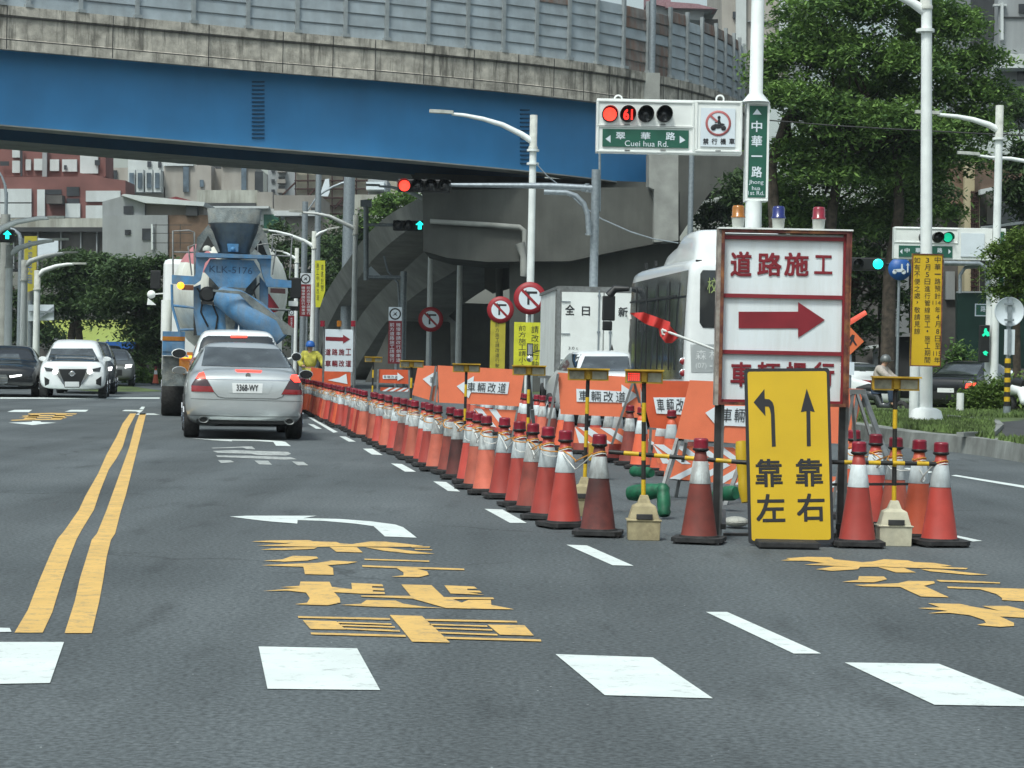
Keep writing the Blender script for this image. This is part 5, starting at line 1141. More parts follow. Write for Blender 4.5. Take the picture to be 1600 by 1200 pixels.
for x in (1121, 1316): a = P(x, 632, D); b = MB(); b.box((a.x + .01, D + .06, a.z / 2 + .03), (.045, .045, a.z), 0); b.box((a.x + .045, D + .075, a.z / 2 + .03), (.025, .05, a.z), 1); b.build('leg', ['dark_metal', 'grey_metal'], BB)
b = MB(); b.bar(P(1130, 838, D + .4), P(1310, 838, D + .4), .05, .05); b.bar(P(1130, 823, D - .0), P(1130, 800, D + .7), .04, .04); b.bar(P(1310, 823, D), P(1310, 800, D + .7), .04, .04); b.bar(P(1300, 757, D + .2), P(1480, 756, D + .5), .02, .02); b.build('base_frame', ['dark_metal'], BB)
# ---- the yellow keep left keep right sign
D = 15.75; c = P(1235, 600, D); Y = thing('lane_arrow_sign', 'yellow sign with two black arrows and black characters leaning on the big board', 'sign', (c.x, c.y, 0))
quad = [P(1163, 576, D + .12), P(1296, 575, D + .12), P(1303, 848, D - .05), P(1170, 850, D - .05)]
def yq(u, v, dn=0.0):
    top = quad[0].lerp(quad[1], u); bot = quad[3].lerp(quad[2], u); return top.lerp(bot, v) + Vector((0, -dn, 0))
def rr(u0, v0, u1, v1, r, asp): 
    o = []
    for cx, cy, a0 in ((u1 - r, v0 + r * asp, -90), (u1 - r, v1 - r * asp, 0), (u0 + r, v1 - r * asp, 90), (u0 + r, v0 + r * asp, 180)):
        for k in range(6): a = math.radians(a0 + 18 * k); o.append((cx + r * math.cos(a), cy + r * asp * math.sin(a)))
    return o
b = MB(); b.prism([yq(u, v) for u, v in rr(0, 0, 1, 1, .035, .49)], (0, .022, 0), 1); b.poly([yq(u, v, .002) for u, v in rr(.035, .018, .965, .982, .03, .49)][::-1], 0)
ky = lambda pts, ox=1090, oy=520: [((ox + u / 5 - (1163 + 7 * ((oy + v / 5) - 576) / 273)) / 133, ((oy + v / 5) - 576) / 273) for u, v in pts]
A1 = [(437, 545), (522, 440), (524, 518), (560, 522), (585, 545), (597, 580), (602, 640), (610, 892), (580, 893), (572, 640), (565, 600), (555, 580), (526, 578), (530, 655)]
A2 = [(852, 440), (915, 625), (880, 617), (884, 892), (853, 893), (849, 617), (806, 625)]
for A in (A1, A2): b.add([yq(u, v, .004) for u, v in ky(A)], [tuple(range(len(A)))[::-1]], 1)
def ytext(ch, x0, y0, x1, y1):
    (u0, v1), (u1, v0) = ky([(x0, y1), (x1, y0)], 1100, 640); o = yq(u0, v1, .004); b.text(ch, o, yq(u1, v1, .004) - o, yq(u0, v0, .004) - o, 1, .020)
ytext('靠', 403, 388, 610, 606); ytext('左', 410, 660, 630, 878); ytext('靠', 717, 388, 925, 606); ytext('右', 727, 660, 940, 878)
b.build('sign_panel', ['sign_yellow', 'ink'], Y)
b = MB(); a = G(1186, 858); c_ = G(1278, 858); b.box(((a.x + c_.x) / 2, a.y + .16, .03), (c_.x - a.x, .30, .045)); b.build('rubber_base', ['rubber'], Y, bevel=.01)
# ================================================================== CONES
def cone_proto(kind, m):
    t = thing('traffic_cone', 'x', 'traffic cone', (0, 0, 0), local=True)
    b = MB(); w_ = .185
    b.prism([(-w_, -w_ * .75, .012), (-w_ * .75, -w_, .012), (w_ * .75, -w_, .012), (w_, -w_ * .75, .012), (w_, w_ * .75, .012), (w_ * .75, w_, .012), (-w_ * .75, w_, .012), (-w_, w_ * .75, .012)], (0, 0, .030))
    for i in (-1, 1):
        for j in (-1, 1): b.box((i * .13, j * .13, .007), (.07, .07, .014))
    b.lathe([(.15, .042), (.145, .055)], n=20)
    b.build('base', ['rubber'], t)
    rr_ = lambda z: .134 - (.134 - .040) * (z - .045) / .625
    b = MB(); b.lathe([(.138, .045), (rr_(.06), .06), (rr_(.24), .24), (rr_(.428), .428), (rr_(.595), .595), (rr_(.665), .665), (.001, .668)], n=24); b.build('cone_body', [m], t)
    b = MB(); b.lathe([(rr_(.43) + .002, .43), (rr_(.433) + .004, .433), (rr_(.59) + .004, .59), (rr_(.593) + .002, .593)], n=24); b.build('reflective_band', ['cone_white' if kind in ('red', 'bright') else 'cone_white_dirty'], t)
    b = MB(); b.lathe([(.030, .655), (.058, .672), (.062, .680), (.056, .688)], n=18, m=1); b.lathe([(.055, .688), (.053, .742), (.054, .748), (.046, .760), (.001, .761)], n=18)
    b.build('warning_lamp', ['cone_lamp', 'black'], t)
    return t
CP = {k: cone_proto(k, 'cone_' + k) for k in ('red', 'bright', 'faded', 'grimy', 'brown')}
used = set()
def cone(kind, x, y, label, group, rz=0, tilt=0):
    if kind not in used: used.add(kind); o = CP[kind]; o['label'] = label
    else: o = copytree(CP[kind], label=label)
    o.location = (x, y, .005); o.rotation_euler = (tilt, tilt * .5, rz); o['group'] = group; return o
ordn = ['first', 'second', 'third', 'fourth', 'fifth', 'sixth', 'seventh', 'eighth', 'ninth', 'tenth', 'eleventh', 'twelfth', 'thirteenth', 'fourteenth', 'fifteenth', 'sixteenth', 'seventeenth', 'eighteenth', 'nineteenth', 'twentieth']
def ordinal(i):
    if i < 20: return ordn[i]
    t = {2: 'twenty', 3: 'thirty', 4: 'forty', 5: 'fifty', 6: 'sixty'}[(i + 1) // 10]; r = (i + 1) % 10
    return (t + '-' + ordn[r - 1]) if r else {20: 'twentieth', 30: 'thirtieth', 40: 'fortieth', 50: 'fiftieth', 60: 'sixtieth'}[i + 1]
nm = {'red': 'red', 'bright': 'bright orange', 'faded': 'faded orange', 'grimy': 'grimy dark brown', 'brown': 'dull brownish'}
rg = random.Random(11)
seq = ['red', 'red', 'brown', 'red', 'red', 'faded', 'faded', 'red', 'grimy', 'brown', 'faded', 'red', 'red', 'faded', 'red', 'brown', 'red', 'faded', 'bright', 'red']
rowpos = []
for i in range(50):
    D = 17.05 + .83 * i + rg.uniform(-.16, .16) * (i > 0); x = .425 - .152 * (D - 17.05) + rg.uniform(-.04, .04)
    k = seq[i] if i < len(seq) else rg.choice(['red', 'red', 'faded', 'bright', 'brown'])
    rowpos.append((x, D)); cone(k, x, D, '%s traffic cone, %s from the near end of the packed row' % (nm[k], ordinal(i)), 'traffic cones packed in the long diagonal row', rg.uniform(-.5, .5), rg.uniform(-.035, .035))
for k, x, y, l in (('grimy', .665, 16.3, 'blackened traffic cone at the corner where the striped rod starts'), ('brown', 1.385, 15.85, 'brownish traffic cone standing left of the yellow arrow sign'), ('red', 2.53, 15.8, 'red traffic cone just right of the yellow arrow sign'),
                   ('red', 3.17, 16.02, 'red traffic cone at the right end of the striped rod'), ('bright', 3.10, 16.5, 'orange traffic cone directly behind the one at the rod end'), ('faded', 3.0, 16.95, 'faded traffic cone right of the pale lamp weight'), ('red', 2.97, 17.7, 'red traffic cone behind the striped lamp post on the right'),
                   ('bright', 2.95, 18.7, 'bright orange traffic cone behind the one beside the yellow sign')): cone(k, x, y, l, 'traffic cones round the near end of the works', rg.uniform(-.3, .3))
for i in range(24):
    D = 24.5 + .8 * i + rg.uniform(-.1, .1); x = 2.95 - .158 * (D - 18.6) + rg.uniform(-.05, .05); k = rg.choice(['red', 'faded', 'brown', 'red', 'bright'])
    cone(k, x, D, '%s traffic cone seen under the orange boards, %s of the rear row' % (nm[k], ordinal(i)), 'traffic cones in the rear row under the boards', rg.uniform(-.3, .3))
cone('bright', P(243, 600, 92).x, 92, 'lone orange traffic cone on the verge left of the mixer', 'single cones')
# light cable strung from neck to neck
def strung(pts, z, sag, r, m, label, amp=.05):
    b = MB(); q = []; rr2 = random.Random(int(z * 1000))
    for i in range(len(pts) - 1):
        a, c = Vector((*pts[i], z)), Vector((*pts[i + 1], z)); s_ = sag * rr2.uniform(.5, 1.5)
        for k in range(6):
            f = k / 6; p = a.lerp(c, f); p.z -= 4 * f * (1 - f) * s_; p.x += amp * math.sin(f * 2 * math.pi) * (1 if i % 2 else -1) - .05; q.append(p)
    b.tube(q, r, 5); 
    for i in range(len(pts)):
        n = 10; b.tube([Vector((pts[i][0] + .052 * math.cos(a), pts[i][1] + .052 * math.sin(a), z + .012 * math.sin(a * 1.5))) for a in [2 * math.pi * k / n for k in range(n + 1)]], r, 5)
    o = b.build('lamp_cable', [m]); tag(o, label, 'cable')
row = [(.665, 16.3)] + rowpos
strung(row, .625, .06, .0055, 'cable_orange', 'orange cable tied round the necks of the packed cone row')
strung(row, .612, .10, .005, 'cable_white', 'white cable sagging along the packed cone row', .03)
strung([(3.17, 16.02), (3.10, 16.5), (3.0, 16.95), (2.97, 17.7), (2.95, 18.7)], .60, .10, .0055, 'cable_white', 'white cable looped between the cones on the right')
strung([(3.17, 16.02), (3.10, 16.5), (3.0, 16.95), (2.97, 17.7), (2.95, 18.7)], .62, .05, .0055, 'cable_orange', 'orange cable looped between the cones on the right')
# striped rods
def stripes_rod(a, c, n, r, label):
    b = MB(); a, c = Vector(a), Vector(c)
    for k in range(n): b.cyl(a.lerp(c, k / n), a.lerp(c, (k + 1) / n - .001), r, None, 10, k % 2)
    o = b.build('striped_rod', ['post_black', 'post_yellow']); tag(o, label, 'rod')
q0, q1, q2 = P(952, 706, 16.3), P(1168, 723, 15.92), P(1470, 725, 16.0)
stripes_rod(q0, q1, 9, .017, 'black and yellow striped rod from the blackened cone to the yellow sign')
stripes_rod(P(1300, 722, 15.95), q2, 9, .017, 'black and yellow striped rod joining the two right front cones')

# ================================================================== FLASHING LAMP POSTS
def worklight(label, cx, y0, wpx, D, bx, by, lit=None, weight='weight_beige', pale=False):
    top = P(cx, y0, D); w_ = wpx * D / F; bp = G(bx, by); g0 = Vector((bp.x, bp.y, 0)); t = thing('flasher_post', label, 'flashing lamp', g0, group='flashing lamp posts of the works')
    h = .095; c = Vector((top.x, bp.y, top.z - h / 2)); b = MB(); b.box(c, (w_, .05, h * .92)); b.box(c + Vector((0, -.03, h * .52)), (w_ * 1.04, .13, .012)); b.box(c + Vector((0, -.035, 0)), (.035, .02, h)); b.box(c + Vector((0, -.02, -h * .45)), (w_, .05, .01))
    b.build('lamp_box', ['box_yellow'], t)
    for s in (-1, 1):
        b = MB(); b.box(c + Vector((s * w_ * .28, -.028, -.003)), (w_ * .36, .012, h * .70))
        if lit and s == -1:
            for i in range(6):
                for j in range(4): b.box(c + Vector((-w_ * .28 + (i - 2.5) * w_ * .055, -.037, (j - 1.5) * h * .16)), (w_ * .026, .006, h * .085), 1)
        b.build('lamp_panel', ['box_panel', 'red_dot'], t)
    b = MB(); zt = top.z - h; n = max(4, int(zt / .17)); z0 = .16
    n = n | 1
    for k in range(n): a = z0 + (zt - z0) * k / n; x_ = lambda z: g0.x + (top.x - g0.x) * z / top.z; b.cyl((x_(a), bp.y, a), (x_(a + (zt - z0) / n), bp.y, a + (zt - z0) / n - .001), .017, None, 10, k % 2)
    b.build('striped_post', ['post_black', 'post_yellow'], t)
    b = MB(); vs = []
    for z, a in ((.0, .115), (.14, .120), (.142, .130), (.15, .130), (.152, .112), (.25, .085), (.27, .05), (.33, .028)): vs.append([(g0.x - a, bp.y - a * .8, z), (g0.x + a, bp.y - a * .8, z), (g0.x + a, bp.y + a * .8, z), (g0.x - a, bp.y + a * .8, z)])
    fl = [v for r_ in vs for v in r_]; fs = [(3, 2, 1, 0)] + [(i * 4 + k, i * 4 + (k + 1) % 4, i * 4 + 4 + (k + 1) % 4, i * 4 + 4 + k) for i in range(len(vs) - 1) for k in range(4)] + [tuple(len(fl) - 4 + k for k in range(4))]
    b.add(fl, fs); b.box((g0.x, bp.y - .105, .175), (.12, .012, .04), 1); b.build('weight', [weight, 'dark_metal'], t, bevel=.006)
    return t
worklight('flashing lamp post with grimy yellow weight and red dots lit', 1006, 579, 58, 16.1, 1005, 843, lit=True)
worklight('flashing lamp post with pale weight on the right of the yellow sign', 1403, 590, 73, 15.9, 1396, 852, weight='weight_pale')
worklight('flashing lamp post in front of the diversion board with right arrow', 920, 577, 64, 18.3, 912, 806)
worklight('flashing lamp post right of the left-arrow board, in front of the banners', 827, 572, 52, 22.0, 823, 764)
worklight('flashing lamp post crossing the left-arrow diversion board', 730, 569, 42, 26.0, 724, 735)
worklight('flashing lamp post above the small far orange board', 643, 564, 37, 31.0, 640, 703)
worklight('distant flashing lamp post right of the framed notice', 582, 558, 27, 42.0, 580, 664)

# ================================================================== ORANGE BOARDS
def quadpt(Q, u, v): a = Q[0].lerp(Q[1], u); c = Q[3].lerp(Q[2], u); return a.lerp(c, v)
def striped(mb, Q, n, m0, m1, sl=.5, dn=.004):
    mb.prism(Q, (0, .02, 0), m0)
    for k in range(n):
        u0 = (k + .25) / n; u1 = u0 + .5 / n; s_ = sl / n
        pts = [(u0 + s_, 0), (u1 + s_, 0), (u1, 1), (u0, 1)]; pts = [(min(1, max(0, u)), v) for u, v in pts]
        mb.poly([quadpt(Q, u, v) + Vector((0, -dn, 0)) for u, v in pts][::-1], m1)
def barricade(label, D, board, arrow=None, text=None, planks=(), legs=(), m='board_orange', tilt=0.0, lm='grey_metal', ln=1):
    cx = sum(p[0] for p in board) / 4; g = P(cx, 600, D); t = thing('barricade', label, 'barricade', (g.x, g.y, 0), group='orange diversion barricades')
    Q = [P(x, y, D) for x, y in board]; b = MB(); b.prism([Q[0] + Vector((0, tilt, 0)), Q[1] + Vector((0, tilt, 0)), Q[2], Q[3]], (0, .015, 0), 0)
    if arrow: b.poly([P(x, y, D - .012) for x, y in arrow], 1)
    if text:
        s, tq = text; n = len(s); q = [P(x, y, D - .018) for x, y in tq]
        for i, ch in enumerate(s):
            o = quadpt(q, i / n + .02, 1); b.text(ch, o, (quadpt(q, (i + .86) / n, 1) - o), quadpt(q, i / n + .02, 0) - o, 2, .012)
    b.build('panel', [m, 'board_white', 'ink'], t)
    for pl, n, sl in planks: b = MB(); striped(b, [P(x, y, D + .05) for x, y in pl], n, 0, 1, sl); b.build('striped_plank', [m, 'board_white'], t)
    for a, c, dy0, dy1, r in legs: b = MB(); b.bar(P(*a, D + dy0), P(*c, D + dy1), r, r * .6); b.build('leg', [lm], t)
    return t
z7 = lambda q: zz(q, 600, 400, 5.333); z4 = lambda q: zz(q, 700, 560, 5); z5 = lambda q: zz(q, 860, 620, 5)
barricade('large orange board with left arrow beside the striped lamp post', 31, [(684, 571), (820, 578), (811, 635), (686, 629)], z7([(605, 1085), (750, 1000), (745, 1045), (1045, 1050), (1030, 1150), (725, 1135), (705, 1185)]), ('車輛改道', z7([(690, 1052), (1035, 1058), (1022, 1142), (685, 1128)])),
          [([(740, 638), (808, 641), (803, 673), (738, 660)], 3, -1.2)], [((820, 578), (797, 700), .05, .02, .045), ((686, 571), (672, 690), .05, .02, .045), ((826, 590), (838, 700), .1, .9, .045)])
barricade('orange board with white arrow tip at the left end of the boards', 34, [(653, 571), (683, 572), (684, 629), (644, 617)], z7([(322, 1025), (425, 965), (445, 965), (440, 1070), (400, 1095)]), ('車', z7([(385, 1005), (430, 1005), (425, 1065), (380, 1060)])), [], [((681, 572), (668, 650), -.05, 0, .05), ((646, 617), (640, 650), .05, .05, .05)])
barricade('orange board with right arrow pointing to the work zone', 28, [(871.6, 582), (1000, 590), (1002, 653), (876, 647)], z4([(1002, 237), (1355, 258), (1355, 203), (1485, 290), (1360, 380), (1360, 345), (1005, 338)]), ('車輛改道', z4([(1015, 250), (1400, 262), (1400, 342), (1015, 332)])),
          [([(898, 667), (1034, 672), (1036, 695), (896, 692)], 4, -1.1)], [((990, 594), (956, 694), -.08, -.05, .05), ((990, 594), (1024, 720), -.08, .3, .05), ((872, 584), (848, 712), -.05, 0, .055), ((832, 640), (836, 690), .1, .3, .04)])
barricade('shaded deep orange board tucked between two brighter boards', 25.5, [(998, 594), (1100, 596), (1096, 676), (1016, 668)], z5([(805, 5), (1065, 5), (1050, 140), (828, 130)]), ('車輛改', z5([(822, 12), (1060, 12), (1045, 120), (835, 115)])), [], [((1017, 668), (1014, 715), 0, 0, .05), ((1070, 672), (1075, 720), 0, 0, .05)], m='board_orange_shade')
barricade('orange board with left arrow half hidden behind the big board', 21, [(1078, 594), (1206, 600), (1200, 697), (1055, 685)], z5([(1210, 125), (1300, 70), (1590, 72), (1590, 235), (1360, 225), (1342, 280)]), ('車輛改', z5([(1335, 88), (1640, 92), (1630, 205), (1325, 195)])),
          [([(1020, 694), (1206, 702), (1206, 728), (1028, 724)], 6, -1.2), ([(1040, 722), (1206, 730), (1206, 762), (1037, 747)], 5, 1.3)], [((1062, 690), (1040, 760), -.1, -.2, .045), ((1072, 690), (1056, 778), 0, .2, .05), ((1058, 685), (1024, 800), -.1, -.6, .03), ((1165, 700), (1124, 815), -.1, -.9, .04), ((1190, 700), (1200, 790), .1, .3, .04)])
barricade('orange board standing right of the big board behind the grey tripod', 20, [(1256, 604), (1350, 608), (1330, 694), (1240, 690)], None, None, [([(1240, 742), (1330, 746), (1326, 770), (1240, 766)], 3, 1.2)], [((1340, 612), (1318, 792), 0, 0, .05), ((1260, 612), (1250, 790), 0, .2, .05)])
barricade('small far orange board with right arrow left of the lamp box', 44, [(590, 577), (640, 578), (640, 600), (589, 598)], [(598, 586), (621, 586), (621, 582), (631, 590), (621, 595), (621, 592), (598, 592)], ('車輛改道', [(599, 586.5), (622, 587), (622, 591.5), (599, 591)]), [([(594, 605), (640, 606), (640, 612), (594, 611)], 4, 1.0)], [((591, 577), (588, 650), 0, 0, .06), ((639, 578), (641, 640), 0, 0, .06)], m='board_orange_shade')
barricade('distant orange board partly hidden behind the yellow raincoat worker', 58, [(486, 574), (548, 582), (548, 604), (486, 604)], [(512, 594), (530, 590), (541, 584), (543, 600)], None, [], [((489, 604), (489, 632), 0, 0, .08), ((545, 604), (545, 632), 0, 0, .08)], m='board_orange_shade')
D = 18; g = P(1345, 600, D); t = thing('folding_frame', 'grey folding A-frame standing behind the right front cones', 'frame', (g.x, g.y, 0))
for a, c, d0, d1 in (((1334, 612), (1300, 792), 0, 0), ((1338, 612), (1366, 700), 0, -.1), ((1366, 700), (1398, 812), -.1, -.6), ((1348, 612), (1425, 822), .1, -.4), ((1330, 616), (1345, 792), .1, .3)): b = MB(); b.bar(P(*a, D + d0), P(*c, D + d1), .05, .02); b.build('leg', ['grey_metal'], t)
b = MB(); b.bar(P(1328, 612, D), P(1352, 612, D), .06, .04); b.build('hinge_bar', ['grey_metal'], t)
# rolled tarps, sandbag, yellow bag
def roll(label, a, c, r, m='tarp_green', name='rolled_tarp', cat='tarp', tie=False):
    b = MB(); a, c = Vector(a), Vector(c); n = 9; rr3 = random.Random(int(a.x * 100)); b.tube([a.lerp(c, i / n) for i in range(n + 1)], [r * rr3.uniform(.88, 1.08) * (1 if 0 < i < n else .8) for i in range(n + 1)], 14, 0)
    if tie:
        for f in (.2, .55, .8): p = a.lerp(c, f); d = (c - a).normalized() * .008; b.cyl(p - d * .5, p + d * .5, r * 1.06, None, 14, 1)
    o = b.build(name, [m, 'cable_white']); tag(o, label, cat); return o
roll('green rolled tarp lying left of the striped lamp post weight', P(983, 771, 19.2), P(1040, 766, 19.0), .072)
roll('green rolled tarp standing on end by the tripod leg', P(1038, 806, 18.2) + Vector((0, 0, .0)), P(1036, 758, 18.3), .055)
roll('green rolled tarp behind the brownish cone and board leg', P(1118, 772, 19.5), P(1150, 770, 19.3), .065)
roll('dark green tarp on the ground behind the striped rod', P(988, 736, 23.5), P(1018, 739, 23.2), .06)
roll('green bundle low between the big board leg and right cone', P(1314, 818, 17.5), P(1340, 822, 17.4), .05)
D = 17.4; b = MB(); b.box(P(1150, 815, D), (.24, .3, .10), 0); b.box(P(1142, 830, D) , (.2, .3, .06), 0); o = b.build('sandbag', ['sandbag'], sub=2); tag(o, 'pale grey sandbag weighing down the big board, behind the yellow sign', 'sandbag')
D = 17.2; b = MB(); b.box(P(1325, 835, D), (.2, .3, .10), 0); o = b.build('sandbag', ['sandbag'], sub=2); tag(o, 'white sandbag between the big board leg and the right cone', 'sandbag')
roll('yellow rolled sheet standing behind the left edge of the yellow sign', P(1166, 785, 17), P(1158, 690, 17.1), .05, 'sign_yellow', 'rolled_sheet', 'rolled sheet', False)
D = 24; b = MB(); pbox(b, 920, 694, 946, 720, D, .3); b.box(P(938, 708, D - .02), (.06, .03, .05), 1); o = b.build('battery_box', ['box_yellow', 'dark_metal'], bevel=.01); tag(o, 'dirty yellow battery box on the road under the boards', 'box')
# flag and baton
b = MB(); D = 16.6
fl_ = [(984, 489), (1006, 488), (1047, 503), (1047, 509), (1062, 526), (1050, 536), (1040, 536), (1031, 524), (1029, 513), (1008, 506)]
vs, fs = sheet(fl_, lambda p: P(p.x, p.y, D + .03 * math.sin(p.x * .25 + p.y * .1)), 4); b.add(vs, fs, 0, True)
b.cyl(P(1034, 515, D - .02), P(1124, 549, D), .010, None, 8, 1); b.tube([P(1034, 515, D - .02), P(1035, 522, D - .02), P(1039, 523, D - .02)], .008, 6, 1)
b.tube([P(981, 489, D), P(983, 494, D), P(984, 499, D)], .016, 8, 1)
o = b.build('signal_flag', ['flag_red', 'white_metal']); tag(o, 'red flag on a white rod sticking out left of the big board', 'flag')
b = MB(); b.cyl(P(1322, 507, 16.5), P(1353, 488, 16.5), .021, .018, 12); o = b.build('baton', ['baton']); tag(o, 'glowing orange baton pointing up right of the big board', 'baton')

# ================================================================== VEHICLES
def mirror(fr, px, py, w_, h, y, parent, m='car_white', gm='glass', arm=None):
    c = fr.q(px, py, y); b = MB()
    b.lathe([(.001, .06), (.6, .05), (.95, .0), (1.0, -.05), (.92, -.06)], (0, 0, 0), 16, 0, 'y'); b.v = [Vector((v.x * w_ / 2, v.y, v.z * h / 2)) + c for v in b.v]
    b2 = MB(); b2.lathe([(.001, -.066), (.82, -.066), (.9, -.06)], (0, 0, 0), 16, 1, 'y'); b2.v = [Vector((v.x * w_ / 2, v.y, v.z * h / 2)) + c for v in b2.v]
    b.add(b2.v, b2.f, 1)
    if arm: b.cyl(c, c + Vector((arm, .05, -.06)), .025, None, 8, 0)
    return b.build('wing_mirror', [m, gm], parent, origin=Vector((0, 0, 0)))
def vehicle(name, label, cat, px, py, D, rings, m, rz=HEAD, sub=2, mi=None, mats=None):
    c = P(px, py, D); c.z = 0; t = thing(name, label, cat, c, rz, local=True); fr = Fr(c, rz)
    bd = Body(fr, [carring(*r) for r in rings], 'body', mats or [m], t, sub, mi); return t, fr, bd
O0 = Vector((0, 0, 0))
z4s = lambda q: zz(q, 220, 490, 5.333)
SED = [(0, .76, .42, .72, .60, .82), (.05, .86, .30, .86, .74, 1.00), (.22, .905, .24, .94, .76, 1.065), (.55, .92, .20, .96, .74, 1.09), (.80, .925, .19, .97, .735, 1.115), (1.5, .925, .19, .98, .60, 1.47), (1.85, .925, .19, .98, .61, 1.515), (2.7, .925, .19, .98, .60, 1.50), (3.05, .92, .19, .98, .585, 1.44), (3.75, .91, .20, .95, .74, 1.02), (4.5, .88, .22, .80, .70, .86), (4.78, .74, .32, .6, .55, .68)]
t, fr, bd = vehicle('silver_saloon', 'silver saloon with plate 3368-WY braking behind the white car', 'car', 383, 660, 33.4, SED, 'silver')
bd.px(z4s([(505, 435), (540, 276), (1210, 300), (1268, 455)]), 'rear_window', ['glass_lit'], t, res=3)
for pts, nme in (([(424, 595), (455, 545), (485, 500), (525, 490), (548, 545), (580, 600), (612, 655), (424, 650)], 'l'), ([(1170, 675), (1240, 555), (1252, 515), (1300, 513), (1325, 560), (1355, 600), (1345, 678)], 'r')):
    k = bd.px(z4s(pts), 'tail_light', ['tail_smoke'], t, res=2.5, off=.008)
    if nme == 'l': bd.px(z4s([(460, 545), (488, 502), (523, 492), (545, 545)]), 'brake_lamp', ['red_on'], k, res=2, off=.014); bd.px(z4s([(425, 600), (590, 607), (611, 654), (425, 649)]), 'reflector', ['tail_red'], k, res=2.5, off=.013)
    else: bd.px(z4s([(1243, 542), (1254, 517), (1299, 515), (1325, 575), (1280, 576)]), 'brake_lamp', ['red_on'], k, res=2, off=.014); bd.px(z4s([(1173, 673), (1196, 632), (1350, 640), (1344, 677)]), 'reflector', ['tail_red'], k, res=2.5, off=.013)
bd.px(z4s([(785, 470), (1010, 478), (1000, 492), (800, 485)]), 'high_brake_light', ['red_on'], t, res=2, off=.01)
mb = MB(); bd.px(z4s([(680, 560), (1112, 570), (1062, 668), (735, 662)]), 0, 0, 0, off=.004, res=3, mb=mb, m=0)
for ln in ([(548, 541), (1242, 556), (1242, 562), (548, 547)],): bd.px(z4s(ln), 0, 0, 0, off=.008, res=3, mb=mb, m=1)
for ln in ([(548, 548), (556, 548), (612, 650), (648, 690), (700, 700), (1130, 708), (1180, 690), (1236, 562), (1242, 564), (1186, 696), (1132, 714), (698, 706), (642, 695), (604, 652)], [(418, 706), (600, 712), (1340, 730), (1340, 734), (600, 716), (418, 710)], [(400, 842), (900, 858), (1360, 858), (1360, 862), (900, 863), (400, 847)]): bd.px(z4s(ln), 0, 0, 0, off=.005, res=3, mb=mb, m=2)
mb.build('boot_trim', ['silver', 'chrome', 'silver_dark'], t, origin=O0)
k = bd.px(z4s([(760, 580), (1018, 584), (1010, 664), (766, 660)]), 'number_plate', ['plate'], t, res=3, off=.010)
b = MB(); a = fr.q(220 + 797 / 5.333, 490 + 643 / 5.333, 0); c = fr.q(220 + 980 / 5.333, 490 + 593 / 5.333, 0); yy = min(v.co.y for v in k.data.vertices) - .004; b.text('3368-WY', (a.x, yy, a.z), (c.x - a.x, 0, 0), (0, 0, c.z - a.z), 0, .02); b.build('plate_number', ['ink'], k, origin=O0)
e = bd.hit(fr.co, fr.d(220 + 894 / 5.333, 490 + 519 / 5.333), .012); b = MB(); b.lathe([(.034, 0), (.040, -.006), (.040, .006)], e, 20, 0, 'y')
for a_ in (90, 210, 330): b.bar(e, e + Vector((math.cos(R(a_)) * .036, 0, math.sin(R(a_)) * .036)), .008, .006)
b.build('emblem', ['chrome'], t, origin=O0)
bd.px(z4s([(465, 875), (600, 885), (1150, 895), (1290, 900), (1230, 985), (470, 965)]), 'rear_diffuser', ['black'], t, res=3, off=.012)
for u, v in ((523, 884), (1240, 900)):
    e = fr.q(220 + u / 5.333, 490 + v / 5.333, -.0); b = MB(); b.lathe([(.045, 0), (.062, -.03), (.068, -.03), (.068, .12)], O0, 20, 0, 'y', caps=False); b.lathe([(.001, .0), (.045, 0)], O0, 16, 1, 'y'); b.v = [Vector((q.x * 1.15, q.y, q.z * .75)) + e + Vector((0, .04, 0)) for q in b.v]; b.build('exhaust_tip', ['silver_dark', 'black'], t, origin=O0)
for sx in (-1, 1):
    bd.side([(.95, 1.03), (1.55, 1.38), (2.6, 1.40), (3.35, 1.05)], sx, 'side_window', ['glass'], t); bd.side([(3.2, .3), (3.15, .98), (3.17, .98), (3.22, .3)], sx, 'door_gap', ['black'], t)
    wheel(t, sx * .80, .95, .325, .24); wheel(t, sx * .80, 3.75, .325, .24)
    bd.side([(.55, .2), (.6, .5), (.75, .64), (.95, .70), (1.15, .64), (1.3, .5), (1.35, .2)], sx, 'wheel_arch', ['black'], t, off=.004); bd.side([(3.35, .2), (3.4, .5), (3.55, .64), (3.75, .70), (3.95, .64), (4.1, .5), (4.15, .2)], sx, 'wheel_arch', ['black'], t, off=.004)
b = MB(); b.box((0, 1.0, .30), (1.3, 1.8, .10)); b.build('underbody', ['black'], t, origin=O0)
mirror(fr, 220 + 320 / 5.333, 490 + 474 / 5.333, .24, .14, 2.9, t, 'silver', 'silver_dark', .18); mirror(fr, 220 + 1375 / 5.333, 490 + 506 / 5.333, .24, .15, 2.9, t, 'silver', 'glass', -.18)
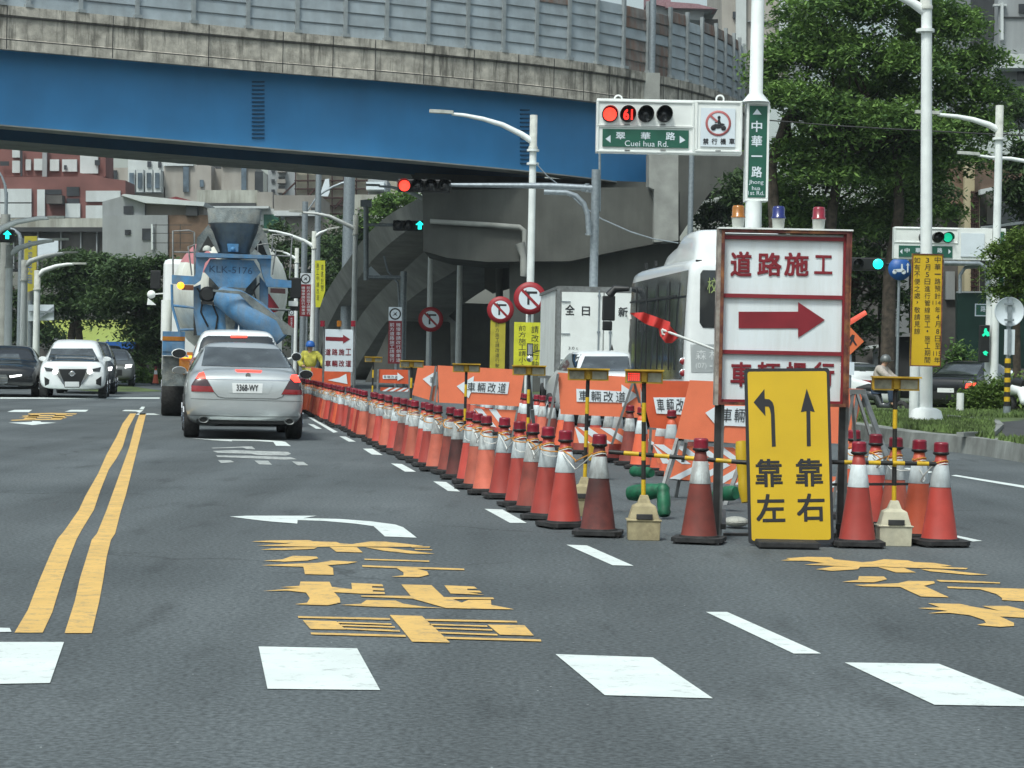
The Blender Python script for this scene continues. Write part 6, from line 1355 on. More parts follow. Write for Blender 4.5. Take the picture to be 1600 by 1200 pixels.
# white crossover ahead
SUVR = [(0, .74, .50, .80, .60, .95), (.05, .86, .36, .98, .72, 1.10), (.20, .90, .28, 1.05, .74, 1.18), (.45, .91, .24, 1.06, .70, 1.45), (.62, .91, .24, 1.06, .66, 1.72), (1.0, .91, .24, 1.06, .66, 1.79), (2.4, .91, .24, 1.05, .64, 1.77), (2.75, .91, .24, 1.05, .60, 1.70), (3.45, .90, .25, 1.02, .74, 1.18), (4.2, .88, .28, .92, .7, 1.02), (4.5, .74, .36, .7, .55, .8)]
t, fr, bd = vehicle('white_crossover', 'white crossover car between the silver saloon and the mixer', 'car', 371, 640, 39.6, SUVR, 'car_white')
bd.px(z4s([(500, 245), (520, 205), (560, 186), (1060, 192), (1110, 215), (1128, 244), (1150, 330), (480, 320)]), 'rear_window', ['glass'], t, res=3)
bd.px(z4s([(750, 188), (885, 190), (885, 207), (750, 206)]), 'high_brake_light', ['red_on'], t, res=2, off=.02)
bd.px(z4s([(412, 372), (465, 366), (470, 400), (410, 428)]), 'tail_light', ['tail_red'], t, res=2, off=.012); bd.face([(.62, .98), (.86, 1.0), (.86, 1.12), (.66, 1.12)], 'tail_light', ['tail_red'], t, off=.012)
bd.face([(-.6, .35), (.6, .35), (.6, .52), (-.6, .52)], 'rear_bumper', ['black'], t); bd.face([(-.26, .72), (.26, .72), (.26, .85), (-.26, .85)], 'number_plate', ['plate'], t)
b = MB(); e = fr.q(220 + 815 / 5.333, 490 + 138 / 5.333, .9); b.lathe([(.035, -.05), (.012, .02), (.004, .09)], e, 8); b.build('roof_antenna', ['car_white'], t, origin=O0)
for sx in (-1, 1): wheel(t, sx * .80, .95, .34, .24); wheel(t, sx * .80, 3.6, .34, .24); bd.side([(.5, 1.14), (.75, 1.5), (2.6, 1.52), (3.15, 1.16)], sx, 'side_window', ['glass'], t)
mirror(fr, 220 + 320 / 5.333, 490 + 332 / 5.333, .30, .19, 2.7, t, 'car_white', 'glass', .18); mirror(fr, 220 + 1295 / 5.333, 490 + 360 / 5.333, .2, .17, 2.7, t, 'car_white', 'glass', -.18)
# oncoming cars
z2 = lambda q: zz(q, 0, 480, 5.333)
SUVF = [(0, .78, .36, .70, .55, .88), (.06, .90, .28, .80, .70, 1.00), (.25, .93, .24, .95, .74, 1.08), (1.05, .94, .24, 1.02, .74, 1.17), (1.25, .94, .24, 1.03, .74, 1.22), (1.95, .93, .24, 1.05, .62, 1.62), (2.4, .93, .24, 1.05, .63, 1.68), (3.6, .92, .24, 1.05, .62, 1.64), (4.0, .91, .26, 1.05, .66, 1.4), (4.3, .8, .4, .9, .6, 1.0)]
t, fr, bd = vehicle('white_oncoming_car', 'white crossover facing the camera with headlights on at the stop line', 'car', 113, 600, 61, SUVF, 'car_white')
bd.px(z2([(393, 452), (430, 345), (770, 345), (828, 455)]), 'windscreen', ['glass_lit'], t, res=3)
k = bd.px(z2([(490, 515), (722, 515), (700, 610), (662, 668), (540, 668), (512, 600)]), 'grille', ['black'], t, res=3, off=.012)
for ln in ([(445, 545), (490, 520), (505, 560), (540, 640), (525, 640), (470, 555)], [(765, 550), (725, 520), (705, 570), (672, 640), (688, 640), (745, 560)]): bd.px(z2(ln), 'chrome_strip', ['chrome'], k, res=2, off=.022)
e = bd.hit(fr.co, fr.d(602 / 5.333, 480 + 555 / 5.333), .03); b = MB(); b.lathe([(.05, 0), (.075, -.01), (.075, .01)], e, 18, 0, 'y'); b.box(e, (.2, .012, .03)); b.build('emblem', ['chrome'], k, origin=O0)
for a_, c_ in (([(368, 500), (440, 512), (445, 535), (385, 535)], (462, 536)), ([(840, 500), (770, 515), (765, 535), (830, 538)], (748, 536))):
    k = bd.px(z2(a_), 'headlight', ['glass'], t, res=2, off=.012); e = bd.hit(fr.co, fr.d(c_[0] / 5.333, 480 + c_[1] / 5.333), .03); b = MB(); b.lathe([(.001, -.03), (.06, -.02), (.075, 0)], e, 14, 0, 'y'); b.build('lamp_bulb', ['white_on'], k, origin=O0)
for q in ([(370, 580), (412, 605), (408, 640), (375, 655)], [(845, 575), (800, 605), (800, 640), (842, 655)]): bd.px(z2(q), 'fog_lamp_recess', ['black'], t, res=2, off=.01)
bd.px(z2([(358, 682), (450, 680), (520, 695), (690, 695), (760, 680), (850, 682), (850, 745), (358, 745)]), 'lower_bumper', ['black'], t, res=3, off=.01)
bd.px(z2([(540, 620), (660, 620), (660, 660), (540, 660)]), 'number_plate', ['plate'], t, res=3, off=.03)
for sx in (-1, 1): wheel(t, sx * .82, .85, .34, .24); wheel(t, sx * .82, 3.5, .34, .24); bd.side([(1.3, 1.15), (1.95, 1.52), (3.4, 1.52), (3.8, 1.2)], sx, 'side_window', ['glass'], t); b = MB(); b.tube([(sx * .60, 2.0, 1.66), (sx * .6, 3.6, 1.68)], .025, 8); b.build('roof_rail', ['chrome'], t, origin=O0)
mirror(fr, 358 / 5.333, 480 + 430 / 5.333, .24, .14, 1.5, t, 'car_white', 'car_white', .2); mirror(fr, 885 / 5.333, 480 + 432 / 5.333, .30, .14, 1.5, t, 'car_white', 'car_white', -.2)
SEDF = [(0, .74, .34, .58, .55, .70), (.08, .88, .26, .70, .68, .84), (.35, .92, .22, .82, .72, .92), (1.2, .94, .2, .94, .74, 1.02), (1.45, .94, .2, .96, .74, 1.06), (2.2, .93, .2, .97, .60, 1.42), (2.7, .93, .2, .97, .61, 1.47), (3.4, .93, .2, .97, .6, 1.44), (4.2, .92, .22, .96, .7, 1.1), (4.8, .8, .36, .8, .6, .9)]
t, fr, bd = vehicle('black_saloon', 'black saloon facing the camera at the left edge', 'car', 6, 600, 61, SEDF, 'car_black')
bd.px([(-20, 553), (29, 553), (36, 573), (-34, 573)], 'windscreen', ['glass_lit'], t, res=3)
k = bd.px(z2([(-20, 570), (0, 562), (50, 562), (68, 590), (60, 630), (30, 645), (-20, 640)]), 'grille', ['silver_dark'], t, res=3, off=.012)
for y in (585, 605, 625): bd.px(z2([(-20, y), (62, y), (60, y + 7), (-20, y + 7)]), 'chrome_strip', ['chrome'], k, res=3, off=.02)
for s_ in (1,): k = bd.px(z2([(75, 570), (110, 556), (180, 556), (188, 575), (170, 600), (90, 600)]), 'headlight', ['glass'], t, res=2, off=.012); bd.px(z2([(78, 572), (180, 560), (182, 572), (85, 588)]), 'lamp_strip', ['white_on'], k, res=2, off=.02)
bd.face([(-.84, .56), (-.6, .54), (-.6, .66), (-.82, .70)], 'headlight', ['white_on'], t, off=.012)
bd.px(z2([(0, 650), (150, 652), (150, 660), (0, 658)]), 'bumper_strip', ['chrome'], t, res=3, off=.01)
for sx in (-1, 1): wheel(t, sx * .83, .95, .34, .24); wheel(t, sx * .83, 3.9, .34, .24); bd.side([(1.5, 1.0), (2.2, 1.36), (3.3, 1.36), (4.1, 1.05)], sx, 'side_window', ['glass'], t)
mirror(fr, 235 / 5.333, 480 + 475 / 5.333, .24, .14, 1.8, t, 'car_black', 'car_black', -.2); mirror(fr, -30, 480 + 475 / 5.333, .24, .14, 1.8, t, 'car_black', 'car_black', .2)
def plaincar(name, label, px, D, rings, m, rz=HEAD, front=True, ws=None, lights='white_on', extra=None):
    t, fr, bd = vehicle(name, label, 'car', px, 600, D, rings, m, rz)
    if front: bd.face([(-.66, 1.12), (.66, 1.12), (.56, 1.50), (-.56, 1.50)] if rings is SUVF else [(-.66, 1.02), (.66, 1.02), (.52, 1.36), (-.52, 1.36)], 'windscreen', ['glass_lit'], t)
    else: bd.face([(-.60, 1.12), (.60, 1.12), (.52, 1.40), (-.52, 1.40)] if rings is SED else [(-.62, 1.16), (.62, 1.16), (.55, 1.6), (-.55, 1.6)], 'rear_window', ['glass_lit'], t)
    h = .78 if front else .82
    for sx in (-1, 1):
        bd.face([(sx * .55, h - .07), (sx * .80, h - .03), (sx * .82, h + .08), (sx * .58, h + .06)], 'headlight' if front else 'tail_light', [lights], t, off=.012)
        wheel(t, sx * .80, .9, .33, .23); wheel(t, sx * .80, 3.6, .33, .23)
        bd.side([(1.3, 1.1), (1.9, 1.38), (3.0, 1.38), (3.5, 1.1)], sx, 'side_window', ['glass'], t)
    bd.face([(-.45, .42), (.45, .42), (.45, .66), (-.45, .66)], 'grille' if front else 'rear_bumper', ['black'], t, off=.01); bd.face([(-.22, .50), (.22, .50), (.22, .62), (-.22, .62)] if front else [(-.24, .62), (.24, .62), (.24, .74), (-.24, .74)], 'number_plate', ['plate'], t, off=.02)
    return t, fr, bd
t, fr, bd = plaincar('dark_oncoming_car', 'dark grey tall car hidden behind the white oncoming crossover', 133, 68, SUVF, 'car_grey'); mirror(fr, 173.5, 560, .25, .16, 1.5, t, 'car_grey', 'car_grey', -.2)
b = MB(); b.tube([(.6, 2.0, 1.68), (.6, 3.6, 1.70)], .03, 8); b.build('roof_rail', ['chrome'], t, origin=O0)
plaincar('grey_oncoming_car', 'small grey car with one headlight glinting behind the queue', 172, 85, SEDF, 'silver_dark')
plaincar('far_oncoming_car', 'dark car far back between the queue and the verge', 165, 105, SUVF, 'car_black')
# small white car behind the boards
t, fr, bd = vehicle('white_hatchback', 'white hatchback whose roof shows above the orange boards', 'car', 968, 600, 44, [(y, w_ * .84, zb, zs + .05, wr * .95, zt * 1.03) for y, w_, zb, zs, wr, zt in SED], 'car_white')
bd.px([(905, 580), (914, 557), (1010, 557), (1022, 580)], 'rear_window', ['glass_lit'], t, res=3); 
for sx in (-1, 1): wheel(t, sx * .74, .9, .31, .2); wheel(t, sx * .74, 3.6, .31, .2); bd.face([(sx * .6, .85), (sx * .78, .85), (sx * .76, 1.02), (sx * .62, 1.0)], 'tail_light', ['tail_red'], t, off=.01)
for sx in (-1, 1): bd.side([(.95, 1.10), (1.5, 1.46), (2.6, 1.48), (3.35, 1.12)], sx, 'side_window', ['glass'], t)
b = MB(); e = P(956, 545, 44.9); e = fr.Ri @ (e - fr.o); b.lathe([(.04, -.03), (.02, .03), (.004, .09)], e, 8); b.build('roof_antenna', ['black'], t, origin=O0)
# parked cars on the right
t, fr, bd = plaincar('white_parked_car', 'white car parked beyond the grass island by the tripod', 1412, 62, [(y, w_, zb, zs, wr, zt * .97) for y, w_, zb, zs, wr, zt in SEDF], 'car_white', rz=R(24), front=False, lights='tail_red'); t.location.z = .05
t, fr, bd = plaincar('black_parked_car', 'black car parked beside the clipped hedge on the right', 1478, 60, SED, 'car_black', rz=R(-32), front=False, lights='red_on'); t.location.z = .05
# ---- box truck
cz = P(868, 600, 50); cz.z = 0; rz = R(3.4); t = thing('box_truck', 'white box truck with black characters on its rear doors', 'truck', cz, rz, local=True); fr = Fr(cz, rz)
q = lambda x, y, dy=0.0: fr.q(x, y, dy)
zt_ = q(868, 447).z; wT = 2.15; b = MB(); b.box((wT / 2, 2.7, (zt_ + .9) / 2), (wT - .02, 5.36, zt_ - .9)); b.build('cargo_box', ['white_metal'], t, origin=O0, bevel=.02)
b = MB(); 
b.box((wT / 2, .0, zt_ - .06), (wT, .09, .13)); b.box((.045, 0, (zt_ + .9) / 2 - .065), (.09, .09, zt_ - 1.03)); b.box((wT - .045, 0, (zt_ + .9) / 2 - .065), (.09, .09, zt_ - 1.03)); b.box((wT / 2, .0, .86), (wT, .1, .12))
for x in (-.012,): b.box((x, 2.7, zt_ - .04), (.03, 5.4, .07)); b.box((x, 2.7, .93), (.03, 5.4, .07)); b.box((x + .0, .12, (zt_ + .9) / 2 - .0), (.035, .07, zt_ - 1.08))
b.build('door_frame', ['grey_metal'], t, origin=O0)
for x0, x1 in ((.10, wT / 2 - .015), (wT / 2 + .015, wT - .10)):
    b = MB(); b.box(((x0 + x1) / 2, -.03, (zt_ - .13 + .94) / 2), (x1 - x0, .05, zt_ - .13 - .94)); k = b.build('rear_door', ['white_metal'], t, origin=O0)
    b = MB(); xb = x1 - .10 if x0 < 1 else x0 + .14; b.cyl((xb, -.075, .95), (xb, -.075, zt_ - .08), .018, None, 8)
    for z in (1.1, 1.5, 2.0, zt_ - .2): b.box((xb, -.075, z), (.07, .04, .05))
    for z in (1.35, 1.95, zt_ - .35): b.bar((x0 if x0 < 1 else x1, -.07, z), ((x0 + .2) if x0 < 1 else x1 - .2, -.065, z), .03, .02)
    b.build('locking_bar', ['galv'], k, origin=O0)
b = MB()
for ch, xa, ya, xb, yb in (('全', 883, 476, 898, 492), ('日', 909, 479, 922, 493), ('新', 966, 480, 981, 495)):
    a, c = q(xa, yb, -.062), q(xb, ya, -.062); b.text(ch, a, (c.x - a.x, 0, 0), (0, 0, c.z - a.z), 0, .02)
a, c = q(888, 546, -.062), q(903, 542, -.062); b.text('3.0 t', a, (c.x - a.x, 0, 0), (0, 0, c.z - a.z), 0, .0)
b.build('lettering', ['ink'], t, origin=O0)
b = MB(); b.box((wT / 2, 6.3, 1.35), (1.85, 1.5, 1.7)); b.build('cab', ['car_white'], t, origin=O0, bevel=.1)
for sx in (.2, wT - .2):
    for y in (1.2, 5.9): wheel(t, sx if sx > 1 else sx, y, .38, .22)
e = q(828, 552, 6.9); b = MB(); b.box(e + Vector((0, 0, .10)), (.16, .06, .32), 0); b.box(e + Vector((0, -.035, .10)), (.12, .01, .26), 1); b.lathe([(.001, -.03), (.09, -.03), (.09, .03)], e + Vector((0, 0, -.14)), 14, 1, 'y'); b.bar(e, e + Vector((.35, 0, .1)), .03, .03, 0); b.build('wing_mirror', ['black', 'chrome'], t, origin=O0)
# ---- bus
cz = P(1068, 600, 36); cz.z = 0; rz = R(6.6); t = thing('bus', 'white bus with dark side windows behind the big roadworks board', 'bus', cz, rz, local=True); fr = Fr(cz, rz)
def rbox(y, x0, x1, z0, z1, r, tumb=.06):
    pts = []
    for cx, cz_, a0 in ((x1 - r, z0 + r * .5, -90), (x1 - r - tumb, z1 - r, 0), (x0 + r + tumb, z1 - r, 90), (x0 + r, z0 + r * .5, 180)):
        for k in range(4): a = R(a0 + 30 * k); rr5 = r; pts.append(Vector((cx + rr5 * math.cos(a), y, cz_ + rr5 * (.5 if cz_ < 1 else 1) * math.sin(a))))
    return pts
zt_ = fr.q(1068, 404).z + .04; WB = 2.15
bd = Body(fr, [rbox(y, -a, WB + a, .42, zt_ - d, .22) for y, a, d in ((0, -.10, .16), (.06, -.03, .05), (.2, 0, 0), (3, 0, 0), (5.6, 0, 0), (5.9, -.03, .05), (6.05, -.12, .2))], 'body', ['car_white'], t, 1)
ag = fr.q(1068, 418, 0).z
k = bd.side([(.30, 1.05), (.22, zt_ - .22), (5.75, zt_ - .26), (5.8, 1.0)], -1, 'side_window', ['glass_lit'], t, res=.3, off=.01)
b = MB()
for y in (1.2, 2.3, 3.4, 4.5): b.box((-.035, y, 1.95), (.02, .05, 1.5), 0)
b.box((-.035, 2.9, 2.45), (.02, 4.6, .035), 0); b.build('window_bar', ['black'], t, origin=O0)
bd.px([(1094, 428), (1098, 422), (1240, 425), (1245, 431), (1244, 508), (1238, 516), (1098, 512), (1093, 504)], 'rear_window', ['glass'], t, res=4, off=.01)
a, c = fr.q(1105, 458, -.02), fr.q(1121, 434, -.02); b = MB(); b.text('校', a, (c.x - a.x, 0, 0), (0, 0, c.z - a.z), 0, -.01); b.build('route_display', [mat('led_text', (.30, .38, .14), .5, emis=.12)], t, origin=O0)
for lx, y in ((1068.5, 565), (1068.5, 583), (1262, 568), (1262, 586)): e = bd.hit(fr.co, fr.d(lx, y), .015); b = MB(); b.lathe([(.001, -.02), (.045, -.015), (.055, 0)], e, 16, 0, 'y'); b.lathe([(.055, -.01), (.068, -.006), (.068, .01)], e, 16, 1, 'y', caps=False); b.build('tail_light', ['tail_red', 'chrome'], t, origin=O0)
mb = MB(); bd.px([(1079, 538), (1140, 538), (1140, 582), (1080, 582)], 0, 0, 0, off=.006, res=4, mb=mb, m=0)
for s2, xa, ya, xb, yb in (('森', 1087, 547, 1104, 562), ('林', 1108, 547, 1125, 562), ('(07)', 1087, 567, 1104, 577), ('-', 1109, 571, 1113, 573)):
    e = bd.hit(fr.co, fr.d(xa, yb), .02); a, c = fr.q(xa, yb, e.y), fr.q(xb, ya, e.y); mb.text(s2, a, (c.x - a.x, 0, 0), (0, 0, c.z - a.z), 1, .0)
mb.build('company_lettering', ['silver', 'plate'], t, origin=O0)
b = MB(); e = bd.hit(fr.co, fr.d(1092, 408), .01); b.box(e, (.10, .03, .025)); b.build('marker_lamp', ['black'], t, origin=O0)
# roof pod
zA = fr.q(1100, 352, .6).z; x0 = fr.q(1058, 400, .8).x
pod = Body(fr, [rbox(y, .25 + a, WB - .25 - a, zt_ - .12, zt_ - .12 + h, .2, .05) for y, a, h in ((.55, .1, .35), (.62, .02, .58), (.9, 0, zA - zt_ + .10), (2.3, 0, zA - zt_ + .10), (2.6, .04, .45), (4.0, .05, .42), (4.6, .2, .15))], 'roof_unit', ['car_white'], t, 1)
e = fr.q(951, 480, 6.1); b = MB(); b.box(e + Vector((0, 0, -.02)), (.24, .12, .48), 0); b.box(e + Vector((-.02, 0, -.36)), (.18, .12, .18), 0); b.tube([e + Vector((.0, 0, .22)), e + Vector((.12, 0, .36)), e + Vector((.38, -.1, .36))], [.09, .08, .05], 8); b.build('wing_mirror', ['black'], t, origin=O0, bevel=.03)
for y in (1.3, 4.9): wheel(t, .15, y, .42, .25); wheel(t, WB - .15, y, .42, .25)
b = MB(); b.lathe([(.03, 0), (.03, .10)], (.2, 4.9, zt_), 8); b.lathe([(.03, 0), (.03, .10)], (.2, 3.9, zt_), 8); b.build('roof_marker', ['black'], t, origin=O0)
# ---- concrete mixer
z3 = lambda q: zz(q, 220, 300, 5.333)
cz = P(358, 600, 45); cz.z = 0; t = thing('mixer_truck', 'blue and white concrete mixer truck with KLK-5176 on its grimy rear', 'truck', cz, HEAD, local=True); fr = Fr(cz, HEAD)
def pz(mb, pts, y, th, m=0): mb.prism([fr.q(px_, py_, y) for px_, py_ in z3(pts)], (0, th, 0), m)
dc = fr.q(362, 447, 1.2); dc = Vector((dc.x, 0, dc.z))
b = MB(); n = 40; prof = [(.50, .55), (.75, .75), (1.06, 1.2), (1.22, 1.75), (1.25, 2.4), (1.25, 3.8), (1.0, 5.0), (.6, 5.7), (.3, 5.9)]
vs = []; fs = []; base = len(b.v)
pr2 = []
for i in range(len(prof) - 1):
    for k in range(4): f = k / 4; pr2.append((prof[i][0] * (1 - f) + prof[i + 1][0] * f, prof[i][1] * (1 - f) + prof[i + 1][1] * f))
pr2.append(prof[-1])
for r_, y in pr2:
    for k in range(n): a = 2 * math.pi * k / n; vs.append((dc.x + r_ * math.cos(a), y, dc.z + r_ * math.sin(a) - (y - 1.2) * .10))
b.v = [Vector(v) for v in vs]
for i in range(len(pr2) - 1):
    for k in range(n):
        a, c = i * n + k, i * n + (k + 1) % n; b.f.append((a, c, c + n, a + n)); b.sm.append(True)
        tw = (k / n * 2 * math.pi + pr2[i][1] * 1.1) % (2 * math.pi)
        b.m.append(1 if 2.15 < k / n * 2 * math.pi + (i * .02) < 2.75 else 0)
b.f.append(tuple(range(n))[::-1]); b.m.append(2); b.sm.append(False)
b.build('drum', ['drum_white', 'drum_pink', 'mixer_grime'], t, origin=O0)
b = MB(); hc = fr.q(220 + 782 / 5.333, 330, .25); zT = fr.q(365, 327, .25).z; zR = fr.q(365, 348, .25).z; zB = fr.q(365, 396, .25).z
b.lathe([(.44, zR), (.555, zT), (.565, zT), (.535, zR - .01), (.55, zR - .03), (.50, zR - .04), (.33, zB), (.30, zB)], (hc.x, .35, 0), 30)
for i_, f_ in enumerate(b.f):
    if max(b.v[j].z for j in f_) < zR - .02: b.m[i_] = 1
b.build('hopper', ['mixer_grime', mat('hopper_blue', (.12, .17, .22), .8, var=.2, scale=4, dirt=.5, dirtcol=(.22, .23, .21), streak=.4)], t, origin=O0)
b = MB(); pz(b, [(720, 430), (815, 432), (812, 498), (728, 496)], -.12, .1); b.lathe([(.001, 0), (.05, .01), (.05, .05)], fr.q(220 + 768 / 5.333, 300 + 478 / 5.333, -.16), 10, 0, 'y'); b.build('hopper_bracket', ['mixer_blue'], t, origin=O0)
for L_pts in ([(565, 270), (470, 380), (455, 505), (480, 505), (560, 360), (640, 500), (660, 500), (600, 330)], [(990, 265), (1050, 370), (1085, 535), (1060, 535), (1000, 400), (930, 500), (905, 500), (975, 320)]):
    b = MB(); pz(b, L_pts, .05, .12); b.build('hopper_stay', ['mixer_grime'], t, origin=O0)
b = MB(); pz(b, [(458, 503), (1088, 528), (1088, 556), (458, 542)], -.25, .35); b.build('rear_beam', ['mixer_blue'], t, origin=O0, bevel=.015)
b = MB(); pz(b, [(460, 540), (575, 552), (535, 590), (500, 735), (450, 770), (258, 762), (258, 690), (440, 702), (455, 690)], -.15, .2); b.build('side_plate', ['mixer_blue'], t, origin=O0, bevel=.01)
b = MB(); pz(b, [(965, 552), (1088, 556), (1080, 700), (1100, 722), (1255, 738), (1255, 798), (1050, 790), (1015, 690), (990, 590)], -.15, .2); b.build('side_plate', ['mixer_blue'], t, origin=O0, bevel=.01)
b = MB(); pz(b, [(580, 556), (940, 570), (1000, 668), (880, 800), (860, 812), (655, 800), (525, 660)], -.10, .12); k = b.build('rear_panel', ['mixer_blue'], t, origin=O0, bevel=.01)
b = MB(); a, c = fr.q(*z3([(572, 668)])[0], -.105), fr.q(*z3([(930, 622)])[0], -.105); b.text('KLK-5176', a, (c.x - a.x, 0, (-.02)), (0, 0, c.z - a.z), 0, .005); b.build('plate_lettering', [mat('faded_ink', (.03, .07, .14), .7, var=.2, scale=20)], k, origin=O0)
b = MB(); pz(b, [(655, 790), (880, 800), (870, 830), (650, 815)], -.2, .2); b.build('collar', ['mixer_grime'], t, origin=O0)
b = MB(); pz(b, [(490, 540), (480, 400), (570, 290), (985, 290), (1060, 400), (1080, 560), (1060, 1195), (440, 1195), (440, 780), (500, 740)], .95, .15); b.build('shade_plate', ['bld_dark'], t, origin=O0)  # dark sheet added behind the hopper, standing in for the shade inside
b = MB(); pz(b, [(440, 790), (500, 770), (500, 930), (700, 960), (880, 1060), (880, 1195), (470, 1195), (440, 1000)], .02, .15); pz(b, [(990, 700), (1060, 790), (1065, 960), (990, 960)], .1, .1); b.build('lower_frame', ['mixer_blue'], t, origin=O0)
b = MB(); e = fr.q(*z3([(555, 855)])[0], -.05); b.lathe([(.12, -.05), (.17, .0), (.17, .2)], e, 16, 0, 'y'); pz(b, [(500, 910), (650, 915), (650, 940), (500, 935)], -.1, .1); b.build('hydraulic_motor', ['black'], t, origin=O0)
b = MB(); pth = [fr.q(*p, y) for p, y in zip(z3([(665, 870), (780, 925), (940, 1030), (1090, 1140), (1170, 1230)]), (-.1, -.3, -.45, -.55, -.6))]; b.tube(pth, [.22, .30, .33, .27, .18], 18); b.build('chute', ['mixer_blue'], t, origin=O0)
b = MB(); pz(b, [(600, 812), (830, 826), (890, 850), (1275, 1140), (1262, 1196), (1150, 1180), (820, 850), (600, 830)], -.75, .06); b.build('chute_rim', ['mixer_grime'], t, origin=O0)
b = MB(); pz(b, [(700, 985), (800, 1000), (770, 1195), (715, 1195)], -.2, .15); b.build('chute_support', ['mixer_grime'], t, origin=O0)
def tub(pts, y, r, nme, m='grey_metal'):
    b = MB(); b.tube([fr.q(*p, y) for p in z3(pts)], r, 6); b.build(nme, [m], t, origin=O0)
tub([(268, 700), (268, 325), (400, 320), (445, 335), (450, 700)], -.1, .022, 'handrail'); tub([(268, 500), (445, 503)], -.1, .018, 'handrail'); tub([(425, 695), (395, 455), (450, 440)], -.15, .018, 'handrail')
tub([(1090, 500), (1100, 355), (1260, 365), (1240, 720)], -.1, .02, 'handrail'); tub([(1088, 528), (1245, 535)], -.1, .018, 'handrail'); tub([(1090, 460), (1125, 485), (1095, 690)], -.15, .018, 'handrail'); tub([(975, 505), (975, 440), (1060, 430)], -.15, .018, 'handrail')
tub([(258, 770), (262, 950), (330, 1190)], -.05, .03, 'side_stay', 'mixer_blue'); tub([(262, 945), (440, 965)], -.05, .03, 'side_stay', 'mixer_blue'); tub([(1060, 975), (1245, 985)], -.05, .03, 'side_stay', 'mixer_grime'); tub([(310, 1150), (440, 1145)], -.05, .03, 'side_stay', 'mixer_blue')
b = MB(); pz(b, [(300, 770), (440, 776), (438, 820), (345, 815)], -.17, .05, 0); k = b.build('light_cluster', [mat('lens_brown', (.16, .06, .03), .4)], t, origin=O0); e = fr.q(*z3([(332, 780)])[0], -.2); b = MB(); b.lathe([(.001, -.03), (.06, -.02), (.075, .0)], e, 16, 0, 'y'); b.build('indicator_lamp', ['amber_on'], k, origin=O0)
b = MB(); pz(b, [(1080, 800), (1205, 805), (1205, 848), (1080, 840)], -.17, .05, 0); b.build('light_cluster', ['tail_smoke'], t, origin=O0)
b = MB(); pz(b, [(1068, 845), (1165, 985), (1060, 1020), (1060, 850)], .1, .06, 0); b.build('red_guard', ['sign_red'], t, origin=O0)
for hp in ([(470, 800), (520, 880), (500, 1000), (560, 1120)], [(900, 1000), (960, 900), (940, 820), (990, 760)], [(600, 940), (640, 1040), (620, 1180)]): tub(hp, .0, .02, 'hose', 'black')
b = MB(); b.lathe([(.09, 0), (.09, .05), (.05, .10), (.001, .11)], fr.q(*z3([(552, 490)])[0], -.1), 12); b.build('work_lamp', ['lamp_base'], t, origin=O0)
zc = fr.q(255, 405, 6).z; xl = fr.q(254, 500, 5.6).x
b = MB(); b.box((0, 6.7, (zc + .7) / 2), (-2 * xl, 2.0, zc - .7)); b.build('cab', ['car_white'], t, origin=O0, bevel=.12)
b = MB(); xx = fr.q(251, 600, 1.0).x
b.box((xx + .25, .9, 1.52), (.46, 1.6, .50), 0); b.box((xx + .25, .09, 1.62), (.462, .012, .09), 1); b.box((xx + .25, .088, 1.45), (.45, .02, .2), 2); b.build('tool_box', ['mixer_blue', 'amber_lens', 'mixer_blue'], t, origin=O0, bevel=.02)
b = MB(); e = fr.q(255, 535, 3); b.cyl((xx + .1, 3.6, 1.6), (xx + .1, 3.6, 2.5), .12, None, 12, 0); b.build('air_cleaner', ['white_metal'], t, origin=O0)
for mx_ in (xx + .30, -xx - .35): b = MB(); b.box((mx_, .28, .95), (.55, .03, .62), 0); b.build('mud_flap', ['mixer_grime'], t, origin=O0)
b = MB(); b.box((xx + .52, .1, 1.12), (.3, .1, .46), 1); b.box((xx + .52, .03, 1.25), (.24, .04, .06), 0); b.build('indicator_lamp', ['amber_on', 'amber_lens'], t, origin=O0)
b = MB(); b.box((0, 3.2, .95), (.9, 6.2, .28)); b.build('chassis', ['dark_metal'], t, origin=O0)
for y in (1.15, 2.5, 6.6):
    for s_ in (-1, 1): wheel(t, s_ * (-xx - .28), y, .50, .52 if y < 5 else .3)
e = fr.q(243, 437, 7.3); b = MB(); b.box(e, (.24, .08, .44)); b.bar(e, e + Vector((.4, 0, .2)), .04, .04); b.build('wing_mirror', ['black'], t, origin=O0, bevel=.02)
e = fr.q(236.5, 460, 7.2); b = MB(); b.lathe([(.001, -.03), (.08, -.015), (.10, .02)], e, 14, 0, 'y'); b.bar(e, e + Vector((.42, 0, .05)), .03, .03); b.prism([e + Vector((-.08, 0, -.08)), e + Vector((.12, 0, -.25)), e + Vector((-.1, 0, -.25))], (0, .03, 0)); b.build('round_mirror', ['white_metal'], t, origin=O0)
e = fr.q(462, 450, 7.3); b = MB(); b.box(e, (.26, .08, .5)); b.box(e + Vector((-.02, 0, -.45)), (.22, .08, .2), 0); b.bar(e, e + Vector((-.3, 0, .2)), .04, .04); b.build('wing_mirror', ['black'], t, origin=O0, bevel=.02)
b = MB(); e = fr.q(*z3([(1270, 930)])[0], 7.0); b.box(e, (.22, .1, .12)); b.build('side_lamp', ['white_metal'], t, origin=O0)

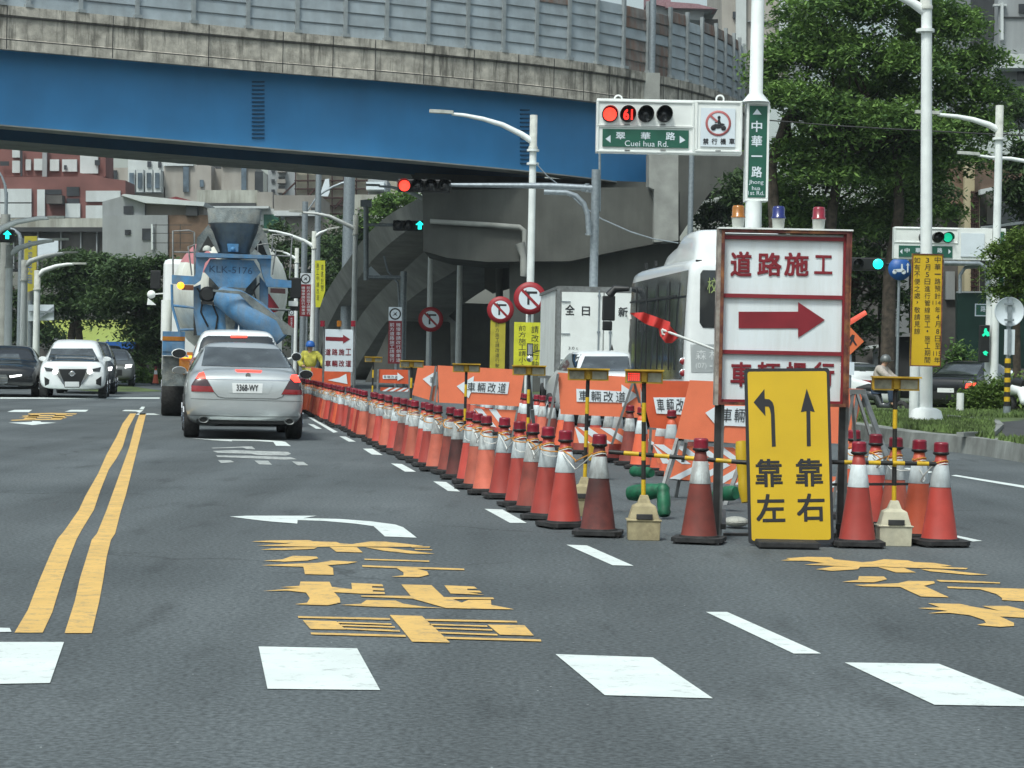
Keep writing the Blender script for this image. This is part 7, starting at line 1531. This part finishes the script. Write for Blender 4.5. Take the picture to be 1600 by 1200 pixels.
# ================================================================== PEOPLE
def skin(verts, edges, rad, name, m, parent, root=0, sub=1):
    me = bpy.data.meshes.new(name); me.from_pydata(verts, edges, []); o = bpy.data.objects.new(name, me); col.objects.link(o)
    md = o.modifiers.new('k', 'SKIN'); md.use_smooth_shade = True
    for i, r_ in enumerate(rad): me.skin_vertices[0].data[i].radius = (r_, r_ * .9)
    me.skin_vertices[0].data[root].use_root = True
    s_ = o.modifiers.new('s', 'SUBSURF'); s_.levels = sub + 1; s_.render_levels = sub + 1
    dg = bpy.context.evaluated_depsgraph_get(); dg.update(); m2 = bpy.data.meshes.new_from_object(o.evaluated_get(dg)); o.modifiers.clear(); o.data = m2; m2.name = name
    m2.materials.append(M[m])
    for p in m2.polygons: p.use_smooth = True
    o.parent = parent; return o
def person(label, loc, rz, J, top, legs, hat, hatm):
    "J: named joints in metres; one continuous body, clothing and helmet as parts"
    t = thing('person', label, 'person', loc, rz, local=True)
    N_ = ['pelvis', 'chest', 'neck', 'head0', 'head1', 'sl', 'el', 'wl', 'hl', 'sr', 'er', 'wr', 'hr', 'kl', 'al', 'fl', 'kr', 'ar', 'fr', 'hipl', 'hipr']
    E = [('pelvis', 'chest'), ('chest', 'neck'), ('neck', 'head0'), ('head0', 'head1'), ('chest', 'sl'), ('sl', 'el'), ('el', 'wl'), ('wl', 'hl'), ('chest', 'sr'), ('sr', 'er'), ('er', 'wr'), ('wr', 'hr'), ('pelvis', 'hipl'), ('hipl', 'kl'), ('kl', 'al'), ('al', 'fl'), ('pelvis', 'hipr'), ('hipr', 'kr'), ('kr', 'ar'), ('ar', 'fr')]
    Rr = dict(pelvis=.13, chest=.145, neck=.055, head0=.085, head1=.09, sl=.065, el=.045, wl=.032, hl=.035, sr=.065, er=.045, wr=.032, hr=.035, kl=.06, al=.04, fl=.04, kr=.06, ar=.04, fr=.04, hipl=.09, hipr=.09)
    skin([J[k] for k in N_], [(N_.index(a), N_.index(c)) for a, c in E], [Rr[k] for k in N_], 'body', 'skin', t)
    U = ['pelvis', 'chest', 'sl', 'el', 'wl', 'sr', 'er', 'wr']; skin([J[k] for k in U], [(0, 1), (1, 2), (2, 3), (3, 4), (1, 5), (5, 6), (6, 7)], [.21, .235, .12, .10, .08, .12, .10, .08], 'jacket', top, t)
    Lg = ['pelvis', 'hipl', 'kl', 'al', 'hipr', 'kr', 'ar']; skin([J[k] for k in Lg], [(0, 1), (1, 2), (2, 3), (0, 4), (4, 5), (5, 6)], [.20, .15, .11, .09, .15, .11, .09], 'trousers', legs, t)
    h = Vector(J['head1']); b = MB(); b.lathe([(.135, -.06), (.145, -.02), (.13, .06), (.08, .12), (.001, .14)], h, 20); 
    f = Vector((math.sin(J.get('look', 0)), -math.cos(J.get('look', 0)), 0)); b.box(h + f * .14 + Vector((0, 0, -.03)), (.18, .10, .015)); b.build('helmet', [hatm], t, origin=O0)
    # face
    b = MB(); b.lathe([(.016, -.02), (.001, .0)], h + f * .105 + Vector((0, 0, -.09)), 8)
    for s_ in (-1, 1): b.lathe([(.010, -.01), (.001, .0)], h + f * .095 + Vector((f.y * s_ * .035, -f.x * s_ * .035, -.055)), 8, 1)
    b.build('face', ['skin', 'ink'], t, origin=O0); return t
Jw = dict(pelvis=(0, 0, .92), chest=(0, -.02, 1.30), neck=(0, -.03, 1.48), head0=(0, -.05, 1.55), head1=(0, -.06, 1.66), sl=(-.20, 0, 1.40), el=(-.32, -.08, 1.14), wl=(-.20, -.28, 1.02), hl=(-.12, -.34, 1.02), sr=(.20, 0, 1.40), er=(.38, -.06, 1.18), wr=(.42, -.25, 1.02), hr=(.42, -.34, 1.0),
          hipl=(-.10, 0, .86), kl=(-.12, -.03, .48), al=(-.13, .02, .09), fl=(-.14, -.14, .04), hipr=(.10, 0, .86), kr=(.12, -.03, .48), ar=(.14, .02, .09), fr=(.15, -.14, .04))
c = P(484, 600, 66); person('worker in a yellow raincoat and blue and white helmet behind the saloon', (c.x, c.y, 0), 0, Jw, 'vest_yellow', 'vest_yellow', 'h', 'sign_blue')
Jr = dict(pelvis=(0, 0, .82), chest=(-.02, -.06, 1.18), neck=(.02, -.10, 1.35), head0=(.05, -.12, 1.42), head1=(.08, -.13, 1.52), sl=(-.18, -.05, 1.27), el=(-.16, -.28, 1.06), wl=(-.05, -.42, 1.0), hl=(.0, -.48, 1.02), sr=(.16, -.08, 1.27), er=(.28, -.28, 1.04), wr=(.30, -.44, 1.0), hr=(.30, -.50, 1.02),
          hipl=(-.10, -.02, .80), kl=(-.14, -.38, .72), al=(-.14, -.40, .36), fl=(-.14, -.50, .32), hipr=(.10, -.02, .80), kr=(.20, -.38, .70), ar=(.22, -.36, .34), fr=(.22, -.46, .30), look=.6)
c = P(1374, 600, 58); rider = person('helmeted scooter rider in a pale shirt behind the grey A-frame', (c.x, c.y, .02), R(60), Jr, 'shirt', 'denim', 'h', 'silver_dark')
def scooter(label, c, rz, m):
    t = thing('scooter', label, 'scooter', c, rz, local=True)
    for y in (-.62, .58): b = MB(); b.lathe([(.13, -.05), (.22, -.045), (.23, 0), (.22, .045), (.13, .05)], (0, y, .23), 20, 0, 'x'); b.build('wheel', ['rubber'], t, origin=O0)
    b = MB(); b.tube([(0, .62, .52), (0, .35, .60), (0, .05, .55), (0, -.05, .30), (0, -.32, .28), (0, -.46, .50), (0, -.52, .92)], [.10, .16, .15, .12, .13, .13, .08], 10); b.build('bodywork', [m], t, origin=O0)
    b = MB(); b.tube([(0, .62, .70), (0, .3, .76), (0, -.02, .72)], [.09, .13, .10], 10); b.build('seat', ['black'], t, origin=O0)
    b = MB(); b.cyl((-.32, -.46, 1.0), (.32, -.46, 1.0), .02); b.cyl((0, -.46, .9), (0, -.62, .23), .03); b.lathe([(.001, -.03), (.08, .0), (.08, .06)], (0, -.60, .95), 12, 0, 'y'); b.build('handlebar', ['dark_metal'], t, origin=O0); return t
scooter('dark scooter ridden beside the parked white car', (c.x, c.y, 0), R(60), 'car_grey')
c = P(1600, 600, 53); scooter('white scooter parked at the right edge beyond the hedge', (c.x, c.y, .26), R(20), 'car_white')
# umbrella
D = 72; c = P(1575, 577, D); b = MB(); n = 16; r_ = 25 * D / F; t = thing('parasol', 'blue and white parasol open above the hedge on the right', 'umbrella', (c.x, c.y, .2)); b = MB()
for k in range(n):
    a0, a1 = 2 * math.pi * k / n, 2 * math.pi * (k + 1) / n; pr = [(0, 0), (r_ * .4, -r_ * .12), (r_ * .75, -r_ * .38), (r_, -r_ * .78)]
    for i in range(3):
        p = [c + Vector((pr[j][0] * math.cos(a), pr[j][0] * math.sin(a), pr[j][1])) for j, a in ((i, a0), (i, a1), (i + 1, a1), (i + 1, a0))]
        b.add(p, [(0, 1, 2, 3)], 0 if k % 4 in (0, 1) else 1)
b.build('canopy', ['sign_white', mat('sky_cloth', (.10, .30, .62), .7)], t); b = MB(); b.cyl((c.x, c.y, .2), c, .03); b.build('pole', ['white_metal'], t)
# concrete edging blocks and bollards at the right
b = MB(); c = P(1500, 640, 52); b.cyl((c.x, c.y, KZ), (c.x, c.y, .75), .09, None, 12); o = b.build('bollard', ['white_metal'], bevel=.02); tag(o, 'short white bollard in front of the black parked car', 'bollard')

# ================================================================== THE AIR
hz = bpy.data.materials.new('haze_air'); hz.use_nodes = True; hz.node_tree.nodes.clear()
ho = hz.node_tree.nodes.new('ShaderNodeOutputMaterial'); hv = hz.node_tree.nodes.new('ShaderNodeVolumePrincipled')
hv.inputs['Color'].default_value = (.86, .94, 1.0, 1); hv.inputs['Density'].default_value = .00022; hv.inputs['Anisotropy'].default_value = .2
hz.node_tree.links.new(hv.outputs[0], ho.inputs['Volume'])
b = MB(); b.box((0, 170, 24), (520, 360 + 60, 52)); o = b.build('haze', [hz]); o['kind'] = 'stuff'; o['label'] = 'pale humid summer air over the whole street'
o['category'] = 'haze'
